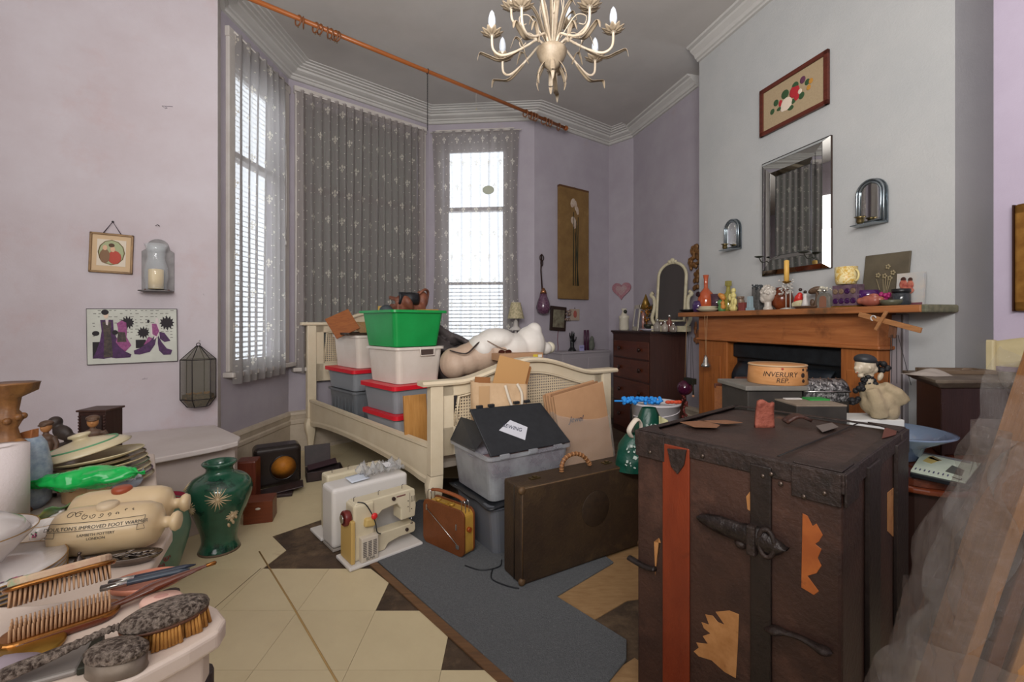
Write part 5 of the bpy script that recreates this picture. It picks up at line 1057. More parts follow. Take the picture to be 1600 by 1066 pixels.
for m0, y0 in ((0, .016), (.031, -.0125), (.096, -.0145), (.125, .003)):
    mb.tube([(-w_/2+m0, y0, m0), (w_/2-m0, y0, m0), (w_/2-m0, y0, h_-m0), (-w_/2+m0, y0, h_-m0)], .002, 4, closed=True)
for sx, sz in ((-1, 0), (1, 0), (1, 1), (-1, 1)): mb.tube([(sx*w_/2, .016, sz*h_), (sx*(w_/2-.125), .0, sz*h_+(1-2*sz)*.125)], .0018, 4)
mb.build('mitre_lines', e_, p)
for px_, py_ in ((1186, 403), (1256, 396)):
    c = CH.pt(px_, py_, .09); lc = Matrix.Rotation(-CH.rot, 4, 'Z') @ (c-p.location)
    q_ = M().lathe([(.012, 0), (.028, .006), (.028, .010), (.010, .006)], 16, lc).build('candle_cup', mat('dark_metal'), p); M().tube(spline([tuple(lc), (lc.x+.005, lc.y+.02, lc.z-.03), (lc.x+.02, lc.y+.05, lc.z-.02), (lc.x+.04, .0, lc.z+.0)], 5), .003, 6).build('cup_arm', mat('dark_metal'), q_)
# arched tin sconces
tin = mat('silvered_tin', '9aa3a8', .22, .9, '7f888e', 20)
def arch(w, h, n=12): return [(-w/2, 0), (w/2, 0)]+[(w/2*cos(t), h-w/2+w/2*sin(t)) for t in [i*PI/n for i in range(n+1)]]
def sconce(label, x0, y0, x1, y1):
    loc, w_, h_ = CH.rect(x0, y0, x1, y1, .02); s = T('mirror_sconce', label, 'sconce', loc, CH.rot, 'arched tin sconces either side of the mirror'); k = w_/46
    mb = M().at(Matrix.Rotation(PI/2, 4, 'X')); mb.prism(arch(w_, h_), .006, -.012); mb.build('back_plate', tin, s, bevel=.002)
    for ins in (.05, .14):
        a_ = [(x, z) for x, z in arch(w_*(1-2*ins), h_-w_*ins*2, 14)]; M().tube([(x, -.012, z+w_*ins) for x, z in a_], w_*.035, 7, closed=True).build('rim', tin, s)
    mb = M().at(Matrix.Rotation(PI/2, 4, 'X')); mb.prism([(x, z+w_*.16) for x, z in arch(w_*.64, h_-w_*.34)], .002, .007); mb.build('mirror', mir, s)
    M().prism([(-w_/2, 0), (w_/2, 0), (w_*.4, -w_*.45), (-w_*.4, -w_*.45)][::-1], .005, 0).build('shelf', tin, s, bevel=.001)
    c = M().lathe([(w_*.05, 0), (w_*.12, w_*.10), (w_*.10, w_*.24), (w_*.18, w_*.27), (w_*.06, w_*.2)], 14, (-w_*.15, -w_*.3, .004)).build('candle_cup', mat('old_brass'), s)
    return s
sconce('small arched tin sconce with candle cup, left of the big mirror', 1133, 342, 1157, 391)
sconce('larger arched tin sconce with candle cup, right of the big mirror', 1339, 279, 1386, 352)
# gilt frame at the right edge
loc, w_, h_ = RR.rect(1588, 314, 1660, 486, .02); p = T('framed_painting', 'gilt-framed dark painting cut off by the right edge, on the lilac wall', 'picture', loc, RR.rot)
gold = mat('gilt_frame', 'a97a3a', .35, .5, '8a5e28', 20)
for z in (0, h_-.05): M().box(w_, .035, .05, (0, 0, z)).build('frame_rail', gold, p, bevel=.01)
for sx in (-1, 1): M().box(.05, .035, h_, (sx*(w_/2-.025), 0, 0)).build('frame_stile', gold, p, bevel=.01)
M().box(w_-.08, .01, h_-.08, (0, .006, .04)).build('picture', mat('dark_painting', '3a2418', .5, 0, '6a4a2c', 5), p); M().box(.006, .036, h_, (-w_/2-.003, .001, 0)).build('outer_edge', mat('dark_edge', '32180e', .5), p)
# ------------------------------------------------------------------ alcove: chest of drawers and its load
cor = Vector((1.298, 4.255, 0)); rotA = AL.rot
# local frame: x along wall (towards camera), y into wall; front face at y=-.386
s = T('chest_of_drawers', 'dark mahogany chest of drawers in the alcove left of the fireplace', 'chest of drawers', cor-Vector((.2518, -.9678, 0))*.3775+Vector((.9678, .2518, 0))*.19, rotA)
mhg = wood('chest_mahogany', '5e2c19', '43200f', '7a4023', ax=0, rough=.35, coat=.2); mhs = wood('chest_side', '43251b', '331a12', ax=2, rough=.4)
M().box(.755, .38, 1.03, (0, 0, .0)).build('carcase', mhs, s, bevel=.003); M().box(.79, .41, .022, (0, -.005, 1.043)).build('top', wood('chest_top', '2e1b14', '241410', ax=0, rough=.3), s, bevel=.005); M().box(.77, .39, .016, (0, -.003, 1.028)).build('top_moulding', mhs, s, bevel=.004)
z = .06
for i, hh in enumerate((.27, .24, .21, .18)):
    d_ = M().box(.70, .012, hh-.012, (0, -.194, z)).build('drawer', mhg, s, bevel=.004)
    for x in (-.2, .2): M().lathe([(.010, 0), (.012, .006), (.022, .014), (.020, .024), (.0, .028)], 16, (x, -.20, z+hh/2), (PI/2, 0, 0)).build('knob', mat('chest_knob', '2c1710', .3), d_)
    z += hh+.004
M().box(.012, .39, 1.0, (.372, -.004, .02)).build('side_stile', mhs, s)
ZD = 1.065
def cdpt(px, dy=0.0):                # point on the chest top: dy metres back from the front edge line
    W_ = Wall((cor-Vector((.2518, -.9678, 0))*.755)[:2], cor[:2]); q = W_.at(W_.u(px, -dy), -dy, ZD); return q, q.y/FP
def cdt(name, label, cat, px, dy=.1, rz=rotA): q, k = cdpt(px, dy); return T(name, label, cat, q, rz), k
wc = mat('white_ceramic', 'beb6a6', .35)
o, k = cdt('ceramic_bottle', 'white ceramic milk-churn bottle at the left end of the chest', 'bottle', 975, .10); lat(o, 'body', [(7, 0), (7.5, 2), (7, 17), (8, 19), (8, 22), (5, 24), (3, 28), (3, 31), (4.5, 32), (4, 34)], k, wc); M().ell((4*k, 0, 29*k), 3*k, 8, 6).build('dark_pourer', mat('dark_metal'), o)
o, k = cdt('photo_frame', 'cream photo frame showing only pale card, standing on the chest', 'frame', 992, .16, rotA-.25)
mb = M(); [mb.box(*a) for a in ((30*k, .01, 6*k, (0, 0, 0)), (30*k, .01, 6*k, (0, 0, 34*k)), (6*k, .01, 40*k, (-13*k, 0, 0)), (6*k, .01, 40*k, (13*k, 0, 0)))]; mb.build('frame', wc, o, bevel=.002, rot=(-.12, 0, 0)); M().box(24*k, .004, 32*k, (0, 0, 4*k)).build('mirror_card', mat('grey_mirror_card', '8b8795', .5), o, rot=(-.12, 0, 0))
o, k = cdt('tinsel_tree', 'gold and red tinsel Christmas tree ornament on the chest', 'ornament', 1009, .20)
M().lathe([(9*k, 34*k), (.5*k, 57*k)], 12).build('gold_cone', mat('old_gold', '8a6a30', .4, .6), o)
mb = M(); rn = random.Random(21); [mb.ell((rn.uniform(-4, 22)*k, rn.uniform(-6, 6)*k, rn.uniform(6, 38)*k), rn.uniform(1, 2.4)*k, 6, 4) for _ in range(70)]; mb.build('red_gold_beads', mat('red_gold_tinsel', '7a3a1c', .3, .4, 'b98534', 120), o)['kind'] = 'stuff'
mb = M(); [mb.ell((rn.uniform(14, 32)*k, rn.uniform(-6, 6)*k, rn.uniform(14, 40)*k), rn.uniform(1, 2.6)*k, 6, 4) for _ in range(50)]; mb.build('dark_sprigs', mat('dark_sprig', '2f2d20', .6), o)['kind'] = 'stuff'
o, k = cdt('candlestick', 'slim pinkish glass candlestick on the chest', 'candlestick', 1005, .07); lat(o, 'stick', [(6, 0), (5, 2), (1.5, 5), (2.5, 14), (1.5, 18), (3, 26), (1, 30)], k, glassy('pink_glass', '9a6a60', .8))
o, k = cdt('bowl', 'dark little bowl on a white saucer, front of the chest', 'bowl', 1013, .035); lat(o, 'saucer', [(5, 0), (14, 3), (14, 4), (0, 2)], k, mat('lavender_saucer', 'a8a2ac', .4)); lat(o, 'bowl', [(3, 4), (7, 8), (7.5, 11), (6.5, 11), (0, 6)], k, mat('dark_metal'))
rn = random.Random(31)
for i, (px_, dy, r_, h_, c_, nm) in enumerate(((1019, .10, 7, 26, '6f625c', 'grey glass jar left of centre on the chest'), (1027, .06, 6, 20, '8b837c', 'squat clear scent bottle on the chest'), (1033, .12, 5, 34, '5f4a40', 'slim brown scent bottle on the chest'), (1039, .05, 5, 18, '9c9186', 'small frosted jar in front of the swing mirror'), (1046, .10, 4.5, 28, '7a4a40', 'reddish glass bottle in front of the swing mirror'), (1052, .06, 6, 15, '857a70', 'low glass pot at the right of the chest'))):
    o, k = cdt('scent_bottle', nm, 'bottle', px_, dy); lat(o, 'body', [(r_*.8, 0), (r_, 2), (r_, h_*.55), (r_*.4, h_*.7), (r_*.35, h_*.8)], k, glassy('scent_%d' % i, c_, .8)); M().ell((0, 0, h_*.88*k), 2.4*k, 8, 6).build('stopper', mat('silver_metal'), o)
# swing mirror
o, k = cdt('swing_mirror', 'cream carved dressing mirror standing on the chest in the alcove', 'mirror', 1048, .16, rotA+.55)
cm = mat('antique_cream', 'b9b096', .5, 0, 'a59b80', 20)
M().box(56*k, 20*k, 9*k, (0, 0, 0)).build('base_box', cm, o, bevel=.004)
mb = M().at(Matrix.Translation((0, -.01, 18*k)) @ Matrix.Rotation(-.10, 4, 'X') @ Matrix.Rotation(PI/2, 4, 'X')); mb.prism(arch(42*k, 90*k, 16), .006, -.003); mb.build('glass', mat('dark_mirror', '4a4644', .15, .6), o)
A = arch(45*k, 92*k, 16); mm = Matrix.Translation((0, -.01, 17*k)) @ Matrix.Rotation(-.10, 4, 'X')
M().tube([mm @ Vector((x, 0, z)) for x, z in A], 2.6*k, 8, closed=True).build('carved_frame', cm, o)
mb = M(); [mb.ell(mm @ Vector((x*k, -2*k, (93+z)*k)), (r*k, 2*k, r*k)) for x, z, r in ((0, 2, 4), (-5, 0, 3), (5, 0, 3))]; mb.build('crest', cm, o)
for sx in (-1, 1):
    M().tube(spline([(sx*24*k, 0, 8*k), (sx*31*k, 0, 20*k), (sx*27*k, 0, 38*k), (sx*28*k, 0, 52*k), (sx*33*k, 0, 58*k), (sx*29*k, 0, 62*k)], 5), 3*k, 8).build('scroll_arm', cm, o)
# heart plaque on the chamfered corner
loc, w_, h_ = CF.rect(957, 441, 986, 469, .012); p = T('heart_plaque', 'pink heart-shaped plaque hanging in the corner above the chest', 'plaque', loc, CF.rot)
hp = [(16*sin(t)**3, 13*cos(t)-5*cos(2*t)-2*cos(3*t)-cos(4*t)) for t in [i*2*PI/40 for i in range(40)]][::-1]; sx_ = w_/32; sz_ = h_/30
mb = M().at(Matrix.Rotation(PI/2, 4, 'X')); mb.prism([(x*sx_, (z+17)*sz_) for x, z in hp], .016, -.006); mb.build('heart', mat('rose_plaque', '94606a', .5, 0, 'a07a80', 30), p, bevel=.003)
mb = M().at(Matrix.Rotation(PI/2, 4, 'X')); mb.prism([(x*sx_*.6, (z*.6+17)*sz_) for x, z in hp], .002, .010); mb.build('inner_heart', mat('pale_rose', 'a59494', .5, 0, '9d7478', 60), p)
# gilt carving on the alcove wall
loc, w_, h_ = AL.rect(1077, 384, 1100, 446, .02); p = T('gilt_carving', 'gilded carved wall ornament half hidden behind the chimney breast', 'ornament', loc, AL.rot)
mb = M(); rn = random.Random(13); k = 4.2/FP
for i in range(46): 
    a = rn.random()*2*PI; R = rn.uniform(0, 1)**.5; mb.ell((R*cos(a)*16*k, -.01, (40+R*sin(a)*24)*k), (rn.uniform(2, 5)*k, .016, rn.uniform(2, 5)*k), 8, 6)
for i in range(12): mb.ell((rn.uniform(-4, 6)*k, -.01, rn.uniform(-5, 18)*k), (3*k, .014, 4*k), 8, 6)
fuse(mb, 'carving', mat('old_gilt', '8a6238', .45, .3, '6b4827', 40), p, .004, 1)
p = T('gilt_carving', 'small orange-gilt fragment hanging below the mantel shelf end', 'ornament', AL.pt(1090, 520, .03), AL.rot); mb = M(); [mb.ell((rn.uniform(-6, 6)*k, -.01, rn.uniform(-14, 14)*k), (rn.uniform(2, 5)*k, .012, rn.uniform(3, 6)*k), 8, 6) for _ in range(14)]; fuse(mb, 'carving', mat('orange_gilt', '9a6644', .45, .2), p, .004, 1)
# ------------------------------------------------------------------ two tables at the left
TA, TB = .72, .60
def tabletop(name, label, poly, z, th, topm, legs, rad=.0):
    o = T(name, label, 'table', (sum(p[0] for p in poly)/len(poly), sum(p[1] for p in poly)/len(poly), 0)); ox, oy = o.location.x, o.location.y
    M().prism([(x-ox, y-oy) for x, y in poly], th, z-th).build('tabletop', topm, o, bevel=.006, seg=3)
    c = Vector((0, 0)); ap = [((x-ox)*.9, (y-oy)*.86) for x, y in poly]
    M().prism(ap, .05, z-th-.05).build('apron', topm, o, bevel=.003)
    for lx, ly in legs:
        M().lathe([(.020, 0), (.014, .06), (.022, .10), (.016, .16), (.024, .24), (.014, .30), (.020, .36), (.022, z-th-.05)], 12, (lx-ox, ly-oy, 0)).build('leg', wood('dark_turned_leg', '3a2820', '2a1c16', ax=2, rough=.4), o)
    return o
wt = mat('white_table_paint', 'd6c6ba', .4, 0, 'cbb9ab', 5, bump=.05, col3='b58f74', scale3=6, lo3=.64, hi3=.8)
near = [(-.56, .36), (-.467, .535), (-.425, .60), (-.408, .635), (-.415, .662), (-.445, .688), (-.54, .735), (-.62, .725), (-.72, .695), (-1.06, .665), (-1.06, .36)]
tabletop('side_table', 'nearer white painted table with rounded corner, carrying the hairbrushes', near, TA, .026, wt, [(-.455, .655), (-.95, .45)])
far = [(-.80, 1.00), (-.895, 1.20), (-1.12, 1.44), (-1.50, 1.91), (-1.98, 1.90), (-1.80, 1.3), (-1.35, .86), (-.86, .86)]
tabletop('side_table', 'further white painted table, carrying the hot-water bottles and crockery', far, TB, .03, wt, [(-.80, 1.06), (-1.55, 1.55)])
def kz(px, py, z): q = gz(px, py, z); return q, q.y/FP
def tt(name, label, cat, px, py, z=TB, rz=0.0, group=None): q, k = kz(px, py, z); return T(name, label, cat, q, rz, group), k
# hot-water bottles
stw = mat('cream_stoneware', 'd2bc98', .35, 0, 'c6ab82', 4, coat=.3, col3='a98a60', scale3=3, lo3=.62, hi3=.85)
def hwb(label, loc, rz, R, L, corkm, text_=True, sc=1.0):
    o = T('hot_water_bottle', label, 'bottle', loc, rz)
    pf = [(.001, -L/2), (R*.55, -L/2+.002), (R*.85, -L/2+.012), (R*.98, -L/2+.035), (R, -L/2+.06), (R, L/2-.055), (R*.96, L/2-.030), (R*.82, L/2-.010), (R*.5, L/2), (.014, L/2+.003), (.013, L/2+.018), (.020, L/2+.022), (.024, L/2+.030), (.020, L/2+.038), (.010, L/2+.041), (.0005, L/2+.041)]
    M().lathe(pf, 36, (0, 0, R), (0, PI/2, 0)).build('body', stw, o)
    M().lathe([(.020, 0), (.022, .004), (.022, .012), (.018, .016), (.001, .017)], 22, (-.0, -.005, R*1.93-.004), (.0, .0, 0)).build('stopper', corkm, o)
    if text_:
        for s_, z_, y0 in (("DOULTON'S IMPROVED FOOT WARMER", .0108, .026), ('LAMBETH POTTERY', .008, .010), ('LONDON', .008, .001)):
            t_ = text(s_, z_, 'printed_lettering', mat('grey_print', '403e3a', .6), o, (0, 0, R), (0, 0, 0), .0002)
            for v in t_.data.vertices:
                y = v.co.y+y0+.12*v.co.x**2*8*.3; a = y/R; rr2 = R+.0006+v.co.z; v.co = Vector((v.co.x-.0, -cos(a)*rr2, sin(a)*rr2))
        mb = M()
        def onc(x, y): a = y/R; return (x*.86, -cos(a)*(R+.0006), R+sin(a)*(R+.0006))
        for y in (.020, .038): mb.tube([onc(-.105+.21*i/14, y+.28*(-.105+.21*i/14)**2) for i in range(15)], .0006, 4)
        for x in (-.105, .105): mb.tube([onc(x, .023), onc(x, .041)], .0006, 4); mb.tube([onc(x, .020), onc(x+(.012 if x > 0 else -.012)*.3, .012), onc(x*.86, .010), onc(x*.86, .022)], .0006, 4)
        rn = random.Random(5)
        for i in range(9):
            x0 = -.07+i*.0175; mb.tube([onc(x0+.010*cos(t)*(1-t/12), .052+.010*sin(t)*(1-t/12)+(.008 if abs(i-4) > 2 else 0)) for t in [j*.8+i for j in range(10)]], .0006, 4)
        mb.build('printed_ribbon', mat('grey_print'), o)
    return o
q = gz(166, 872, TB); hwb('stoneware hot-water bottle with printed ribbon lettering and a cream stopper, nearest', q+Vector((-.02, .03, 0)), .30, .056, .215, mat('cream_stopper', 'cdb899', .4))
hwb('second stoneware hot-water bottle with a rust-brown stopper, behind the lettered one', q+Vector((-.085, .145, 0)), .34, .054, .22, mat('rust_stopper', '9a4a30', .4), text_=False)
# cruet pots and silver tray
pewd = mat('tarnished_silver', '5a4f48', .3, .85, '3c342f', 30)
o, k = tt('pepper_pot', 'taller tarnished silver pepper pot in front of the stoneware bottle', 'pepper pot', 124, 896); lat(o, 'pot', [(7, 0), (9, 3), (9.5, 12), (8, 18), (5, 24), (2, 27), (1.5, 29)], k, pewd); M().ell((0, 0, 31*k), 2.6*k, 10, 6).build('finial', pewd, o)
o, k = tt('pepper_pot', 'shorter round tarnished silver pot beside the pepper pot', 'pepper pot', 143, 894); lat(o, 'pot', [(6, 0), (9, 3), (9.5, 10), (7, 15), (3, 17)], k, pewd); M().ell((0, 0, 20*k), 3*k, 10, 6).build('finial', mat('bronze_ball', '9a6a4a', .25, .8), o)
sil = mat('silver_tray', '8d857e', .18, .95, '6a605a', 12)
o, k = tt('silver_dish', 'oval tarnished silver dish heaped with cutlery', 'dish', 200, 880, TB, .25)
M().lathe([(30*k, 0), (42*k, 7*k), (47*k, 13*k), (46*k, 14*k), (40*k, 9*k), (.001, 4*k)], 36, ky=.42).build('dish', sil, o)
rn = random.Random(15)
for i in range(9):
    x, y, a = rn.uniform(-24, 18)*k, rn.uniform(-8, 8)*k, rn.uniform(-.5, .9)
    q_ = M().tube([(x-20*k*cos(a), y-20*k*sin(a)*.4, (9+i*.8)*k), (x+12*k*cos(a), y+12*k*sin(a)*.4, (10+i*.8)*k)], 1.2*k, 6, flat=.6).build('spoon_handle', sil, o); M().ell((x+18*k*cos(a), y+18*k*sin(a)*.4, (11+i*.8)*k), (6*k, 4*k, 1.6*k), 12, 6, rot=(0, 0, a*.4)).build('spoon_bowl', sil, q_)
# crockery: floral white china
china = mat('white_china_plate', 'd6cfcb', .15, 0, coat=.5); gr = mat('rim_gilt', 'b08a4c', .3, .7); fpk = mat('flower_pink', 'b0406c', .5); fgr = mat('flower_green', '56775c', .5); fpl = mat('flower_plum', '6a3a5a', .5)
def posy(o, c, s, nrm=(0, 0, 1)):
    rn = random.Random(int(c[0]*1e4)); qn = Vector(nrm).to_track_quat('Z', 'Y')
    for m_, n_ in ((fpk, 4), (fpl, 2), (fgr, 3)):
        mb = M()
        for _ in range(n_):
            d_ = qn @ Vector((rn.uniform(-s, s), rn.uniform(-s, s), 0)); e = qn.to_euler(); mb.ell(Vector(c)+d_, (s*.35, s*.3, .0006), 8, 4, rot=(e.x, e.y, e.z))
        mb.build('painted_flower', m_, o)
o, k = tt('plate_stack', 'x', 'x', 35, 955)
bpy.data.objects.remove(o)
# stack of dinner plates at the frame edge, each a thing
base = gz(-62, 958, TB); kp = .00135
for i in range(5):
    lb_ = ('bottom plate', 'second plate from the bottom', 'third plate from the bottom', 'fourth plate from the bottom', 'top plate, floral with a gilt rim')[i]
    o = T('plate', lb_+' of the gilt-rimmed stack at the left frame edge', 'plate', base+Vector((-.02, .06, .001+i*.0085)), 0, 'gilt-rimmed plate stack under the tureen')
    M().lathe([(.055, 0), (.075, .003), (.118, .014), (.119, .016), (.074, .006), (.0005, .005)], 40).build('plate', china, o); M().tube([(.1185*cos(t), .1185*sin(t), .0155) for t in [j*PI/20 for j in range(40)]], .0012, 4, closed=True).build('gilt_rim', gr, o)
    if i == 4: posy(o, (.082, -.03, .011), .014, (-.25, .1, 1)); posy(o, (-.02, -.085, .011), .014)
o = T('tureen', 'white floral sauce tureen with domed cover at the left frame edge', 'tureen', base+Vector((-.05, .05, .052)), 0)
M().lathe([(.045, 0), (.05, .004), (.072, .03), (.095, .058), (.104, .070), (.101, .071), (.085, .055), (.001, .03)], 40).build('bowl', china, o); M().tube([(.103*cos(t), .103*sin(t), .071) for t in [j*PI/20 for j in range(40)]], .0012, 4, closed=True).build('gilt_rim', gr, o)
M().lathe([(.09, .066), (.08, .082), (.05, .102), (.02, .112), (.012, .116), (.018, .126), (.001, .132)], 36).build('cover', china, o); posy(o, (.075, -.035, .032), .011, (.8, -.5, .2)); posy(o, (.05, -.05, .094), .011, (.5, -.5, 1))
o, k = tt('saucer', 'floral white saucer peeping out right of the plate stack', 'saucer', 92, 905); o.location += Vector((-.005, .03, 0)); M().lathe([(.03, 0), (.058, .010), (.059, .0115), (.03, .004), (.0005, .003)], 32).build('saucer', china, o); posy(o, (.04, -.02, .008), .010)
for px_, py_, lb_ in ((78, 878, 'nearest white floral coffee cup left of the stoneware bottles'), (60, 850, 'second white floral coffee cup, behind the nearest one')):
    o, k = tt('teacup', lb_, 'cup', px_, py_); o.location += Vector((0, .02, 0))
    M().lathe([(.018, 0), (.019, .003), (.030, .010), (.033, .030), (.0335, .045), (.0320, .045), (.031, .012), (.0005, .008)], 30).build('cup', china, o); M().tube([(.033+.012*sin(t), 0, .026+.014*cos(t)) for t in [i*PI/8 for i in range(9)]], .0025, 6).build('handle', china, o); posy(o, (.0, -.0325, .026), .008, (0, -1, 0)); M().tube([(.0328*cos(t), .0328*sin(t), .0452) for t in [j*PI/14 for j in range(28)]], .0008, 4, closed=True).build('gilt_rim', gr, o)
o, k = tt('sugar_bowl', 'small covered white floral sugar bowl behind the coffee cups', 'bowl', 78, 838); o.location += Vector((0, .03, 0)); M().lathe([(.02, 0), (.034, .012), (.036, .03), (.03, .036), (.018, .046), (.006, .05), (.008, .056), (.001, .06)], 28).build('bowl', china, o); posy(o, (0, -.035, .022), .008, (0, -1, .1))
o, k = tt('leaf_dish', 'green and gold majolica leaf dish behind the sugar bowl', 'dish', 45, 838); o.location += Vector((0, .05, .0)); M().grid(lambda u, v: ((u-.5)*.16*(1-.5*abs(2*v-1)**2), (v-.5)*.10, .02+.05*(u)**2+.012*sin(v*22)*.4), 16, 12, .003).build('leaf', mat('majolica_green', '3f6a3e', .25, 0, '8a8a3a', 20, coat=.4), o)
M().cyl(.022, .02, (0, 0, 0), 16).build('foot', mat('majolica_gold', '8a6a2c', .3), o)
o, k = tt('brass_shell', 'small gold shell-shaped dish beside the leaf dish', 'dish', 68, 826); M().ell((0, 0, .02), (.025, .018, .02), 14, 8).build('shell', mat('majolica_gold'), o)
# cream crockery further back
cre = mat('cream_earthenware', 'd3c6a4', .3, 0, 'c9bb98', 8, coat=.3); gbd = mat('green_band', '5f9a72', .4)
pb_ = gz(112, 776, TB)+Vector((0, .10, 0))
rims = ['c9bd98', '6d5a44', 'c2b48c', '4b6247', 'bfb08a', '5a3f5c', '8d7d64']
for i in range(7):
    c = rims[(6-i) % 7]; lb_ = ('lowest plate, dark purple edge', 'second plate up, cream edge', 'third plate up, dark green edge', 'fourth plate up, beige edge', 'fifth plate up, brown edge', 'sixth plate up, plain cream', 'uppermost plate, brown-flecked rim')[i]
    o = T('plate', lb_+', in the tilted cream stack by the wall', 'plate', pb_+Vector((.02-.007*i, .0+.002*i, .004+.0125*i)), 0, 'tilted stack of cream plates', rot=(0, -.02*i, 0))
    M().lathe([(.06, 0), (.08, .003), (.128, .017), (.129, .020), (.08, .008), (.0005, .006)], 40).build('plate', cre, o); M().tube([(.1275*cos(t), .1275*sin(t), .0195) for t in [j*PI/20 for j in range(40)]], .0022, 5, closed=True).build('coloured_rim', mat('rim_'+c, c, .4), o)
o = T('dish_cover', 'cream dish cover with a green ring and button knob, lying on the plate stack', 'lid', pb_+Vector((-.045, -.01, .118)), 0, rot=(.10, -.20, 0))
M().lathe([(.125, 0), (.127, .004), (.10, .018), (.06, .032), (.026, .040), (.020, .042), (.020, .048), (.030, .054), (.028, .060), (.001, .064)], 44).build('lid', cre, o); M().tube([(.092*cos(t), .092*sin(t), .0215) for t in [j*PI/24 for j in range(48)]], .0035, 5, closed=True).build('green_ring', gbd, o)
o = T('casserole', 'buff earthenware casserole with brown lug handle behind the green bag', 'pot', gz(84, 800, TB)+Vector((0, .10, 0)), 0); o.scale = (1, 1, 1)
buff = mat('buff_stoneware', 'c2a27c', .4, 0, 'b48f68', 12)
M().lathe([(.05, 0), (.056, .004), (.058, .075), (.060, .080), (.056, .082), (.052, .075), (.0005, .07)], 36).build('pot', buff, o); M().lathe([(.056, .083), (.055, .088), (.001, .092)], 36).build('lid', mat('buff_lid', 'd0b58c', .4), o); M().tube([(-.005+.018*cos(t), -.062, .042+.018*sin(t)) for t in [i*PI/8 for i in range(9)]], .005, 7).build('lug_handle', mat('brown_lug', '7a3f26', .4), o)
o = T('glass_parcel', 'small bluish glass dish in crumpled clear wrap beside the casserole', 'dish', gz(138, 790, TB)+Vector((0, .10, 0)), .2); M().lathe([(.03, 0), (.06, .02), (.066, .034), (.001, .03)], 24).build('dish', mat('bluish_glass', 'a4adb8', .15, alpha=.85), o); M().grid(crum(.14, .08, .05, 7.7), 20, 12, 0).build('wrap', mat('wrap_clear', 'c8ccd0', .1, alpha=.5), o, loc=(-.01, 0, .03))
o = T('wood_wedge', 'small orange wooden wedge leaning by the glass parcel', 'block', gz(122, 798, TB)+Vector((0, .07, .045)), .3); M().hexa([(-.03, -.01, 0), (.02, -.01, .0), (.02, .01, 0), (-.03, .01, 0), (-.01, -.01, .012), (.024, -.01, .032), (.024, .01, .032), (-.01, .01, .012)]).build('wedge', wood('orange_wood', 'a86a3c', '8f5630', ax=0), o)
M().box(.05, .03, .045, (0, 0, -.045)).build('base_block', buff, o)
# green plastic bag
o = T('plastic_bag', 'shiny bright green plastic bag twisted at the left end, lying across the crockery', 'bag', gz(130, 800, TB)+Vector((0, .015, .05)), .16)
def gb_(u, v):
    x = (u-.5)*.30; w_ = .040*(sin(PI*min(1, .08+u*1.0))**.35)*(.25+.75*min(1, u*3.2))*(1 if u < .92 else (1-u)/.08*.8+.2); a = v*2*PI
    n_ = noise.noise(Vector((u*7, cos(a)*1.5, sin(a)*1.5)))*.010+abs(noise.noise(Vector((u*16, cos(a)*3, sin(a)*3))))*.006
    return (x, (w_+n_)*cos(a)*1.0, .034+(w_*.72+n_)*sin(a)+.018*u)
M().grid(gb_, 60, 30, 0).build('bag', mat('green_film', '0fb04e', .22, 0, '15a04a', 5, coat=.5), o)
# figurines on the far end of the table
brz = mat('bronze_resin', '6a4f3c', .5, 0, '4d3a2e', 20, bump=.1, bscale=60); brd = mat('dark_bronze_resin', '40342e', .5, 0, '2d2521', 15); skn = mat('figurine_face', 'b07a4a', .5)
def fig(label, px, py, zb, Y, m, sc, cap=True, rz=0.0, half=False):
    q = at(px, py, Y); o = T('figurine', label, 'figurine', (q.x, q.y, zb), rz); s_ = sc; mb = M()
    mb.lathe([(.022*s_, 0), (.020*s_, .02*s_), (.018*s_, .05*s_)], 12); mb.ell((-.012*s_, 0, .05*s_), (.014*s_, .014*s_, .04*s_)); mb.ell((.012*s_, 0, .05*s_), (.014*s_, .014*s_, .04*s_))
    mb.ell((0, 0, .10*s_), (.026*s_, .018*s_, .035*s_)); mb.ell((0, 0, .125*s_), (.028*s_, .016*s_, .016*s_)); mb.cyl(.008*s_, .02*s_, (0, 0, .135*s_), 10)
    mb.tube([(-.026*s_, 0, .13*s_), (-.040*s_, -.005*s_, .105*s_), (-.034*s_, -.014*s_, .08*s_)], [.010*s_, .008*s_, .007*s_], 8); mb.tube([(.026*s_, 0, .13*s_), (.042*s_, -.003*s_, .105*s_), (.042*s_, -.010*s_, .08*s_)], [.010*s_, .008*s_, .007*s_], 8)
    fuse(mb, 'figure', m, o, .0028*s_, 2)
    mb = M(); mb.ell((0, 0, .165*s_), (.016*s_, .017*s_, .020*s_)); mb.ell((0, -.016*s_, .163*s_), (.004*s_,)*3, 8, 6); fuse(mb, 'head', skn if cap else m, o, .0022*s_, 1)
    mb = M(); mb.ell((0, .002*s_, .178*s_), (.020*s_, .020*s_, .011*s_)); 
    if cap: mb.ell((0, -.014*s_, .173*s_), (.015*s_, .010*s_, .004*s_))
    fuse(mb, 'cap', m, o, .0024*s_, 1)
    return o
fig('bronze-coloured figurine of a standing boy in a cap, left of the plate stack', 72, 740, TB, 1.66, brz, 1.02)
fig('bronze-coloured figurine of a boy in a cap in front of the small dark cabinet', 145, 730, TB, 1.70, brz, 1.08, rz=.6)
o = T('figurine', 'dark bronze figurine of a reclining figure behind the capped boy', 'figurine', (*at(100, 700, 1.80)[:2], TB), 0); mb = M()
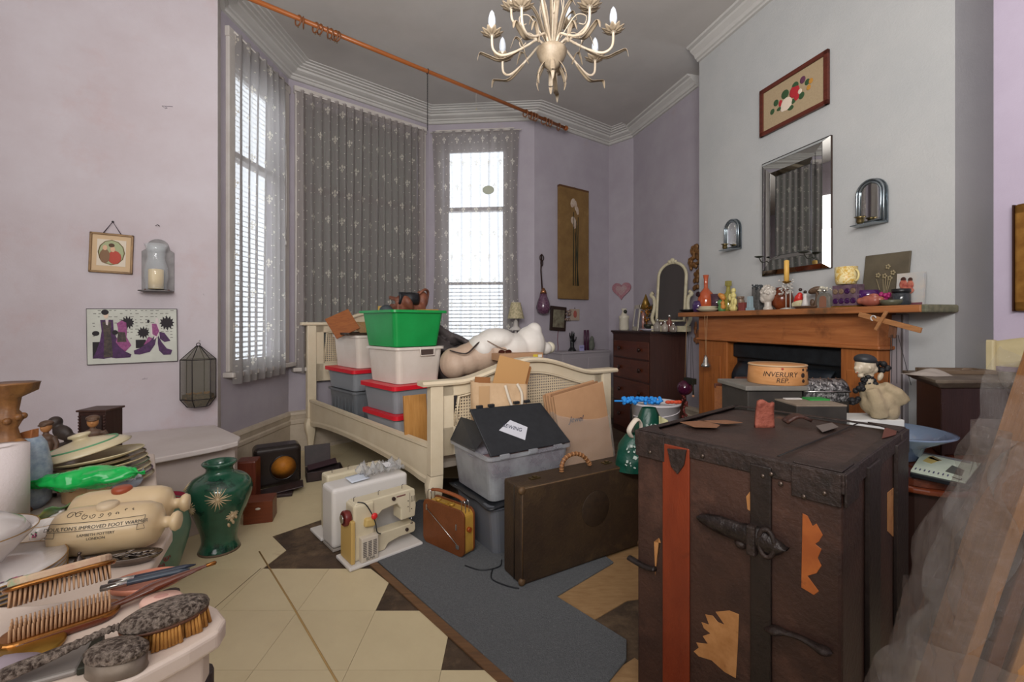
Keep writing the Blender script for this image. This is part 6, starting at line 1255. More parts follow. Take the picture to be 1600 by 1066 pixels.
mb.ell((-.035, 0, .155), .024, 14, 10); mb.ell((-.005, 0, .115), (.040, .022, .028), rot=(0, .5, 0)); mb.ell((.05, 0, .085), (.055, .024, .022), rot=(0, .3, 0)); mb.ell((.10, 0, .065), (.05, .022, .02), rot=(0, .2, 0)); mb.box(.24, .06, .05, (.04, 0, 0)); mb.ell((.04, 0, .05), (.10, .04, .03)); fuse(mb, 'figure', brd, o, .004, 3)
o = T('figurine', 'russet seated animal figurine with spectacles, left of the standing boy', 'figurine', (*at(57, 735, 1.42)[:2], TB), 0); mb = M(); mb.ell((.01, 0, .05), (.035, .025, .045)); mb.ell((0, 0, .095), (.022, .02, .02)); mb.ell((-.012, 0, .125), (.018, .015, .02)); mb.box(.07, .05, .01, (0.005, 0, 0)); fuse(mb, 'body', brd, o, .004, 2); M().box(.022, .006, .045, (-.004, -.026, .03)).build('red_pillar', mat('russet', '8e3f26', .4), o, bevel=.002); mb = M(); [mb.tube([(x+.006*cos(t), -.022, .100+.006*sin(t)) for t in [i*PI/6 for i in range(12)]], .0012, 5, closed=True) for x in (-.009, .009)]; mb.build('spectacles', silver, o); M().ell((0, -.015, .088), (.016, .012, .012), 12, 8).build('muzzle', mat('russet'), o)
o = T('small_cabinet', 'miniature dark wooden cabinet standing by the wall behind the figurines', 'cabinet', (*at(158, 700, 1.85)[:2], TB), .10)
M().box(.10, .09, .195, (0, 0, .0)).build('case', wood('mini_cab', '3a221c', '2a1814', ax=2, rough=.4), o, bevel=.002); M().box(.112, .102, .008, (0, 0, .195)).build('top', wood('mini_cab_top', '4a3028', '35211b', ax=0, rough=.4), o, bevel=.002); mb = M(); [mb.ell((x, -.048, z), .004, 6, 4) for x in (-.046, .046) for z in [.01+i*.012 for i in range(15)]]; mb.build('beading', wood('mini_cab_top', '4a3028', '35211b'), o)['kind'] = 'stuff'; M().box(.075, .004, .165, (0, -.046, .015)).build('door', wood('mini_cab_door', '30201c', '241714', ax=2), o)
# carved wooden candle stand, paper roll, blue glass at the frame edge
q = at(12, 740, 1.30); o = T('pillar_candle_stand', 'carved brown wooden candle stand with a wide dish top at the left frame edge', 'candle stand', (q.x, q.y, TB), 0); k = 1.30/FP
z0 = (504-740)/FP*1.30+CZ-TB
def zz_(py): return CZ+(HY-py)/FP*1.30-TB
M().lathe([(.05, 0), (.05, .02), (.03, .04), (.026, zz_(712)), (.034, zz_(700)), (.04, zz_(694)), (.026, zz_(686)), (.020, zz_(670)), (.030, zz_(657)), (.031, zz_(650)), (.022, zz_(642)), (.027, zz_(622)), (.060, zz_(612)), (.064, zz_(600)), (.066, zz_(599)), (.001, zz_(600))], 30, flute=8, fd=.04).build('stand', mat('carved_brown', '8f6238', .45, 0, '6a4526', 20, bump=.2, bscale=60), o)
mb = M(); rn = random.Random(2); [mb.ell((.030*cos(a), .030*sin(a), zz_(655)+rn.uniform(-.006, .006)), .010, 8, 6) for a in [i*PI/4 for i in range(8)]]; mb.build('carved_leaves', mat('carved_brown'), o); M().ell((.045, -.01, zz_(698)), (.022, .018, .026), 12, 8).build('scroll', mat('carved_brown'), o)
q = gz(12, 838, TB); o = T('paper_roll', 'upright white kitchen-paper roll at the left frame edge', 'roll', q+Vector((-.085, .06, 0)), 0); k = q.y/FP; M().lathe([(.055, 0), (.055, .215), (.02, .2151), (.018, .20)], 36).build('roll', mat('paper_roll', 'd8cdcb', .85, bump=.2, bscale=150), o)
q = gz(22, 812, TB); o = T('glass_jug', 'tall pale blue speckled glass jar behind the paper roll', 'jar', q+Vector((-.045, .08, 0)), 0); M().lathe([(.035, 0), (.05, .02), (.052, .12), (.040, .19), (.028, .21)], 30).build('jar', mat('pale_blue_speckled', 'a8b6c2', .15, 0, '8496a8', 50, alpha=.9), o); M().hexa([(-.02, -.015, .19), (.02, -.015, .19), (.02, .01, .19), (-.02, .01, .19), (-.015, -.01, .225), (.022, -.01, .235), (.022, .01, .235), (-.015, .01, .225)]).build('orange_wood_piece', wood('orange_wood', 'c08a54', 'a8703c'), o, bevel=.002)
# ------------------------------------------------------------------ near table: brushes and trinkets
brass = mat('worn_brass', 'a8733c', .25, .85, '8a5a2c', 20); trt = mat('tortoiseshell', '3d1d12', .15, 0, '5f2c16', 14, coat=.5); brist = mat('pale_bristle', 'b08a68', .8); bristd = mat('golden_bristle', 'c08a44', .8, 0, 'a87436', 60)
def brush(label, P, Q, width, face, back, bmat, rows, nb, blen, handle=None, down=False, pad=.012, name='hairbrush'):
    a, L = fr(P, Q); mid = (Vector(P)+Vector(Q))/2; o = T(name, label, 'brush', mid, a); return o, L
# ornate silver hairbrush lying on its bristles: body from (205,990) to (335,960)
def flatnorm(o): return o
P = gz(208, 1010, TA); Q = gz(330, 968, TA); a, L = fr(P, Q); o = T('hairbrush', 'oval hairbrush with an embossed tarnished silver back and golden bristles', 'brush', ((P+Q)/2)+Vector((-.005, -.008, 0)), a+.02)
emb_ = mat('embossed_silver', '96887c', .38, .4, '453830', 170, .42, .6, bump=1.0, bscale=170)
Lh = L/2+.006
M().lathe([(1.0, 0), (1.02, .003), (.98, .008), (.75, .0135), (.4, .016), (.001, .017)], 40, (0, 0, .028), kx=1, ky=1).squash(Lh, .030).build('silver_back', emb_, o)
M().lathe([(1.0, 0), (1.02, .004), (.001, .005)], 40, (0, 0, .023)).squash(Lh*.99, .029).build('wooden_rim', mat('brush_wood', '5f3a26', .5), o)
mb = M(); rn = random.Random(3)
for i in range(26):
    for j in range(8):
        x = -Lh*.93+2*Lh*.93*i/25; y = -.026+.052*j/7
        if (x/Lh)**2+(y/.028)**2 < .95: s_ = 1.08; mb.tube([(x, y, .026), (x*s_+rn.uniform(-.001, .001), y*1.15+rn.uniform(-.001, .001), .001)], [.0018, .0026], 5)
mb.build('bristles', bristd, o)['kind'] = 'stuff'
hnd = [(-Lh*.98, 0, .034), (-Lh-.012, 0, .034), (-Lh-.035, 0, .030), (-Lh-.06, 0, .026), (-Lh-.095, 0, .022), (-Lh-.115, 0, .020)]
M().tube(spline(hnd, 6), [.006, .0075, .005, .0075, .005, .0075, .005, .0075, .0055, .0075, .0055, .008, .006, .0085, .007, .0085, .0085, .009, .0095, .010, .0105, .011, .0115, .012, .012, .012, .011, .009, .007, .005, .003][:len(spline(hnd, 6))], 10, flat=.6).build('handle', emb_, o)
# clothes brush, brass trimmed, bristles facing up toward the mirror brush
P = gz(20, 985, TA); Q = gz(168, 938, TA); a, L = fr(P, Q); o = T('clothes_brush', 'embroidered-backed brass hairbrush tilted to show rows of pale bristles', 'brush', (P+Q)/2+Vector((0, .0, .0)), a)
R_ = Matrix.Translation((0, 0, .058)) @ Matrix.Rotation(-.42, 4, 'X'); Lb = L+.01
mb = M().at(R_); mb.prism(rr(Lb, .055, .02, 5), .012, 0); mb.build('back', mat('petit_point', 'c0a88c', .8, 0, 'b58f78', 60, col3='8f9a7c', scale3=20), o, bevel=.003)
M().tube([R_ @ Vector((x, y, -.001)) for x, y in rr(Lb+.004, .058, .022, 5)], .0035, 6, closed=True).build('brass_rim', brass, o)
mb = M(); 
for i in range(22):
    for j in range(5):
        x = -Lb*.46+Lb*.92*i/21; y = -.019+.0095*j; p0 = R_ @ Vector((x, y, 0)); p1 = R_ @ Vector((x*1.03, y*1.1-.004, -.024)); mb.tube([p0, p1], [.0022, .0010], 5)
mb.build('bristles', brist, o)['kind'] = 'stuff'
P = gz(12, 1010, TA); Q = gz(175, 958, TA); a, L = fr(P, Q); o = T('hand_mirror', 'long tortoiseshell hand brush with brass-edged pad beneath the embroidered brush', 'brush', (P+Q)/2, a+.02)
M().prism(rr(L+.02, .05, .022, 6), .008, .004).build('pad', brass, o, bevel=.003); M().prism(rr(L+.015, .054, .024, 6), .010, -.000).build('back', trt, o, bevel=.004)
mb = M(); rn = random.Random(7)
for i in range(24):
    for j in range(4):
        x = -L*.47+L*.94*i/23; y = -.016+.0105*j; mb.tube([(x, y, .012), (x*1.01, y, .028)], [.002, .0010], 5)
mb.build('bristles', brist, o)['kind'] = 'stuff'
hp_ = [(L/2-.005, 0, .008), (L/2+.02, .001, .012), (L/2+.045, .002, .017), (L/2+.075, .002, .021), (L/2+.105, .001, .025), (L/2+.12, 0, .027)]
M().tube(spline(hp_, 5), [.012, .010, .008, .007, .007, .0075, .008, .009, .010, .011, .0115, .012, .0115, .011, .010, .0095, .009, .008, .007, .006, .005, .005, .004, .004, .003, .003][:len(spline(hp_, 5))], 10, flat=.55).build('handle', trt, o)
M().tube([(L/2+.117, 0, .0268), (L/2+.130, 0, .0275), (L/2+.132, 0, .0275)], [.003, .0035, .001], 8).build('brass_tip', brass, o)
# pink tray with pens
P = gz(210, 932, TA); o = T('pink_dish', 'salmon-pink oval dish holding two dark pens', 'dish', P+Vector((.0, .025, 0)), .35)
M().lathe([(.7, 0), (.95, .006), (1.0, .014), (.95, .014), (.7, .005), (.001, .004)], 36).squash(.052, .034).build('dish', mat('salmon_china', 'd08a70', .35, 0, 'c67d62', 10), o)
for i, (dy, c_, lbx) in enumerate(((-.008, '39434f', 'grey steel-capped pen lying across the pink dish, nearer one'), (.006, '1d2536', 'dark navy pen lying across the pink dish, further one'))):
    q = T('pen', lbx, 'pen', P+Vector((.005, .022+dy, .017)), .42); M().tube([(-.055, 0, 0), (-.05, 0, 0), (.045, 0, .004), (.060, 0, .005)], [.003, .0045, .004, .001], 10).build('barrel', mat('pen_%d' % i, c_, .25), q); M().tube([(-.055, 0, .0), (-.022, 0, .001)], .0048, 10).build('cap', silver, q)
o = T('trinket_pot', 'small oval pale-pink trinket pot with a floral lid beside the silver hairbrush', 'pot', gz(252, 948, TA), .3)
M().lathe([(.9, 0), (1, .003), (1, .010), (1.02, .011), (.9, .015), (.001, .017)], 30).squash(.027, .018).build('pot', mat('pink_porcelain', 'd8b0a2', .3, 0, 'cfa798', 12), o); M().ell((0, 0, .0155), (.012, .008, .0015), 12, 4).build('painted_spray', mat('rose_spray', 'b98a80', .5), o)
o = T('trinket_box', 'oval tarnished silver box with an embossed lid at the table front', 'box', gz(168, 1060, TA)+Vector((0, .013, 0)), .05); 
M().lathe([(1, 0), (1.03, .002), (1, .004), (1, .020)], 36, cap=True).squash(.034, .021).build('body', mat('dull_silver', '83766a', .45, .4, '66594c', 15), o); M().lathe([(1.05, .020), (1.05, .026), (.85, .031), (.4, .033), (.001, .034)], 36).squash(.034, .021).build('lid', emb_, o)
o = T('compact', 'round gold powder compact lying flat at the left of the table', 'compact', gz(45, 1018, TA), .1); M().lathe([(.034, 0), (.036, .003), (.036, .005), (.033, .008), (.001, .0085)], 32).build('compact', mat('gold_compact', 'a8823c', .3, .8, '94702e', 30), o)
o = T('metal_case', 'flat grey metal case at the bottom left corner of the frame', 'case', gz(75, 1050, TA)+Vector((-.01, 0, 0)), .5); M().box(.085, .06, .008, (0, 0, 0)).build('case', mat('grey_case', '857f7a', .5, .4), o, bevel=.003); M().box(.012, .065, .010, (.048, 0, 0)).build('dark_edge', mat('dark_metal'), o, bevel=.002)
o = T('cloth', 'mauve folded cloth at the extreme bottom left of the table', 'cloth', gz(12, 1050, TA), .2); lump('cloth', mat('mauve_cloth', '8d8088', .9), o, .09, .07, .012, 3.3, nu=14, nv=10)
# ------------------------------------------------------------------ big steamer trunk in the foreground
TH = .81; F_ = Vector((.740, 1.02, 0)); ta = math.radians(-50); xd = Vector((cos(ta), sin(ta), 0)); yd = Vector((-sin(ta), cos(ta), 0)); TL, TD = .538, .68
L_ = F_-xd*TL; tw = Wall(L_[:2], F_[:2]); R__ = F_+yd*TD; tw2 = Wall(F_[:2], R__[:2])
tr = T('steamer_trunk', 'large battered brown steamer trunk standing on end in the right foreground', 'trunk', L_+xd*TL/2+yd*TD/2, ta)
XF = Matrix.Translation((-TL/2, -TD/2, 0))          # local corner L
canv_ = mat('trunk_canvas', '432b22', .55, 0, '33201a', 7, bump=.35, bscale=70, col3='5f4034', scale3=3.2, lo3=.55, hi3=.75)
trtop = mat('trunk_top_canvas', '42322c', .5, 0, '2f2420', 6, bump=.45, bscale=55, col3='7a4a34', scale3=4.5, lo3=.62, hi3=.78)
slat = mat('trunk_dark_slat', '271b17', .5, 0, '1c1411', 12, bump=.3, bscale=50); tin_ = mat('trunk_black_iron', '3a2d29', .5, .2, '251d1a', 25, bump=.5, bscale=70)
strapm = mat('red_brown_strap', '6c2914', .45, 0, '7c3218', 5, st=(3, 3, 1), bump=.15, bscale=60, col3='54200f', scale3=8, lo3=.6, hi3=.72)
M().at(XF).box(TL, TD, TH-.02, (TL/2, TD/2, 0)).build('body', canv_, tr, bevel=.008)
M().at(XF).grid(lambda u, v: (TL*u, TD*v, TH-.012+.010*sin(PI*u)*sin(PI*v)+.003*noise.noise(Vector((u*8, v*8, 0)))), 24, 30, .012).build('lid_panel', trtop, tr)
def uv_(W, px, py): 
    q = W.pt(px, py, 0); return (q-W.p).to_2d().dot(W.d.to_2d()), q.z
def decal(pts, W, m, nm, th=.004, side=1, out=0.0):
    P = [uv_(W, *p) for p in pts]
    area_ = sum(P[i][0]*P[(i+1) % len(P)][1]-P[(i+1) % len(P)][0]*P[i][1] for i in range(len(P)))
    if area_ < 0: P = P[::-1]
    mb = M()
    if side == 1: mb.at(XF @ Matrix.Rotation(PI/2, 4, 'X')); mb.prism(P, th, out)
    else: mb.at(XF @ Matrix.Translation((TL, 0, 0)) @ Matrix.Rotation(PI/2, 4, 'Z') @ Matrix.Rotation(PI/2, 4, 'X')); mb.prism(P, th, out)
    return mb.build(nm, m, tr, bevel=.0012, seg=1)
def slatbox(px0, px1, W, m, nm, th, side=1, z0=0.0, z1=TH-.02):
    a = uv_(W, px0, 800)[0]; b = uv_(W, px1, 800)[0]; mb = M()
    if side == 1: mb.at(XF); mb.box(b-a, th, z1-z0, ((a+b)/2, -th/2, z0))
    else: mb.at(XF @ Matrix.Translation((TL, 0, 0))); mb.box(th, b-a, z1-z0, (th/2, (a+b)/2, z0))
    return mb.build(nm, m, tr, bevel=.003)
slatbox(1037, 1079, tw, strapm, 'leather_strap', .008); slatbox(1174, 1207, tw, slat, 'wooden_slat', .010)
slatbox(1350, 1368, tw2, slat, 'wooden_slat', .012, 2); slatbox(1395, 1412, tw2, slat, 'wooden_slat', .012, 2)
# iron rim round the top and corner guards
mb = M().at(XF); h_ = .045
mb.box(TL+.012, .005, h_, (TL/2, -.003, TH-h_)); mb.box(.005, TD+.012, h_, (TL+.003, TD/2, TH-h_)); mb.box(TL+.012, .022, .004, (TL/2, .008, TH-.002)); mb.box(.022, TD, .004, (TL-.008, TD/2, TH-.002)); mb.box(.022, TD, .004, (.008, TD/2, TH-.002)); mb.box(TL, .022, .004, (TL/2, TD-.008, TH-.002)); mb.box(.005, TD, h_, (-.003, TD/2, TH-h_))
mb.build('iron_rim', tin_, tr, bevel=.002)
for (x, y, sx, sy) in ((TL, 0, -1, 1), (0, 0, 1, 1), (TL, TD, -1, -1)):
    mb = M().at(XF); mb.prism([(x, y), (x+sx*.10, y), (x+sx*.05, y+sy*.05), (x, y+sy*.10)][::(1 if sx*sy > 0 else -1)], .004, TH+.002)
    if y == 0: mb.box(.10, .006, .075, (x+sx*.05, -.006, TH-.075)); 
    if x == TL: mb.box(.006, .10, .075, (TL+.006, y+sy*.05, TH-.075))
    mb.build('corner_guard', tin_, tr, bevel=.003)
mb = M().at(XF)
for px_, py_ in ((1018, 706), (1100, 712), (1062, 710), (1207, 740), (1222, 755), (1258, 775), (1194, 743), (1290, 770)):
    u, z = uv_(tw, px_, py_); mb.ell((u, -.009, z), (.006, .004, .006), 10, 6)
mb.build('rivets', mat('old_iron_rivet', '5c5048', .35, .8), tr)['kind'] = 'stuff'
decal([(1046, 700), (1076, 702), (1072, 726), (1062, 740), (1052, 728)], tw, tin_, 'iron_lug', .006, out=.008)
# seam on the top
mb = M().at(XF); q1, q2 = gz(1211, 716, TH)-L_, gz(1345, 660, TH)-L_
mb.tube([(q1.dot(xd), q1.dot(yd)+.02, TH+.001), (q2.dot(xd), min(TD-.02, q2.dot(yd)), TH+.001)], .003, 6, flat=.5); mb.build('lid_joint', mat('dark_joint2', '14100f', .6), tr)
rn = random.Random(8)
for i, (pl_, m_) in enumerate((([(1062, 662), (1100, 660), (1125, 667), (1120, 671), (1085, 670)], 'scuff_tan'), ([(1090, 660), (1135, 659), (1160, 663), (1135, 665)], 'scuff_tan'), ([(1275, 668), (1300, 663), (1310, 670), (1285, 678)], 'scuff_grey'), ([(1382, 672), (1404, 668), (1400, 682), (1378, 688)], 'scuff_red'))):
    P = [gz(a_, b_, TH)-L_ for a_, b_ in pl_]; P = [(p.dot(xd), min(TD-.01, p.dot(yd))) for p in P]
    ar = sum(P[j][0]*P[(j+1) % len(P)][1]-P[(j+1) % len(P)][0]*P[j][1] for j in range(len(P)))
    M().at(XF).prism(P if ar > 0 else P[::-1], .0012, TH+.0005+.004*0).build('scuff', {'scuff_tan': mat('scuff_tan', '7d563c', .6), 'scuff_grey': mat('scuff_grey', '6b6460', .4), 'scuff_red': mat('scuff_red', '5f3026', .5)}[m_], tr, loc=(0, 0, .004))
# pale bare patches
ptm = mat('bare_patch', 'b88452', .7, 0, 'a06c3c', 20, col3='7a4a28', scale3=16, lo3=.58, hi3=.68); pto = mat('bare_patch_orange', 'b0622c', .6, 0, '9a5022', 16, col3='5f3020', scale3=14, lo3=.6, hi3=.7)
decal([(1084, 1018), (1092, 1012), (1088, 1004), (1106, 1006), (1098, 994), (1110, 990), (1100, 982), (1096, 972), (1108, 976), (1102, 960), (1114, 962), (1122, 972), (1132, 976), (1118, 956), (1140, 954), (1155, 960), (1153, 1012), (1150, 1060), (1132, 1050), (1112, 1032), (1092, 1026)], tw, ptm, 'worn_patch', .0015)
decal([(1254, 802), (1262, 806), (1270, 822), (1276, 818), (1286, 836), (1280, 846), (1274, 850), (1284, 858), (1278, 872), (1284, 884), (1276, 896), (1262, 900), (1280, 924), (1272, 930), (1252, 918)], tw, pto, 'worn_patch', .0015)
decal([(1166, 776), (1172, 768), (1174, 800), (1168, 796)], tw, ptm, 'worn_patch', .0015)
decal([(1386, 770), (1398, 760), (1404, 790), (1396, 840), (1386, 830)], tw2, ptm, 'worn_patch', .0015, 2)
decal([(1024, 900), (1026, 840)][:1]+[(1030, 842), (1032, 848), (1022, 846)], tw, ptm, 'worn_patch', .0015)
# hasp / lock
def bump_(px, py, rx, rz, ry, m, nm, rot=0.0):
    u, z = uv_(tw, px, py); return M().at(XF).ell((u, -.006, z), (rx, ry, rz), 18, 10, rot=(0, rot, 0)).build(nm, m, tr)
lk = mat('worn_black_leather', '1d1817', .3, .3, '332a28', 30, bump=.5, bscale=50)
u0, z0 = uv_(tw, 1095, 805); u1, z1 = uv_(tw, 1230, 862)
def strap3(pts, w_, th, nm, m): return M().at(XF).tube(spline(pts, 6), w_, 12, flat=th).build(nm, m, tr)
P3 = [uv_(tw, *p) for p in ((1094, 806), (1120, 815), (1150, 826), (1185, 838), (1215, 852), (1234, 856))]
ws = [.006, .010, .016, .020, .022, .024, .026, .028, .030, .030, .030, .030, .030, .030, .030, .032, .034, .036, .036, .036, .034, .034, .032, .030, .026, .022, .018, .012, .006, .004, .002]
pp_ = spline([(u, -.010, z) for u, z in P3], 6); mb = M().at(XF)
for j, q in enumerate(pp_[:-1]): pass
vs = []; n_ = len(pp_)
for j, q in enumerate(pp_):
    w_ = ws[min(j, len(ws)-1)]*.85
    for a in range(10):
        t = 2*PI*a/10; vs.append((q.x, q.y+(.014 if j > 3 else .008)*sin(t)-.004, q.z+w_*cos(t)))
mb.add(vs, [(j*10+a, j*10+(a+1) % 10, (j+1)*10+(a+1) % 10, (j+1)*10+a) for j in range(n_-1) for a in range(10)], True).build('hasp_strap', lk, tr)
bump_(1158, 830, .015, .018, .020, tin_, 'hasp_stud'); bump_(1160, 848, .016, .014, .016, tin_, 'hasp_stud')
u, z = uv_(tw, 1180, 842); M().at(XF).box(.022, .030, .075, (u, -.016, z-.035)).build('hasp_bar', tin_, tr, bevel=.004)
u, z = uv_(tw, 1203, 845); M().at(XF).tube([(u+.018*cos(t), -.022, z+.034*sin(t)) for t in [i*PI/9 for i in range(18)]], .006, 8, closed=True).build('hasp_ring', tin_, tr)
pp_ = [(u, -.010, z) for u, z in [uv_(tw, *p) for p in ((1198, 980), (1225, 985), (1255, 995), (1285, 1012), (1303, 1018))]]
M().at(XF).tube(spline(pp_, 6), [.006, .008, .012, .018, .018, .016, .012, .010, .010, .009, .009, .009, .009, .010, .010, .011, .012, .014, .016, .017, .016, .014, .010, .006, .004][:len(spline(pp_, 6))], 10, flat=.6).build('side_clasp', tin_, tr)
pp_ = [(u, -.008, z) for u, z in [uv_(tw, *p) for p in ((985, 870), (1002, 880), (1015, 886), (1026, 888))]]
M().at(XF).tube(spline(pp_, 6), .012, 10, flat=.6).build('side_clasp', lk, tr)
# leather handle stubs on top
q = gz(1196, 668, TH); o = M().grid(lambda u, v: ((u-.5)*(.062-.012*v), .004*sin(v*3), .085*v+.006*sin(u*6)*v), 6, 8, .012).build('handle_stub', mat('pink_worn_leather', '93503f', .7, 0, '7a3c2e', 30, bump=.5, bscale=60), tr); 
lc = q-tr.location; o.matrix_local = Matrix.Translation((lc.dot(xd), lc.dot(yd), TH-.002)) @ Matrix.Rotation(-ta, 4, 'Z') @ Matrix.Rotation(.1, 4, 'X')
q = gz(1245, 664, TH); lc = q-tr.location; o = M().grid(lambda u, v: ((u-.5)*.08, (v-.5)*.04, .012+.018*sin(PI*u)+.01*u), 8, 6, .010).build('handle_stub', mat('dark_worn_leather', '4a2c22', .5, 0, '2c1c18', 30, bump=.5, bscale=50), tr); o.matrix_local = Matrix.Translation((lc.dot(xd), lc.dot(yd), TH)) @ Matrix.Rotation(-ta-.15, 4, 'Z')
# ------------------------------------------------------------------ behind the trunk, before the hearth
def hx(name, label, cat, FLc, FRc, BRc, BLc, z0, z1, m, pn='body', bev=.006):
    cx_ = sum(p[0] for p in (FLc, FRc, BRc, BLc))/4; cy_ = sum(p[1] for p in (FLc, FRc, BRc, BLc))/4; o = T(name, label, cat, (cx_, cy_, z0))
    P = [(p[0]-cx_, p[1]-cy_, 0) for p in (FLc, FRc, BRc, BLc)]; M().hexa(P+[(x, y, z1-z0) for x, y, _ in P]).build(pn, m, o, bevel=bev); return o
# dark box carrying the drum: top at px 1160-1265, y~598
Yb = 1.95; zt2 = CZ-(603-HY)/FP*Yb
dkb = mat('dark_painted_box', '39342f', .6, 0, '2b2724', 8); grt = mat('grey_top', '77736c', .6, 0, '68645e', 8)
xl, xr = (1168-800)/FP*Yb, (1254-800)/FP*Yb
db = T('pedestal_box', 'dark box with a grey lid behind the trunk, carrying the wooden drum', 'box', ((xl+xr)/2, Yb+.12, 0), 0)
M().box(xr-xl, .24, zt2-.02, (0, 0, 0)).build('body', dkb, db, bevel=.004); M().box(xr-xl+.03, .27, .02, (0, 0, zt2-.02)).build('lid', grt, db, bevel=.004)
q = Vector(((1214-800)/FP*(Yb+.11), Yb+.11, zt2)); k = (Yb+.05)/FP
dr = T('drum', 'squat pale wooden drum hand-lettered INVERURY, on the dark box', 'drum', q, 0); dm = mat('drum_wood', 'c08a58', .6, 0, 'b07a48', 6, st=(2, 2, 10), col3='8a5a34', scale3=8, lo3=.66, hi3=.75)
Rd = .5*86*k; hd_ = 30*k; M().lathe([(Rd*.98, 0), (Rd, .003), (Rd*.95, hd_*.97), (Rd*.93, hd_), (.001, hd_+.001)], 48).build('shell', dm, dr); M().tube([(Rd*.95*cos(t), Rd*.95*sin(t), hd_*.97) for t in [i*PI/24 for i in range(48)]], .004, 6, closed=True).build('rim', mat('drum_rim', 'b79a78', .6), dr)
ink = mat('burnt_ink', '2c1c14', .8)
def drumtext(s_, sz, a0, z0, sh=0.0):
    t_ = text(s_, sz, 'burnt_lettering', ink, dr, (0, 0, 0), (0, 0, 0), .0003, 1, sh)
    for v in t_.data.vertices: a = a0+v.co.x/Rd; r = Rd*(1-.05*(z0+v.co.y)/hd_)+.0008+v.co.z; v.co = Vector((r*sin(a), -r*cos(a), z0+v.co.y))
drumtext('INVERURY', .030, -.42, hd_*.55, .2); drumtext('REP.', .028, -.35, hd_*.25, .2)
for a0, z0, r_ in ((.42, .52, .011), (.42, .24, .008), (.45, .8, .006), (.75, .75, .007), (.95, .6, .007), (.8, .3, .006), (-.35, .85, .005)):
    r = Rd*(1-.05*z0)+.0005; M().lathe([(r_, 0), (r_*.9, .0015), (.001, .0016)], 12, (r*sin(a0), -r*cos(a0), z0*hd_), (PI/2, 0, a0)).build('burnt_motif', ink if a0 > 0 else mat('red_motif', 'a03a28', .6), dr)
# small pine desk box at left
Yp = 2.25; o = T('wooden_box', 'small pine box with a shaped dark back behind the trunk', 'box', ((1140-800)/FP*Yp, Yp, 0), .0)
M().box(.14, .12, CZ-(605-HY)/FP*Yp, (.02, 0, 0)).build('box', wood('pine_box', 'a86a38', '8c5228', ax=0), o, bevel=.004)
mb = M().at(Matrix.Rotation(PI/2, 4, 'X')); zb_ = CZ-(608-HY)/FP*Yp; mb.prism([(-.055, zb_), (.12, zb_), (.12, zb_+.055), (.05, zb_+.055), (.035, zb_+.03), (-.02, zb_+.022), (-.055, zb_+.022)], .012, -.05); mb.build('shaped_back', wood('dark_back', '5f3526', '4a2a1e', ax=0), o, bevel=.002)
# green/dark box and silver chest
Ys = 1.80; zt3 = CZ-(633-HY)/FP*Ys
o = T('document_box', 'low black box with a green strip on its lid, right of the drum', 'box', ((1290-800)/FP*Ys-.015, Ys+.10, 0), 0); M().box(.20, .20, zt3-.006, (0, 0, 0)).build('box', dkb, o, bevel=.003); M().box(.20, .20, .006, (0, 0, zt3-.006)).build('lid', mat('grey_tan_lid', '8c8070', .7, 0, '7a6a5c', 12), o); M().box(.085, .06, .006, (.06, .03, zt3)).build('green_card', mat('bright_green_card', '2f8a3f', .6), o); M().box(.07, .03, .004, (-.03, .045, zt3)).build('tissue', mat('tissue_white', 'c8c2bc', .9), o)
Ye = 2.02; zs_ = CZ-(628-HY)/FP*Ye; o = T('silver_casket', 'embossed silver casket with a domed lid, behind the low black box', 'casket', ((1290-800)/FP*Ye, Ye+.05, 0), .0)
M().box(.20, .11, zs_, (0, 0, 0)).build('stand', dkb, o); sv = mat('embossed_tin', 'a5a3a2', .3, .85, '4d4b4c', 50, .44, .56, bump=1.0, bscale=70)
mb = M(); vs = []; N = 10
for i in range(N+1):
    t = PI*i/N*.5; vs += [(-.103, -.055+.0-.0+.055*(1-cos(t))*1.0, zs_+.045+.055*sin(t)), (.103, -.055+.055*(1-cos(t)), zs_+.045+.055*sin(t))]
M().box(.205, .115, .045, (0, 0, zs_)).build('body', sv, o, bevel=.004)
M().grid(lambda u, v: (-.104+.208*u, -.058+.116*v, zs_+.046+.052*sin(PI*min(1, max(0, v)))**.6), 14, 16, .004).build('domed_lid', sv, o)
mb = M()
for i in range(5): mb.tube([(-.09+i*.035, -.045, zs_+.075), (-.06+i*.035, .0, zs_+.101)], .003, 5)
mb.tube([(-.104, -.060, zs_+.046), (.104, -.060, zs_+.046)], .004, 6); mb.build('embossed_bands', mat('bright_tin', 'c8c6c4', .2, .9), o)
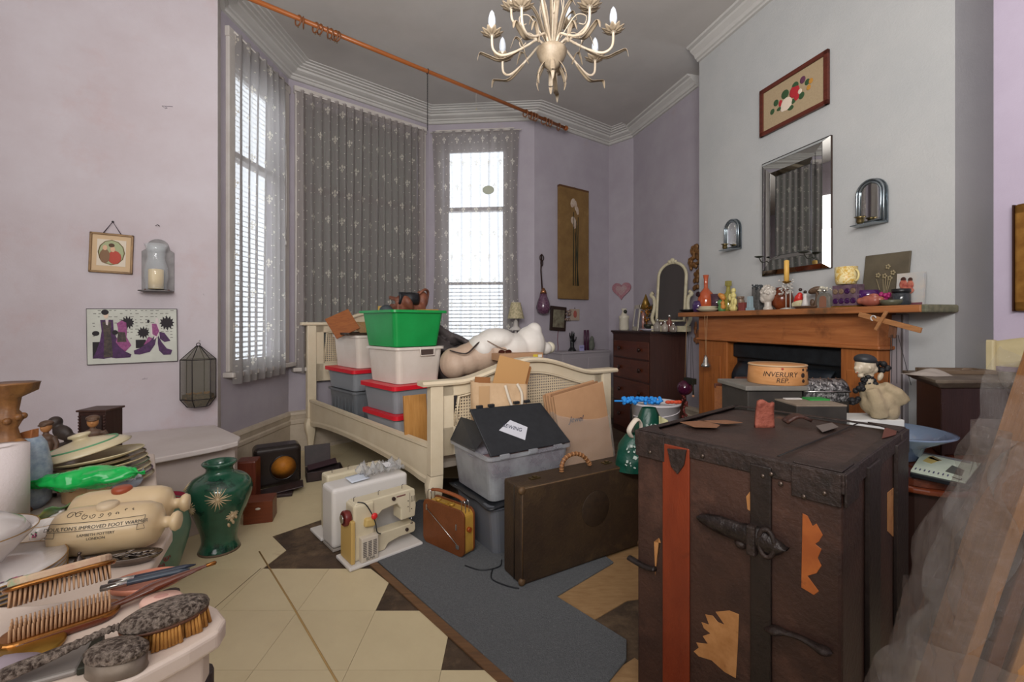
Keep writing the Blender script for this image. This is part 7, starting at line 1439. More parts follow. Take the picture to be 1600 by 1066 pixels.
# doll seated beside the hearth
Yd = 1.88; kd = Yd/FP; dz = lambda py: CZ+(HY-py)/FP*Yd; dx = lambda px: (px-1350)*kd
o = T('doll', 'antique doll with a pale china face, black wig and cream smock, seen from behind', 'doll', ((1350-800)*kd, Yd, 0), 0)
p_ = T('white_board', 'white packing board leaning under the doll, behind the trunk', 'board', ((1356-800)*kd, Yd+.02, 0), 0); M().box(.22, .14, dz(652), (0, 0, 0)).build('board', mat('polystyrene', 'cdcbc6', .8), p_, bevel=.004)
smk = mat('cream_smock', 'a8977a', .9, 0, '8f7f64', 12, bump=.4, bscale=30); chn = mat('doll_china', 'b9ac96', .4, 0, 'a99a84', 10); wig = mat('black_wig', '0f0f12', .6, bump=.5, bscale=60)
zb_ = dz(652)+.001; mb = M()
mb.ell((dx(1372), 0, (dz(605)+zb_)/2), (26*kd, .06, (dz(605)-zb_)/2)); mb.ell((dx(1362), 0, dz(612)), (17*kd, .045, 16*kd)); mb.ell((dx(1380), 0, dz(640)), (20*kd, .06, 22*kd)); mb.tube([(dx(1352), -.03, dz(606)), (dx(1358), -.04, dz(625)), (dx(1366), -.03, dz(648))], [.022, .028, .034], 10); mb.tube([(dx(1370), -.03, dz(600)), (dx(1388), -.04, dz(612)), (dx(1400), -.03, dz(625))], [.02, .025, .03], 10)
fuse(mb, 'smock', smk, o, .006, 4)
mb = M(); mb.ell((dx(1352), 0, dz(571)), (14.5*kd, 13*kd, 15*kd)); mb.ell((dx(1341), -.004, dz(576)), (6*kd, 7*kd, 8*kd)); mb.ell((dx(1335.5), -.004, dz(575)), (2.2*kd, 2.6*kd, 2.8*kd)); mb.ell((dx(1337.5), -.004, dz(582)), (2.4*kd, 3*kd, 1.8*kd)); mb.ell((dx(1343), -.006, dz(587)), (4*kd, 5*kd, 3.4*kd)); mb.ell((dx(1362), -.006, dz(577)), (6*kd, 8*kd, 7*kd)); mb.cyl(7*kd, 18*kd, (dx(1357), 0, dz(600)), 12); mb.ell((dx(1350), -13*kd, dz(574)), (1.6*kd, 1.4*kd, 3*kd)); fuse(mb, 'head', chn, o, .0032, 2)
M().ell((dx(1352), 0, dz(562)), (15.4*kd, 14.2*kd, 9*kd), 24, 12, rot=(0, .12, 0)).build('black_cap', mat('grey_black_skull', '26272a', .5), o)
mb = M(); rn = random.Random(17)
for cx_, cz_, n_, R in ((1376, 574, 14, 8), (1352, 598, 20, 12), (1344, 606, 10, 8), (1334, 628, 8, 6)):
    for _ in range(n_): mb.ell((dx(cx_+rn.uniform(-R, R)), rn.uniform(-.02, .02)+.0, dz(cz_+rn.uniform(-R, R)*.8)), rn.uniform(2.5, 5)*kd, 7, 5)
mb.build('curled_wig', wig, o); M().ell((dx(1372), -.012, dz(588)), (4*kd, 3*kd, 7*kd), 12, 8, rot=(0, .4, 0)).build('hand', chn, o)
M().ell((dx(1341), -.0165, dz(573)), (1.4*kd, .8*kd, 1.0*kd), 8, 5).build('painted_eye', ink, o); M().ell((dx(1336.6), -.010, dz(582)), (1.2*kd, 1.4*kd, .8*kd), 8, 5).build('painted_mouth', mat('red_motif'), o)
# ------------------------------------------------------------------ dark furniture on the right
dw = wood('very_dark_oak', '2f1b16', '24130f', '452820', ax=2, rough=.4, bump=.1); dwx = wood('very_dark_oak_x', '341d15', '26140f', '4a2b1f', ax=0, rough=.35, bump=.1)
cab = T('side_cabinet', 'very dark rounded wooden cabinet right of the trunk, with a reddish edge', 'cabinet', (1.75, 1.75, 0), 0)
def rc(x0, y0, x1, y1, r, n=6): return [(x-1.75, y-1.75) for x, y in [(x0+r-r*sin(t), y0+r-r*cos(t)) for t in [PI/2-PI/2*i/n for i in range(n+1)]]+[(x1, y0), (x1, y1), (x0, y1)]]
M().prism(rc(1.335, 1.515, 2.12, 1.95, .14), .575, 0).build('body', dw, cab); M().prism(rc(1.30, 1.48, 2.14, 1.96, .16), .022, .575).build('edge_moulding', mat('copper_edge', '5f2b18', .25, 0, '7a3a20', 12, coat=.4), cab, bevel=.009, seg=3); M().prism(rc(1.31, 1.49, 2.14, 1.96, .15), .028, .597).build('top', wood('cab_top', '6a3420', '4c2415', ax=0, rough=.35, coat=.2), cab, bevel=.004)
M().box(.60, .30, .005, (.0, .0, .625)).build('top_veneer', wood('cab_top', '6a3420', '4c2415'), cab)
ZT = .632
# magazine and dark board beneath
P = [gz(a, b, ZT+.02) for a, b in ((1422, 735), (1510, 754), (1533, 723), (1440, 706))]
c_ = sum(P, Vector())/4; bd_ = T('drawing_board', 'black board under the illustrated booklet on the dark cabinet', 'board', (c_.x, c_.y, ZT), 0)
Q = [(p-c_) for p in P]; M().prism([(q.x*1.06+.004, q.y*1.04-.004) for q in Q], .014, 0).build('board', mat('black_board', '16181c', .4), bd_, bevel=.002)
mg = T('booklet', 'pale greenish illustrated booklet on the black board right of the trunk', 'booklet', (c_.x, c_.y, ZT+.0145), 0)
M().prism([(q.x*.98, q.y*.97) for q in Q], .004, 0).build('cover', mat('pale_green_paper', 'bfc9b8', .5, 0, 'aebba8', 10), mg)
ex = (Q[1]-Q[0]); ey = (Q[3]-Q[0])
def mp(u, v): return ((Q[0]+ex*u+ey*v).x, (Q[0]+ex*u+ey*v).y)
def mpoly(nm, pts, m, z=.0042): M().prism([mp(*p) for p in pts], .0006, z).build(nm, m, mg)
mpoly('photo_print', [(.60, .28), (.90, .22), (.92, .50), (.68, .62)], mat('photo_grey', '4d504a', .5)); mpoly('print_yellow', [(.12, .55), (.30, .50), (.42, .72), (.2, .85)], mat('print_ochre', 'b5a25e', .6)); mpoly('print_brown', [(.18, .74), (.40, .68), (.46, .76), (.26, .9)], mat('print_brown', '7e6a44', .6)); mpoly('spine_grey', [(.0, .94), (1, .86), (1, .98), (0, 1.0)], mat('print_grey', '6f7274', .5))
ang = math.atan2(ex.y, ex.x)
for i in range(8): u = .06+i*.085; mpoly('print_mark', [(u, .10), (u+.022, .09), (u+.03, .17), (u+.006, .18)], mat('print_purple', '3c3a5a', .6))
mpoly('print_line', [(.74, .10), (.90, .05), (.91, .07), (.75, .12)], ink); mpoly('print_line', [(.89, .06), (.91, .05), (.92, .13), (.905, .135)], ink)
# blue glass bowl
q = gz(1432, 712, ZT+.02); bw_ = T('glass_bowl', 'shallow blue-grey glass bowl with a wide rim on the dark cabinet', 'bowl', (1.47, 1.76, ZT), 0); k = 1.76/FP
cxp = 1.47; M().lathe([(.075, 0), (.078, .004), (.10, .055), (.185, .10), (.188, .104), (.17, .106), (.095, .062), (.001, .012)], 44).build('bowl', mat('blue_grey_glass', '77879e', .12, 0, '64758e', 4, alpha=.88, coat=.4), bw_)
# big dark chest standing on the cabinet
zt4 = .93; cx0 = [(1.668, 1.77), (2.27, 1.79), (2.20, 2.02), (1.83, 2.06)]
o = hx('blanket_chest', 'dark wooden chest with an overhanging lid, standing on the cabinet', 'chest', *cx0, ZT, zt4-.035, dw)
ox, oy = o.location.x, o.location.y
lidp = [(1.615, 1.735), (2.29, 1.755), (2.22, 2.03), (1.80, 2.10)]; P = [(x-ox, y-oy, zt4-.035-ZT) for x, y in [(1.66, 1.765), (2.28, 1.785), (2.21, 2.025), (1.82, 2.065)]]; P2 = [(x-ox, y-oy, zt4-.012-ZT) for x, y in lidp]; P3 = [(x-ox, y-oy, zt4-ZT) for x, y in lidp]
M().add(P+P2+P3, [(3, 2, 1, 0), (0, 1, 5, 4), (1, 2, 6, 5), (2, 3, 7, 6), (3, 0, 4, 7), (4, 5, 9, 8), (5, 6, 10, 9), (6, 7, 11, 10), (7, 4, 8, 11), (8, 9, 10, 11)]).build('lid', mat('worn_lid', '6a5f50', .6, 0, '4e4238', 8, bump=.2, bscale=40), o, bevel=.003)
M().box(.012, .006, .20, (1.668-ox+.005, 1.77-oy-.002, .0)).build('corner_strip', dw, o)
for x in (2.04, 2.17): M().lathe([(.004, 0), (.008, .004), (.016, .006), (.016, .012), (.006, .013)], 14, (x-ox, 1.752-oy, zt4-ZT-.006), (PI/2, 0, 0)).build('iron_eye', black, o)
M().grid(lambda u, v: (1.97-ox+.011*u+.008*v, 1.7765-oy, .16+.04*v), 3, 8, .001).build('chip', mat('chip_pink', 'a88070', .8), o)
# things on the chest lid: tray frame, papers
t1 = T('wooden_tray', 'weathered grey-brown wooden frame lying on the back of the chest lid', 'frame', (1.93, 1.98, zt4), -.1); mb = M(); [mb.box(*a) for a in ((.24, .02, .018, (0, -.05, 0)), (.24, .02, .018, (0, .05, 0)), (.02, .10, .018, (-.11, 0, 0)), (.02, .10, .018, (.11, 0, 0)))]; mb.build('frame', wood('weathered', '6e5c4a', '574737', ax=0), t1, bevel=.002); M().ell((0, -.05, .02), (.02, .006, .008), 10, 6).build('knob', wood('weathered', '6e5c4a', '574737'), t1)
t1 = T('cloth', 'off-white folded cloth at the left end of the chest lid', 'cloth', (1.76, 1.92, zt4), .2); lump('cloth', mat('offwhite_cloth', '9a9188', .9), t1, .16, .12, .012, 9.1, nu=16, nv=12)
# cream chair behind
ch = T('chair', 'cream painted wooden chair at the right frame edge behind the dark chest', 'chair', (2.52, 1.72, 0), RR.rot); 
q = RR.at(RR.u(1590, .22), .20, 0); ch.location = q; crm = mat('cream_chair', 'c3b48e', .5, 0, 'b7a880', 8)
M().box(.42, .36, .03, (0, 0, .43)).build('seat', crm, ch, bevel=.01)
for sx in (-1, 1):
    M().box(.04, .03, 1.07 if sx < 0 else 1.07, (sx*.19, .165, 0)).build('back_post', crm, ch, bevel=.008); M().box(.035, .035, .43, (sx*.19, -.16, 0)).build('leg', crm, ch, bevel=.006)
M().grid(lambda u, v: (-.19+.38*u, .165+.015*sin(PI*u), .93+.13*v+.03*sin(PI*u)*v), 12, 3, .02).build('top_rail', crm, ch); M().box(.34, .02, .05, (0, .165, .70)).build('lower_rail', crm, ch, bevel=.004); M().box(.34, .008, .20, (0, .168, .75)).build('padded_back', mat('mauve_padding', '7a6870', .8), ch)
# ------------------------------------------------------------------ wrapped planks in the right foreground
pk = T('plank_bundle', 'bundle of light wooden panels leaning in cloudy bubble wrap at the right edge', 'planks', (.53, .76, 0), -.6)
lean = .22; pw_ = [wood('plank_%d' % i, c, d_, ax=2, rough=.45) for i, (c, d_) in enumerate((('b8824f', '9c6a3b'), ('6b4128', '553320'), ('c79562', 'a87848')))]
for i in range(9):
    M().box(.0135, .15, 1.16-.02*(i % 3), (0, 0, 0)).build('panel', pw_[i % 3], pk, loc=(.0+i*.021, -.006*(i % 3), .0+.0065*i), rot=(0, lean, 0), bevel=.002)
wrap = mat('bubble_wrap', '8f8682', .12, 0, alpha=.34, bump=1.0, bscale=45)
def wf(off, z0, z1, seed):
    def f(u, v):
        a = u*2*PI; z = z0+(z1-z0)*v; x = .085+(.12+off)*max(-1, min(1, 1.3*cos(a))); y = (.09+off)*max(-1, min(1, 1.3*sin(a)))
        n_ = .022*noise.noise(Vector((cos(a)*2+seed, sin(a)*2, z*7)))+.010*noise.noise(Vector((cos(a)*6+seed, sin(a)*6, z*20))); fl_ = .06*(1-v)**2
        return (x+(n_+fl_)*cos(a)*1.3-.0+z*math.tan(lean), y+n_*sin(a)-.0, z)
    return f
M().grid(wf(.004, .02, 1.0, 1.0), 56, 46, 0).build('bubble_wrap', wrap, pk); 
M().grid(wf(.02, .02, .72, 4.0), 56, 40, 0).build('bubble_wrap', mat('bubble_wrap_outer', '8f8480', .15, 0, alpha=.28, bump=1.0, bscale=30), pk)
M().grid(lambda u, v: (-.075+.05*u+.04*noise.noise(Vector((u*3, v*6, 2)))+(.62+.52*v)*math.tan(lean), -.085-.02*u+.03*noise.noise(Vector((v*7, u, 5))), .62+.50*v-.06*u), 14, 34, 0).build('loose_wrap_edge', mat('wrap_edge', '86827f', .08, 0, alpha=.20, bump=1.0, bscale=40), pk)
# ------------------------------------------------------------------ things on the left wall
def lw(x0, y0, x1, y1, off=.012): return LW.rect(x0, y0, x1, y1, off)
loc, w_, h_ = lw(138, 365, 207, 427); p = T('framed_print', 'small gold-framed medallion print hanging crooked from a string on the left wall', 'picture', loc+Vector((0, 0, 0)), LW.rot, rot=(0, .03, LW.rot))
fm_ = mat('gold_thin_frame', '7a5c36', .4, .3, '5f4528', 20)
for z in (0, h_-.012): M().box(w_, .016, .012, (0, 0, z)).build('frame_rail', fm_, p, bevel=.002)
for sx in (-1, 1): M().box(.012, .016, h_, (sx*(w_/2-.006), 0, 0)).build('frame_stile', fm_, p, bevel=.002)
M().box(w_-.02, .006, h_-.02, (0, .003, .01)).build('mount', mat('tan_mount', 'c0a584', .8), p); M().box(w_*.66, .002, h_*.66, (0, -.001, h_*.18)).build('inner_mount', mat('pale_mount', 'cbbfae', .8), p)
def disc(o, x, z, rx, rz, m, nm, y=-.003, a=0.0): M().ell((x, y, z), (rx, .0012, rz), 20, 6, rot=(0, a, 0)).build(nm, m, o)
disc(p, 0, h_*.52, w_*.31, h_*.32, mat('medallion_ring', '6a5a34', .6), 'medallion_edge', -.0022); disc(p, 0, h_*.52, w_*.29, h_*.30, mat('medallion_green', '9aa07c', .7), 'medallion', -.003)
disc(p, .015, h_*.40, w_*.16, h_*.17, mat('medallion_red', 'a84436', .7), 'red_gown', -.004); disc(p, -.03, h_*.42, w_*.12, h_*.18, mat('medallion_brown', '7a5c44', .7), 'brown_coat', -.0045); disc(p, .006, h_*.60, w_*.06, h_*.07, mat('medallion_skin', 'c8a184', .7), 'face', -.005); disc(p, -.03, h_*.63, w_*.055, h_*.065, mat('medallion_skin'), 'face', -.005); disc(p, .0, h_*.70, w_*.07, h_*.05, mat('medallion_hair', '4f3826', .7), 'hair', -.0055)
M().tube([(-w_*.20, 0, h_), (0, -.002, h_*1.30), (w_*.20, 0, h_)], .0025, 6).build('string', mat('dark_string', '3a2c3a', .8), p); M().ell((0, .0, h_*1.30), .006, 8, 6).build('nail', black, p)
# candle sconce with glass chimney
loc, w_, h_ = lw(221, 350, 272, 456); p = T('wall_sconce', 'grey tin wall sconce with a glass chimney and a fat cream candle', 'sconce', loc, LW.rot)
gt = mat('grey_tin', '6e6a6a', .5, .4, '5a5656', 15); k = w_/51
prof = [(-w_/2, 0), (w_/2, 0), (w_/2, 78*k), (w_*.36, 83*k)]+[(w_*.34*cos(t), (88+15*sin(t))*k) for t in [i*PI/10 for i in range(11)]]+[(-w_*.36, 83*k), (-w_/2, 78*k)]
M().at(Matrix.Rotation(PI/2, 4, 'X')).prism(prof, .004, -.008).build('back_plate', gt, p, bevel=.001); M().prism([(x, y-.055) for x, y in rr(w_*1.05, .13, .04, 5)], .006, -.002).build('shelf', gt, p, bevel=.002)
M().lathe([(12*k, 4*k), (12*k, 41*k), (10*k, 42*k), (3*k, 40.5*k)], 26, (0, -.06, 0)).build('candle', mat('cream_wax', 'd8bf88', .5, 0, 'cdb27a', 6), p); M().tube([(0, -.06, 40*k), (.002, -.06, 46*k)], .0015, 5).build('wick', mat('wick', '8a6a50', .8), p)
M().lathe([(17*k, 4*k), (17*k, 14*k), (20*k, 28*k), (18.5*k, 45*k), (14*k, 62*k), (15*k, 78*k), (19*k, 90*k), (18.4*k, 90*k), (14.4*k, 78*k)], 30, (0, -.06, 0), cap=False).build('glass_chimney', mat('chimney_glass', 'dfe6ea', .03, alpha=.22, coat=1), p)
M().tube([(-.01, -.01, h_*.965), (0, -.012, h_*.985), (.01, -.01, h_*.965)], .002, 5).build('hook', black, p)
for x in (-w_*.36, w_*.36): M().ell((x, -.03, .008), (.006,)*3, 8, 6).build('rust_clip', mat('rusty', '5c2f24', .6), p)
# fashion print
loc, w_, h_ = lw(137, 483, 277.5, 567); p = T('canvas_print', 'wide print of two purple-gowned fashion figures collaged on newsprint', 'picture', loc, LW.rot, rot=(0, -.012, LW.rot))
M().box(w_, .014, h_, (0, 0, 0)).build('canvas', mat('newsprint', 'c2c4ba', .7, 0, 'b4b5ac', 8), p); mb = M(); mb.tube([(-w_/2, -.006, 0), (w_/2, -.006, 0), (w_/2, -.006, h_), (-w_/2, -.006, h_)], .003, 4, closed=True); mb.build('dark_edge', mat('dark_edge2', '3b343a', .5), p)
pk_ = mat('print_black', '1e181e', .7); pv_ = mat('print_plum', '4a1f55', .6, 0, '34153d', 60); pm_ = mat('print_magenta', '7a2f66', .6, 0, '94507f', 70); pg_ = mat('print_brownish', '4d4038', .6, 0, '2e2626', 60); pw2 = mat('print_pale', 'c9bcbc', .7)
def pp2(nm, pts, m, y): M().at(Matrix.Rotation(PI/2, 4, 'X')).prism([((x/1600-.5)*w_*1.04+.0, (1-z/1032)*h_*1.14-.04*h_) for x, z in pts][::-1], .0008, y).build(nm, m, p)
def E2(cx, cz, rx, rz, n=14): return [(cx+rx*cos(2*PI*i/n), cz+rz*sin(2*PI*i/n)) for i in range(n)]
def spiky(cx, cz, r, n, a0=0.0): return [(cx+r*(1 if i % 2 else .76)*cos(2*PI*i/(2*n)+a0), cz+r*(1 if i % 2 else .55)*sin(2*PI*i/(2*n)+a0)) for i in range(2*n)]
rn = random.Random(2); mb = M().at(Matrix.Rotation(PI/2, 4, 'X'))
for i in range(10):
    for j in range(16):
        x = 130+j*88+rn.uniform(-8, 8); z = 110+i*52; 
        if rn.random() < .7: w2 = rn.uniform(20, 60); mb.prism([((a/1600-.5)*w_*1.04, (1-b/1032)*h_*1.14-.04*h_) for a, b in ((x, z), (x, z+12), (x+w2, z+12), (x+w2, z))], .0003, .0072)
mb.build('newsprint_text', mat('newsprint_ink', '77756f', .8), p)['kind'] = 'stuff'
pp2('black_block', [(120, 630), (300, 630), (300, 900), (120, 900)], pk_, .0074); pp2('black_block', [(835, 610), (1010, 610), (1010, 750), (835, 750)], pk_, .0074)
pp2('black_rosette', spiky(700, 320, 120, 13), pk_, .0075); pp2('black_rosette', spiky(970, 490, 110, 12, .3), pk_, .0075); pp2('black_rosette', spiky(1390, 330, 135, 12, .2), pk_, .0075)
pp2('plum_coat', [(250, 270), (460, 270), (470, 480), (560, 660), (660, 800), (760, 850), (740, 900), (500, 910), (420, 890), (300, 910), (120, 890), (170, 800), (240, 620), (270, 450)], pv_, .0082); pp2('coat_panel', [(310, 560), (430, 560), (450, 880), (300, 890)], pg_, .0088); pp2('coat_panel', [(280, 300), (430, 300), (420, 560), (310, 560)], pg_, .0086)
pp2('pale_shirt', [(335, 270), (385, 270), (375, 360), (345, 350)], pw2, .0092); pp2('dark_cuff', E2(175, 490, 60, 40), pk_, .0086); pp2('dark_cuff', E2(490, 480, 50, 40), pk_, .0086); pp2('face', E2(345, 190, 40, 60), mat('print_skin', 'cfb7a4', .7), .009); pp2('black_hair', E2(330, 145, 62, 45), pk_, .0094)
pp2('magenta_dress', [(520, 330), (600, 280), (680, 320), (690, 470), (680, 560), (760, 700), (660, 800), (560, 720), (500, 640), (540, 520), (540, 420)], pm_, .0086); pp2('dress_panel', [(540, 470), (660, 480), (680, 640), (520, 640)], pg_, .009)
pp2('purple_train', [(800, 790), (930, 740), (1080, 640), (1190, 520), (1200, 560), (1170, 700), (1080, 820), (900, 860), (810, 850)], pv_, .0084); pp2('purple_train', [(1225, 540), (1290, 660), (1380, 770), (1480, 800), (1450, 880), (1320, 880), (1240, 800), (1220, 680)], pv_, .0084); pp2('purple_train', [(1250, 480), (1340, 500), (1450, 640), (1340, 660), (1260, 600)], pv_, .0083); pp2('magenta_panel', [(970, 700), (1060, 560), (1130, 590), (1090, 660)], pm_, .0082)
pp2('rose_bodice', [(1120, 340), (1200, 340), (1250, 470), (1200, 560), (1130, 520)], pm_, .009); pp2('pale_arm', [(1190, 250), (1230, 250), (1260, 470), (1220, 560), (1150, 620), (1180, 470)], pw2, .0088); pp2('pale_panel', [(1100, 330), (1150, 350), (1140, 560), (1100, 540)], pw2, .0086); pp2('small_head', E2(1060, 300, 22, 30), pk_, .009)
for t_, x, z, sz in (('COUTURE IN BLACK', -.24, .905, .016), ('LONDON STYLE', .10, .905, .013)): pass
# stained-glass hanging terrarium
loc, w_, h_ = lw(281, 541, 338, 635, .07); p = T('terrarium', 'hanging leaded-glass lantern terrarium with gravel, right end of the left wall', 'terrarium', loc, LW.rot)
Rt = w_/2; tg = mat('smoky_terrarium_glass', '6e6a5c', .06, 0, alpha=.45, coat=.6); ld = mat('lead_came', '2c2628', .45, .5)
hexr = lambda r, z, n=6, a0=.26: [(r*cos(a0+2*PI*i/n), r*.75*sin(a0+2*PI*i/n), z) for i in range(n)]
lev = [(Rt*.62, 0), (Rt, h_*.13), (Rt, h_*.78), (Rt*.12, h_*1.0)]
for a, b in zip(lev, lev[1:]):
    A = hexr(*a); B = hexr(*b)
    for i in range(6): j = (i+1) % 6; M().add([A[i], A[j], B[j], B[i]], [(0, 1, 2, 3)]).build('pane', tg, p)
M().add(hexr(*lev[0]), [tuple(range(6))[::-1]]).build('pane', tg, p)
mb = M()
for l in lev: mb.tube(hexr(*l), .0028, 5, closed=True)
for i in range(6): mb.tube([hexr(*l)[i] for l in lev], .0028, 5)
mb.build('lead_came', ld, p)
M().tube([(.010*cos(t), 0, h_+.010+.010*sin(t)) for t in [i*PI/6 for i in range(12)]], .0025, 6, closed=True).build('hanging_ring', ld, p); M().tube([(0, 0, h_+.02), (0, .05, h_+.035), (0, .075, h_+.035)], .002, 5).build('wall_hook', trimw, p)
def grav(u, v): a = u*2*PI; return (Rt*.8*v*cos(a), Rt*.55*v*sin(a), h_*.20+.006*noise.noise(Vector((u*20, v*9, 1))))
M().lathe([(Rt*.55, .004), (Rt*.9, h_*.13), (Rt*.88, h_*.20), (.001, h_*.22)], 24, ky=.72).build('gravel', mat('terrarium_gravel', '6f5a44', .9, 0, '3c332c', 90, bump=.8, bscale=150), p)['kind'] = 'stuff'
mb = M(); rn = random.Random(4); [mb.ell((rn.uniform(-.7, .7)*Rt, rn.uniform(-.4, .3)*Rt, h_*.22), .006, 6, 4) for _ in range(24)]; mb.build('pebbles', mat('ochre_pebble', '9a6f40', .7), p)['kind'] = 'stuff'
# scratches on the plaster
for px_, py_, s_ in ((262, 168, .03), (318, 460, .012), (226, 592, .014)):
    q = LW.pt(px_, py_, .0005); o = T('plaster_chip', ('dark filler scar high on the left wall', 'small chip in the plaster right of the sconce', 'small nail chip below the fashion print')[(262, 318, 226).index(px_)], 'chip', q, LW.rot); rn = random.Random(px_)
    M().tube([(rn.uniform(-1, 1)*s_, 0, rn.uniform(-1, 1)*s_*.6) for _ in range(5)], s_*.10, 5, flat=.5).build('chip', mat('chip_grey', '6f6870', .8), o)
# ------------------------------------------------------------------ window wall: canvas, hanging ornaments
A = WW.pt(873, 288, .03); B = WW.pt(918, 300, .03); Cc = WW.pt(871, 465, .03); Dd = WW.pt(916, 470, .03); w_ = (B-A).length; zb = (Cc.z+Dd.z)/2; h_ = (A.z+B.z)/2-zb; m_ = (A+B)/2
p = T('tulip_canvas', 'tall brown canvas painted with white tulips, right of the bay', 'picture', (m_.x, m_.y, zb), WW.rot)
M().box(w_, .04, h_, (0, 0, 0)).build('canvas', mat('brown_canvas', '7f6238', .8, 0, '6b4f2b', 5, bump=.1, bscale=200, col3='927346', scale3=2.5, lo3=.55, hi3=.7), p, bevel=.002); M().box(w_+.002, .041, .022, (0, 0, h_-.02)).build('dark_border', mat('canvas_edge', '54361c', .7), p)
st_ = mat('painted_stem', '2e2c1c', .8); ws_ = mat('painted_tulip', 'b8a898', .7, 0, 'a08878', 30)
for i, (x0, x1, zt_) in enumerate(((-.02, -.03, .78), (.02, .0, .70), (.05, .03, .74), (0, .05, .60))):
    M().tube([(x*1.0, -.0205, z*h_) for x, z in ((x1, .12), ((x0+x1)/2, .4), (x0, zt_))], [.014, .014, .008], 6, flat=.12).build('painted_stem', st_, p)
for x, z, rx, rz, a in ((-.03, .86, .035, .055, .3), (.015, .84, .022, .06, -.1), (.04, .80, .022, .05, -.2), (-.02, .70, .04, .05, -.5), (.0, .67, .03, .05, .1)): M().ell((x, -.0215, z*h_), (rx, .002, rz), 14, 6, rot=(0, a, 0)).build('painted_tulip', ws_, p)
M().tube([(-.02, 0, h_), (.01, 0, h_+.03), (.04, 0, h_)], .002, 5).build('hanging_wire', trimw, p)
k = 5.0/FP
q = WW.pt(849, 492, .07); k = q.y/FP; p = T('hanging_lantern', 'purple glass lantern on a long dark iron bracket, left of the tulip canvas', 'lantern', q, WW.rot)
M().lathe([(.5*k, 0), (8*k, 3*k), (11*k, 11*k), (9*k, 20*k), (6*k, 28*k), (5*k, 33*k)], 20, flute=10, fd=.05).build('purple_glass', mat('plum_beads', '44283c', .25, 0, '6c4a5e', 60, coat=.4), p); M().lathe([(5.5*k, 33*k), (4*k, 38*k), (1.5*k, 42*k)], 14).build('gilt_collar', mat('bronze_ball'), p)
M().tube([(0, .02, 40*k), (.0, .04, 70*k), (3*k, .05, 96*k)], 1.2*k, 7).build('iron_bar', mat('dark_brown_iron', '33231f', .5, .3), p)
mb = M(); [mb.tube([(3*k+rx*cos(t)*k, .05, (90+c+5*sin(t))*k) for t in [i*PI/6 for i in range(12)]], .9*k, 5, closed=True) for rx, c in ((4, 0), (2.2, -8))]; mb.build('finial_scroll', mat('dark_brown_iron', '33231f'), p)
loc, w_, h_ = WW.rect(859, 479, 883, 517, .02); p = T('framed_picture', 'small dark picture with tassels hanging askew below the tulip canvas', 'picture', loc, WW.rot, rot=(0, .06, WW.rot)); df = mat('dark_ebony', '2b1d18', .5)
M().box(w_, .02, h_, (0, 0, 0)).build('frame', df, p, bevel=.004); M().box(w_*.72, .004, h_*.72, (0, -.011, h_*.14)).build('picture', mat('murky_picture', '54483c', .5, 0, '7d7a66', 20), p)
mb = M(); rn = random.Random(4); [mb.ell((w_*.45+rn.uniform(-.02, .06), -.02, h_*rn.uniform(.45, .95)), rn.uniform(.008, .018), 7, 5) for _ in range(16)]; mb.build('rusty_tassel', mat('rust_flowers', '5a2f26', .6, 0, '8f8478', 50), p)['kind'] = 'stuff'
M().tube([(-.0, -.01, 0), (-.005, -.01, -.10), (.01, -.01, -.17), (.01, -.01, -.24)], .003, 5).build('red_ribbon', mat('red_ribbon', '6e2233', .7), p)
loc, w_, h_ = WW.rect(891, 483, 905, 501, .012); p = T('tile_plaque', 'tiny cream tile with a pink figure, right of the tasselled picture', 'plaque', loc, WW.rot); M().box(w_, .012, h_, (0, 0, 0)).build('tile', mat('cream_tile', 'a08f80', .5), p, bevel=.002); M().ell((0, -.007, h_*.55), (w_*.2, .001, h_*.33), 12, 5).build('pink_figure', mat('pink_fig', '9a5248', .6), p); M().tube([(-.01, 0, h_), (0, 0, h_+.02), (.01, 0, h_)], .002, 5).build('hanger', black, p)
p = T('television', 'dark flat tray-like edge showing behind the footboard', 'tray', at(884, 560, 3.7), .5); bpy.data.objects.remove(p)
# ------------------------------------------------------------------ curtain pole with rings across the bay
wl = wood('pole_wood', 'a8602c', '8e4e22', ax=0, rough=.35, coat=.2)
zp = 3.24; Ya = (zp-CZ)*FP/(HY-1.5); Yb_ = (zp-CZ)*FP/(HY-199.5)
pa = Vector(((400-800)/FP*Ya, Ya, zp)); pb2 = Vector(((882-800)/FP*Yb_, Yb_, zp)); dd = (pb2-pa).normalized(); La = (pb2-pa).length
p = T('curtain_pole', 'long reddish wooden curtain pole slung across the bay below the ceiling', 'curtain pole', pa, math.atan2(dd.y, dd.x))
M().tube([(-.5, 0, 0), (La, 0, 0)], .0165, 14).build('pole', wl, p); M().lathe([(.016, 0), (.024, .006), (.018, .012), (.028, .025), (.020, .040), (.001, .046)], 16, (La, 0, 0), (0, PI/2, 0)).build('finial', wl, p)
PW = Wall(pa[:2], pb2[:2]); PW_ = []
def ppos(px): return PW.u(px, 0)
rg = mat('wood_ring', '7a4a2a', .4)
n_ring = 0
proto = None
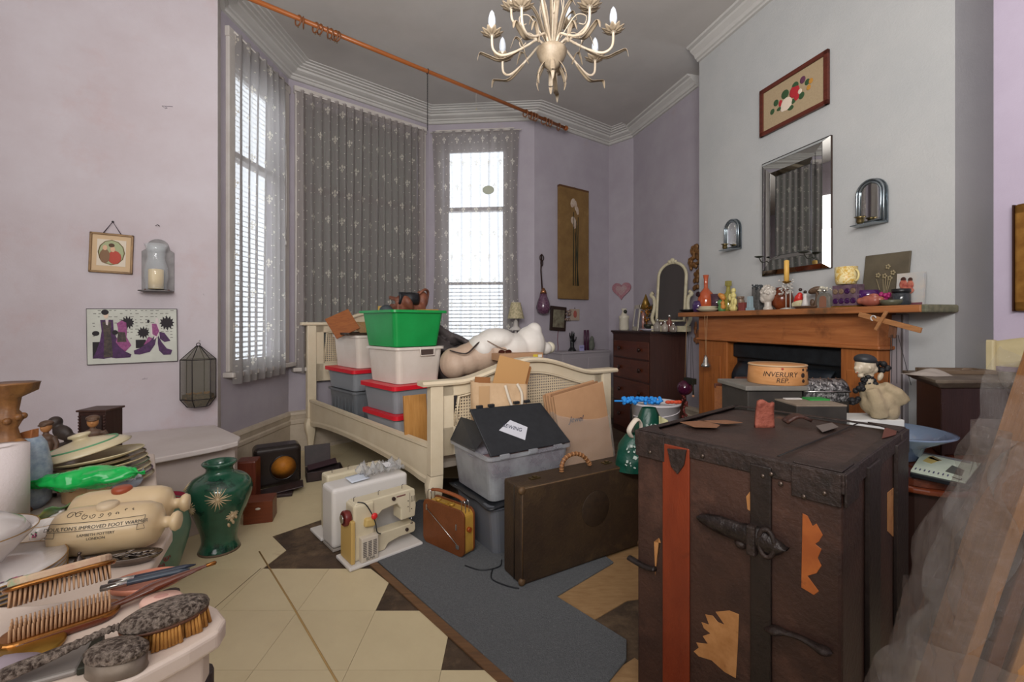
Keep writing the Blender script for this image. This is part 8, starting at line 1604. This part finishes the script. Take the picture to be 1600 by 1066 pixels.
for px_ in (466, 474, 493, 500, 512, 516, 523, 527, 821, 829, 833, 837, 850, 856, 860, 873):
    u = ppos(px_); tilt = random.Random(px_).uniform(-.35, .35)
    rgo = M().tube([(0, .034*cos(t), .034*sin(t)-.010) for t in [i*PI/10 for i in range(20)]],   .0052, 7, closed=True) if proto is None else None
    if proto is None:
        proto = T('curtain_ring', 'x', 'ring', (0, 0, 0)); rgo.build('ring', rg, proto); M().tube([(0, .006*cos(t), -.054+.006*sin(t)) for t in [i*PI/5 for i in range(10)]], .0015, 5, closed=True).build('screw_eye', mat('old_brass'), proto); o = proto
    else: o = dup(proto, (0, 0, 0))
    o.location = PW.at(u, 0, zp-.006); o.rotation_euler = (0, 0, math.atan2(dd.y, dd.x)+tilt)
    left = px_ < 600; n_ring += 1; o['group'] = 'wooden rings bunched at the left of the pole' if left else 'wooden rings bunched at the right end of the pole'
    nm_ = ('first', 'second', 'third', 'fourth', 'fifth', 'sixth', 'seventh', 'eighth'); o['label'] = 'wooden curtain ring, %s from the left on the curtain pole' % nm_[n_ring-1] if left else 'wooden curtain ring, %s back from the right-hand end of the pole' % nm_[16-n_ring]
u = ppos(668); q = PW.at(u, 0, zp); p = T('hanging_chain', 'thin dark chain looped over the curtain pole, hanging to the curtain top', 'chain', q, math.atan2(dd.y, dd.x))
M().tube([(0, .020*cos(t), .020*sin(t)) for t in [i*PI/8 for i in range(16)]], .003, 6, closed=True).build('loop', black, p)
zl = CZ+(HY-205)/FP*q.y-zp; nl = 34; lk_ = None
mb = M()
for i in range(nl):
    z = -.022+(zl+.022)*i/nl; ln = abs(zl)/nl*.62
    mb.tube([((.0045*cos(t) if i % 2 else 0), (0 if i % 2 else .0045*cos(t)), z+ln*sin(t)) for t in [j*PI/4 for j in range(8)]], .0018, 4, closed=True)
mb.build('chain_links', black, p)['kind'] = 'stuff'
q = PW.at(ppos(744), 0, zp-.15); p = T('hanging_hook', 'tiny pale hook dangling on a thread from the curtain pole', 'hook', q, 0); M().tube([(0, 0, 0), (0, 0, .15)], .0012, 5).build('thread', trimw, p); M().tube(spline([(0, 0, 0), (.006, 0, -.012), (0, 0, -.02), (-.008, 0, -.012)], 4), .0022, 5).build('hook', mat('pale_brass', 'b0a27a', .5), p)
# ------------------------------------------------------------------ chandelier
YC = 1.55; kc = YC/FP; xc = (862-800)*kc; zc0 = CZ+(HY-100)/FP*YC
ivc = mat('antique_ivory_metal', 'b8aa97', .5, 0, 'a3937e', 25, bump=.1, bscale=60); ivk = mat('antique_ivory_shade', '8f806c', .55, 0, '7a6b58', 40)
chd = T('chandelier', 'antique ivory metal chandelier with leaf-shaped arms and candle bulbs', 'chandelier', (xc, YC, zc0), 0)
def Z(py): return (100-py)*kc
M().lathe([(2*kc, Z(113)), (4*kc, Z(110)), (12*kc, Z(103)), (19*kc, Z(94)), (23*kc, Z(85)), (24*kc, Z(80)), (22*kc, Z(77)), (8*kc, Z(75)), (4*kc, Z(70)), (3*kc, Z(0)), (3*kc, ZC-zc0)], 30).build('stem_and_bowl', ivk, chd)
M().ell((0, 0, Z(110)), (3.2*kc, 3.2*kc, 3.6*kc), 12, 8).build('finial', mat('pinkish_ivory', 'b89a88', .4), chd)
def leaf(o, pts, w0, nm='leaf', curl=.0):
    P = spline(pts, 6); n_ = len(P)
    def f(u, v):
        q = P[min(n_-1, int(round(v*(n_-1))))]; q2 = P[min(n_-1, int(round(v*(n_-1)))+1)]; d_ = (q2-q) if (q2-q).length > 1e-6 else (q-P[-2]); sd = d_.cross(Vector((0, 0, 1))); sd = sd.normalized() if sd.length > 1e-5 else Vector((1, 0, 0))
        w_ = w0*sin(PI*min(1, .12+.88*v))**.7*(1 if v < .98 else .3); return q+sd*(u-.5)*2*w_+Vector((0, 0, -abs(u-.5)*w_*.8))
    return M().grid(f, 4, n_-1, .0012).build(nm, ivk, o)
def cup(o, c, R, nm='bobeche'):
    def f(u, v):
        a = u*2*PI; r = R*(.15+.85*v)*(1+(.16*cos(10*a)*v)); return (c[0]+r*cos(a), c[1]+r*sin(a), c[2]+R*.30*v**2+.10*R*cos(10*a)*v)
    return M().grid(f, 60, 5, .001).build(nm, ivk, o)
bulb = mat('frosted_bulb', 'b4bac2', .15, 0, emit='c9d2da', estr=.02); plug = mat('candle_sleeve', 'd2c7b8', .5)
# lower tier: (tip pixel x, y of cup, depth offset, bulb top y)
arms = [(754, 55, -.06, 'L'), (786, 109, .16, 'L'), (879, 120, .24, 'B'), (957, 80, .10, 'R'), (1000, 30, -.20, 'R')]
def arm(tx, ty, tz, bulb_=True, R=15.5, base=(6, 78)):
    """tx,tz: cup offset from the stem in photo px; ty: depth in m"""
    c = Vector((tx*kc, ty, Z(tz))); dirn = Vector((c.x, c.y, 0)); L = dirn.length; e = dirn.normalized()
    def at_(r, z): return e*r+Vector((0, 0, z))
    zb = Z(base[1]); pts = [at_(base[0]*kc, zb-.01), at_(L*.22, zb+.028), at_(L*.42, zb+.005), at_(L*.62, min(zb-.02, c.z-.028)), at_(L*.84, c.z-.062), at_(L*.98, c.z-.045), at_(L, c.z)]
    a_ = M().tube(spline(pts, 7), .0042, 8).build('arm', ivc, chd)
    cup(a_, (c.x, c.y, c.z), R*kc); 
    M().lathe([(4.2*kc, 0), (4.2*kc, 13*kc)], 14, tuple(c)).build('candle_sleeve', plug, a_)
    M().lathe([(4*kc, 12*kc), (5.8*kc, 19*kc), (5.6*kc, 26*kc), (3.6*kc, 34*kc), (.6*kc, 39*kc)], 16, tuple(c)).build('bulb', bulb, a_)
    leaf(a_, [at_(L*.55, c.z-.040), at_(L*.85, c.z-.075), at_(L*1.06, c.z-.066), at_(L*1.20, c.z-.060), at_(L*1.24, c.z-.088)], .0095)
    leaf(a_, [at_(L*.45, zb-.02), at_(L*.52, zb+.02), at_(L*.62, zb+.03), at_(L*.70, zb-.01)], .007)
    return a_
for k_ in range(8):
    th = math.radians([190, 148, 80, 33, 345, 300, 238, 112][k_]); R_ = [.205, .20, .20, .20, .205, .20, .20, .20][k_]
    if k_ == 7: continue
    arm(R_*cos(th)/kc, R_*sin(th), 66 if k_ not in (5, 6) else 66)
# upper tier
for k_ in range(4):
    th = math.radians([170, 60, 15, 250][k_]); R_ = .14
    c = Vector((R_*cos(th), R_*sin(th), Z(6))); e = Vector((cos(th), sin(th), 0))
    pts = [e*.012+Vector((0, 0, Z(70))), e*.05+Vector((0, 0, Z(60))), e*.10+Vector((0, 0, Z(45))), e*.135+Vector((0, 0, Z(25))), c]
    a_ = M().tube(spline(pts, 7), .0042, 8).build('arm', ivc, chd); cup(a_, tuple(c), 15*kc); M().lathe([(4.2*kc, 0), (4.2*kc, 13*kc)], 14, tuple(c)).build('candle_sleeve', plug, a_); M().lathe([(4*kc, 12*kc), (5.8*kc, 19*kc), (5.6*kc, 26*kc), (3.6*kc, 34*kc), (.6*kc, 39*kc)], 16, tuple(c)).build('bulb', bulb, a_)
# upright and drooping leaves, wire scrolls
for i in range(8):
    th = 2*PI*i/8+.2; e = Vector((cos(th), sin(th), 0)); leaf(chd, [e*.012+Vector((0, 0, Z(76))), e*.03+Vector((0, 0, Z(50))), e*.05+Vector((0, 0, Z(25))), e*.075+Vector((0, 0, Z(12))), e*.09+Vector((0, 0, Z(24)))], .010, 'upright_leaf')
for i in range(6):
    th = 2*PI*i/6+.5; e = Vector((cos(th), sin(th), 0)); leaf(chd, [e*.025+Vector((0, 0, Z(96))), e*.045+Vector((0, 0, Z(108))), e*.055+Vector((0, 0, Z(122))), e*.05+Vector((0, 0, Z(136)))], .008, 'drooping_leaf')
    q = [e*.01+Vector((0, 0, Z(78))), e*.05+Vector((0, 0, Z(55))), e*.09+Vector((0, 0, Z(38))), e*.125+Vector((0, 0, Z(45))), e*.12+Vector((0, 0, Z(56))), e*.10+Vector((0, 0, Z(52)))]
    M().tube(spline(q, 6), .0018, 6).build('wire_scroll', ivc, chd)
    q = [e*.008+Vector((0, 0, Z(74))), e*.03+Vector((0, 0, Z(40))), e*.045+Vector((0, 0, Z(10))), e*.03+Vector((0, 0, Z(-25)))]
    M().tube(spline(q, 6), .0018, 6).build('wire_scroll', ivc, chd)
M().lathe([(.05, ZC-zc0-.02), (.055, ZC-zc0-.001)], 24).build('ceiling_rose', ivc, chd)
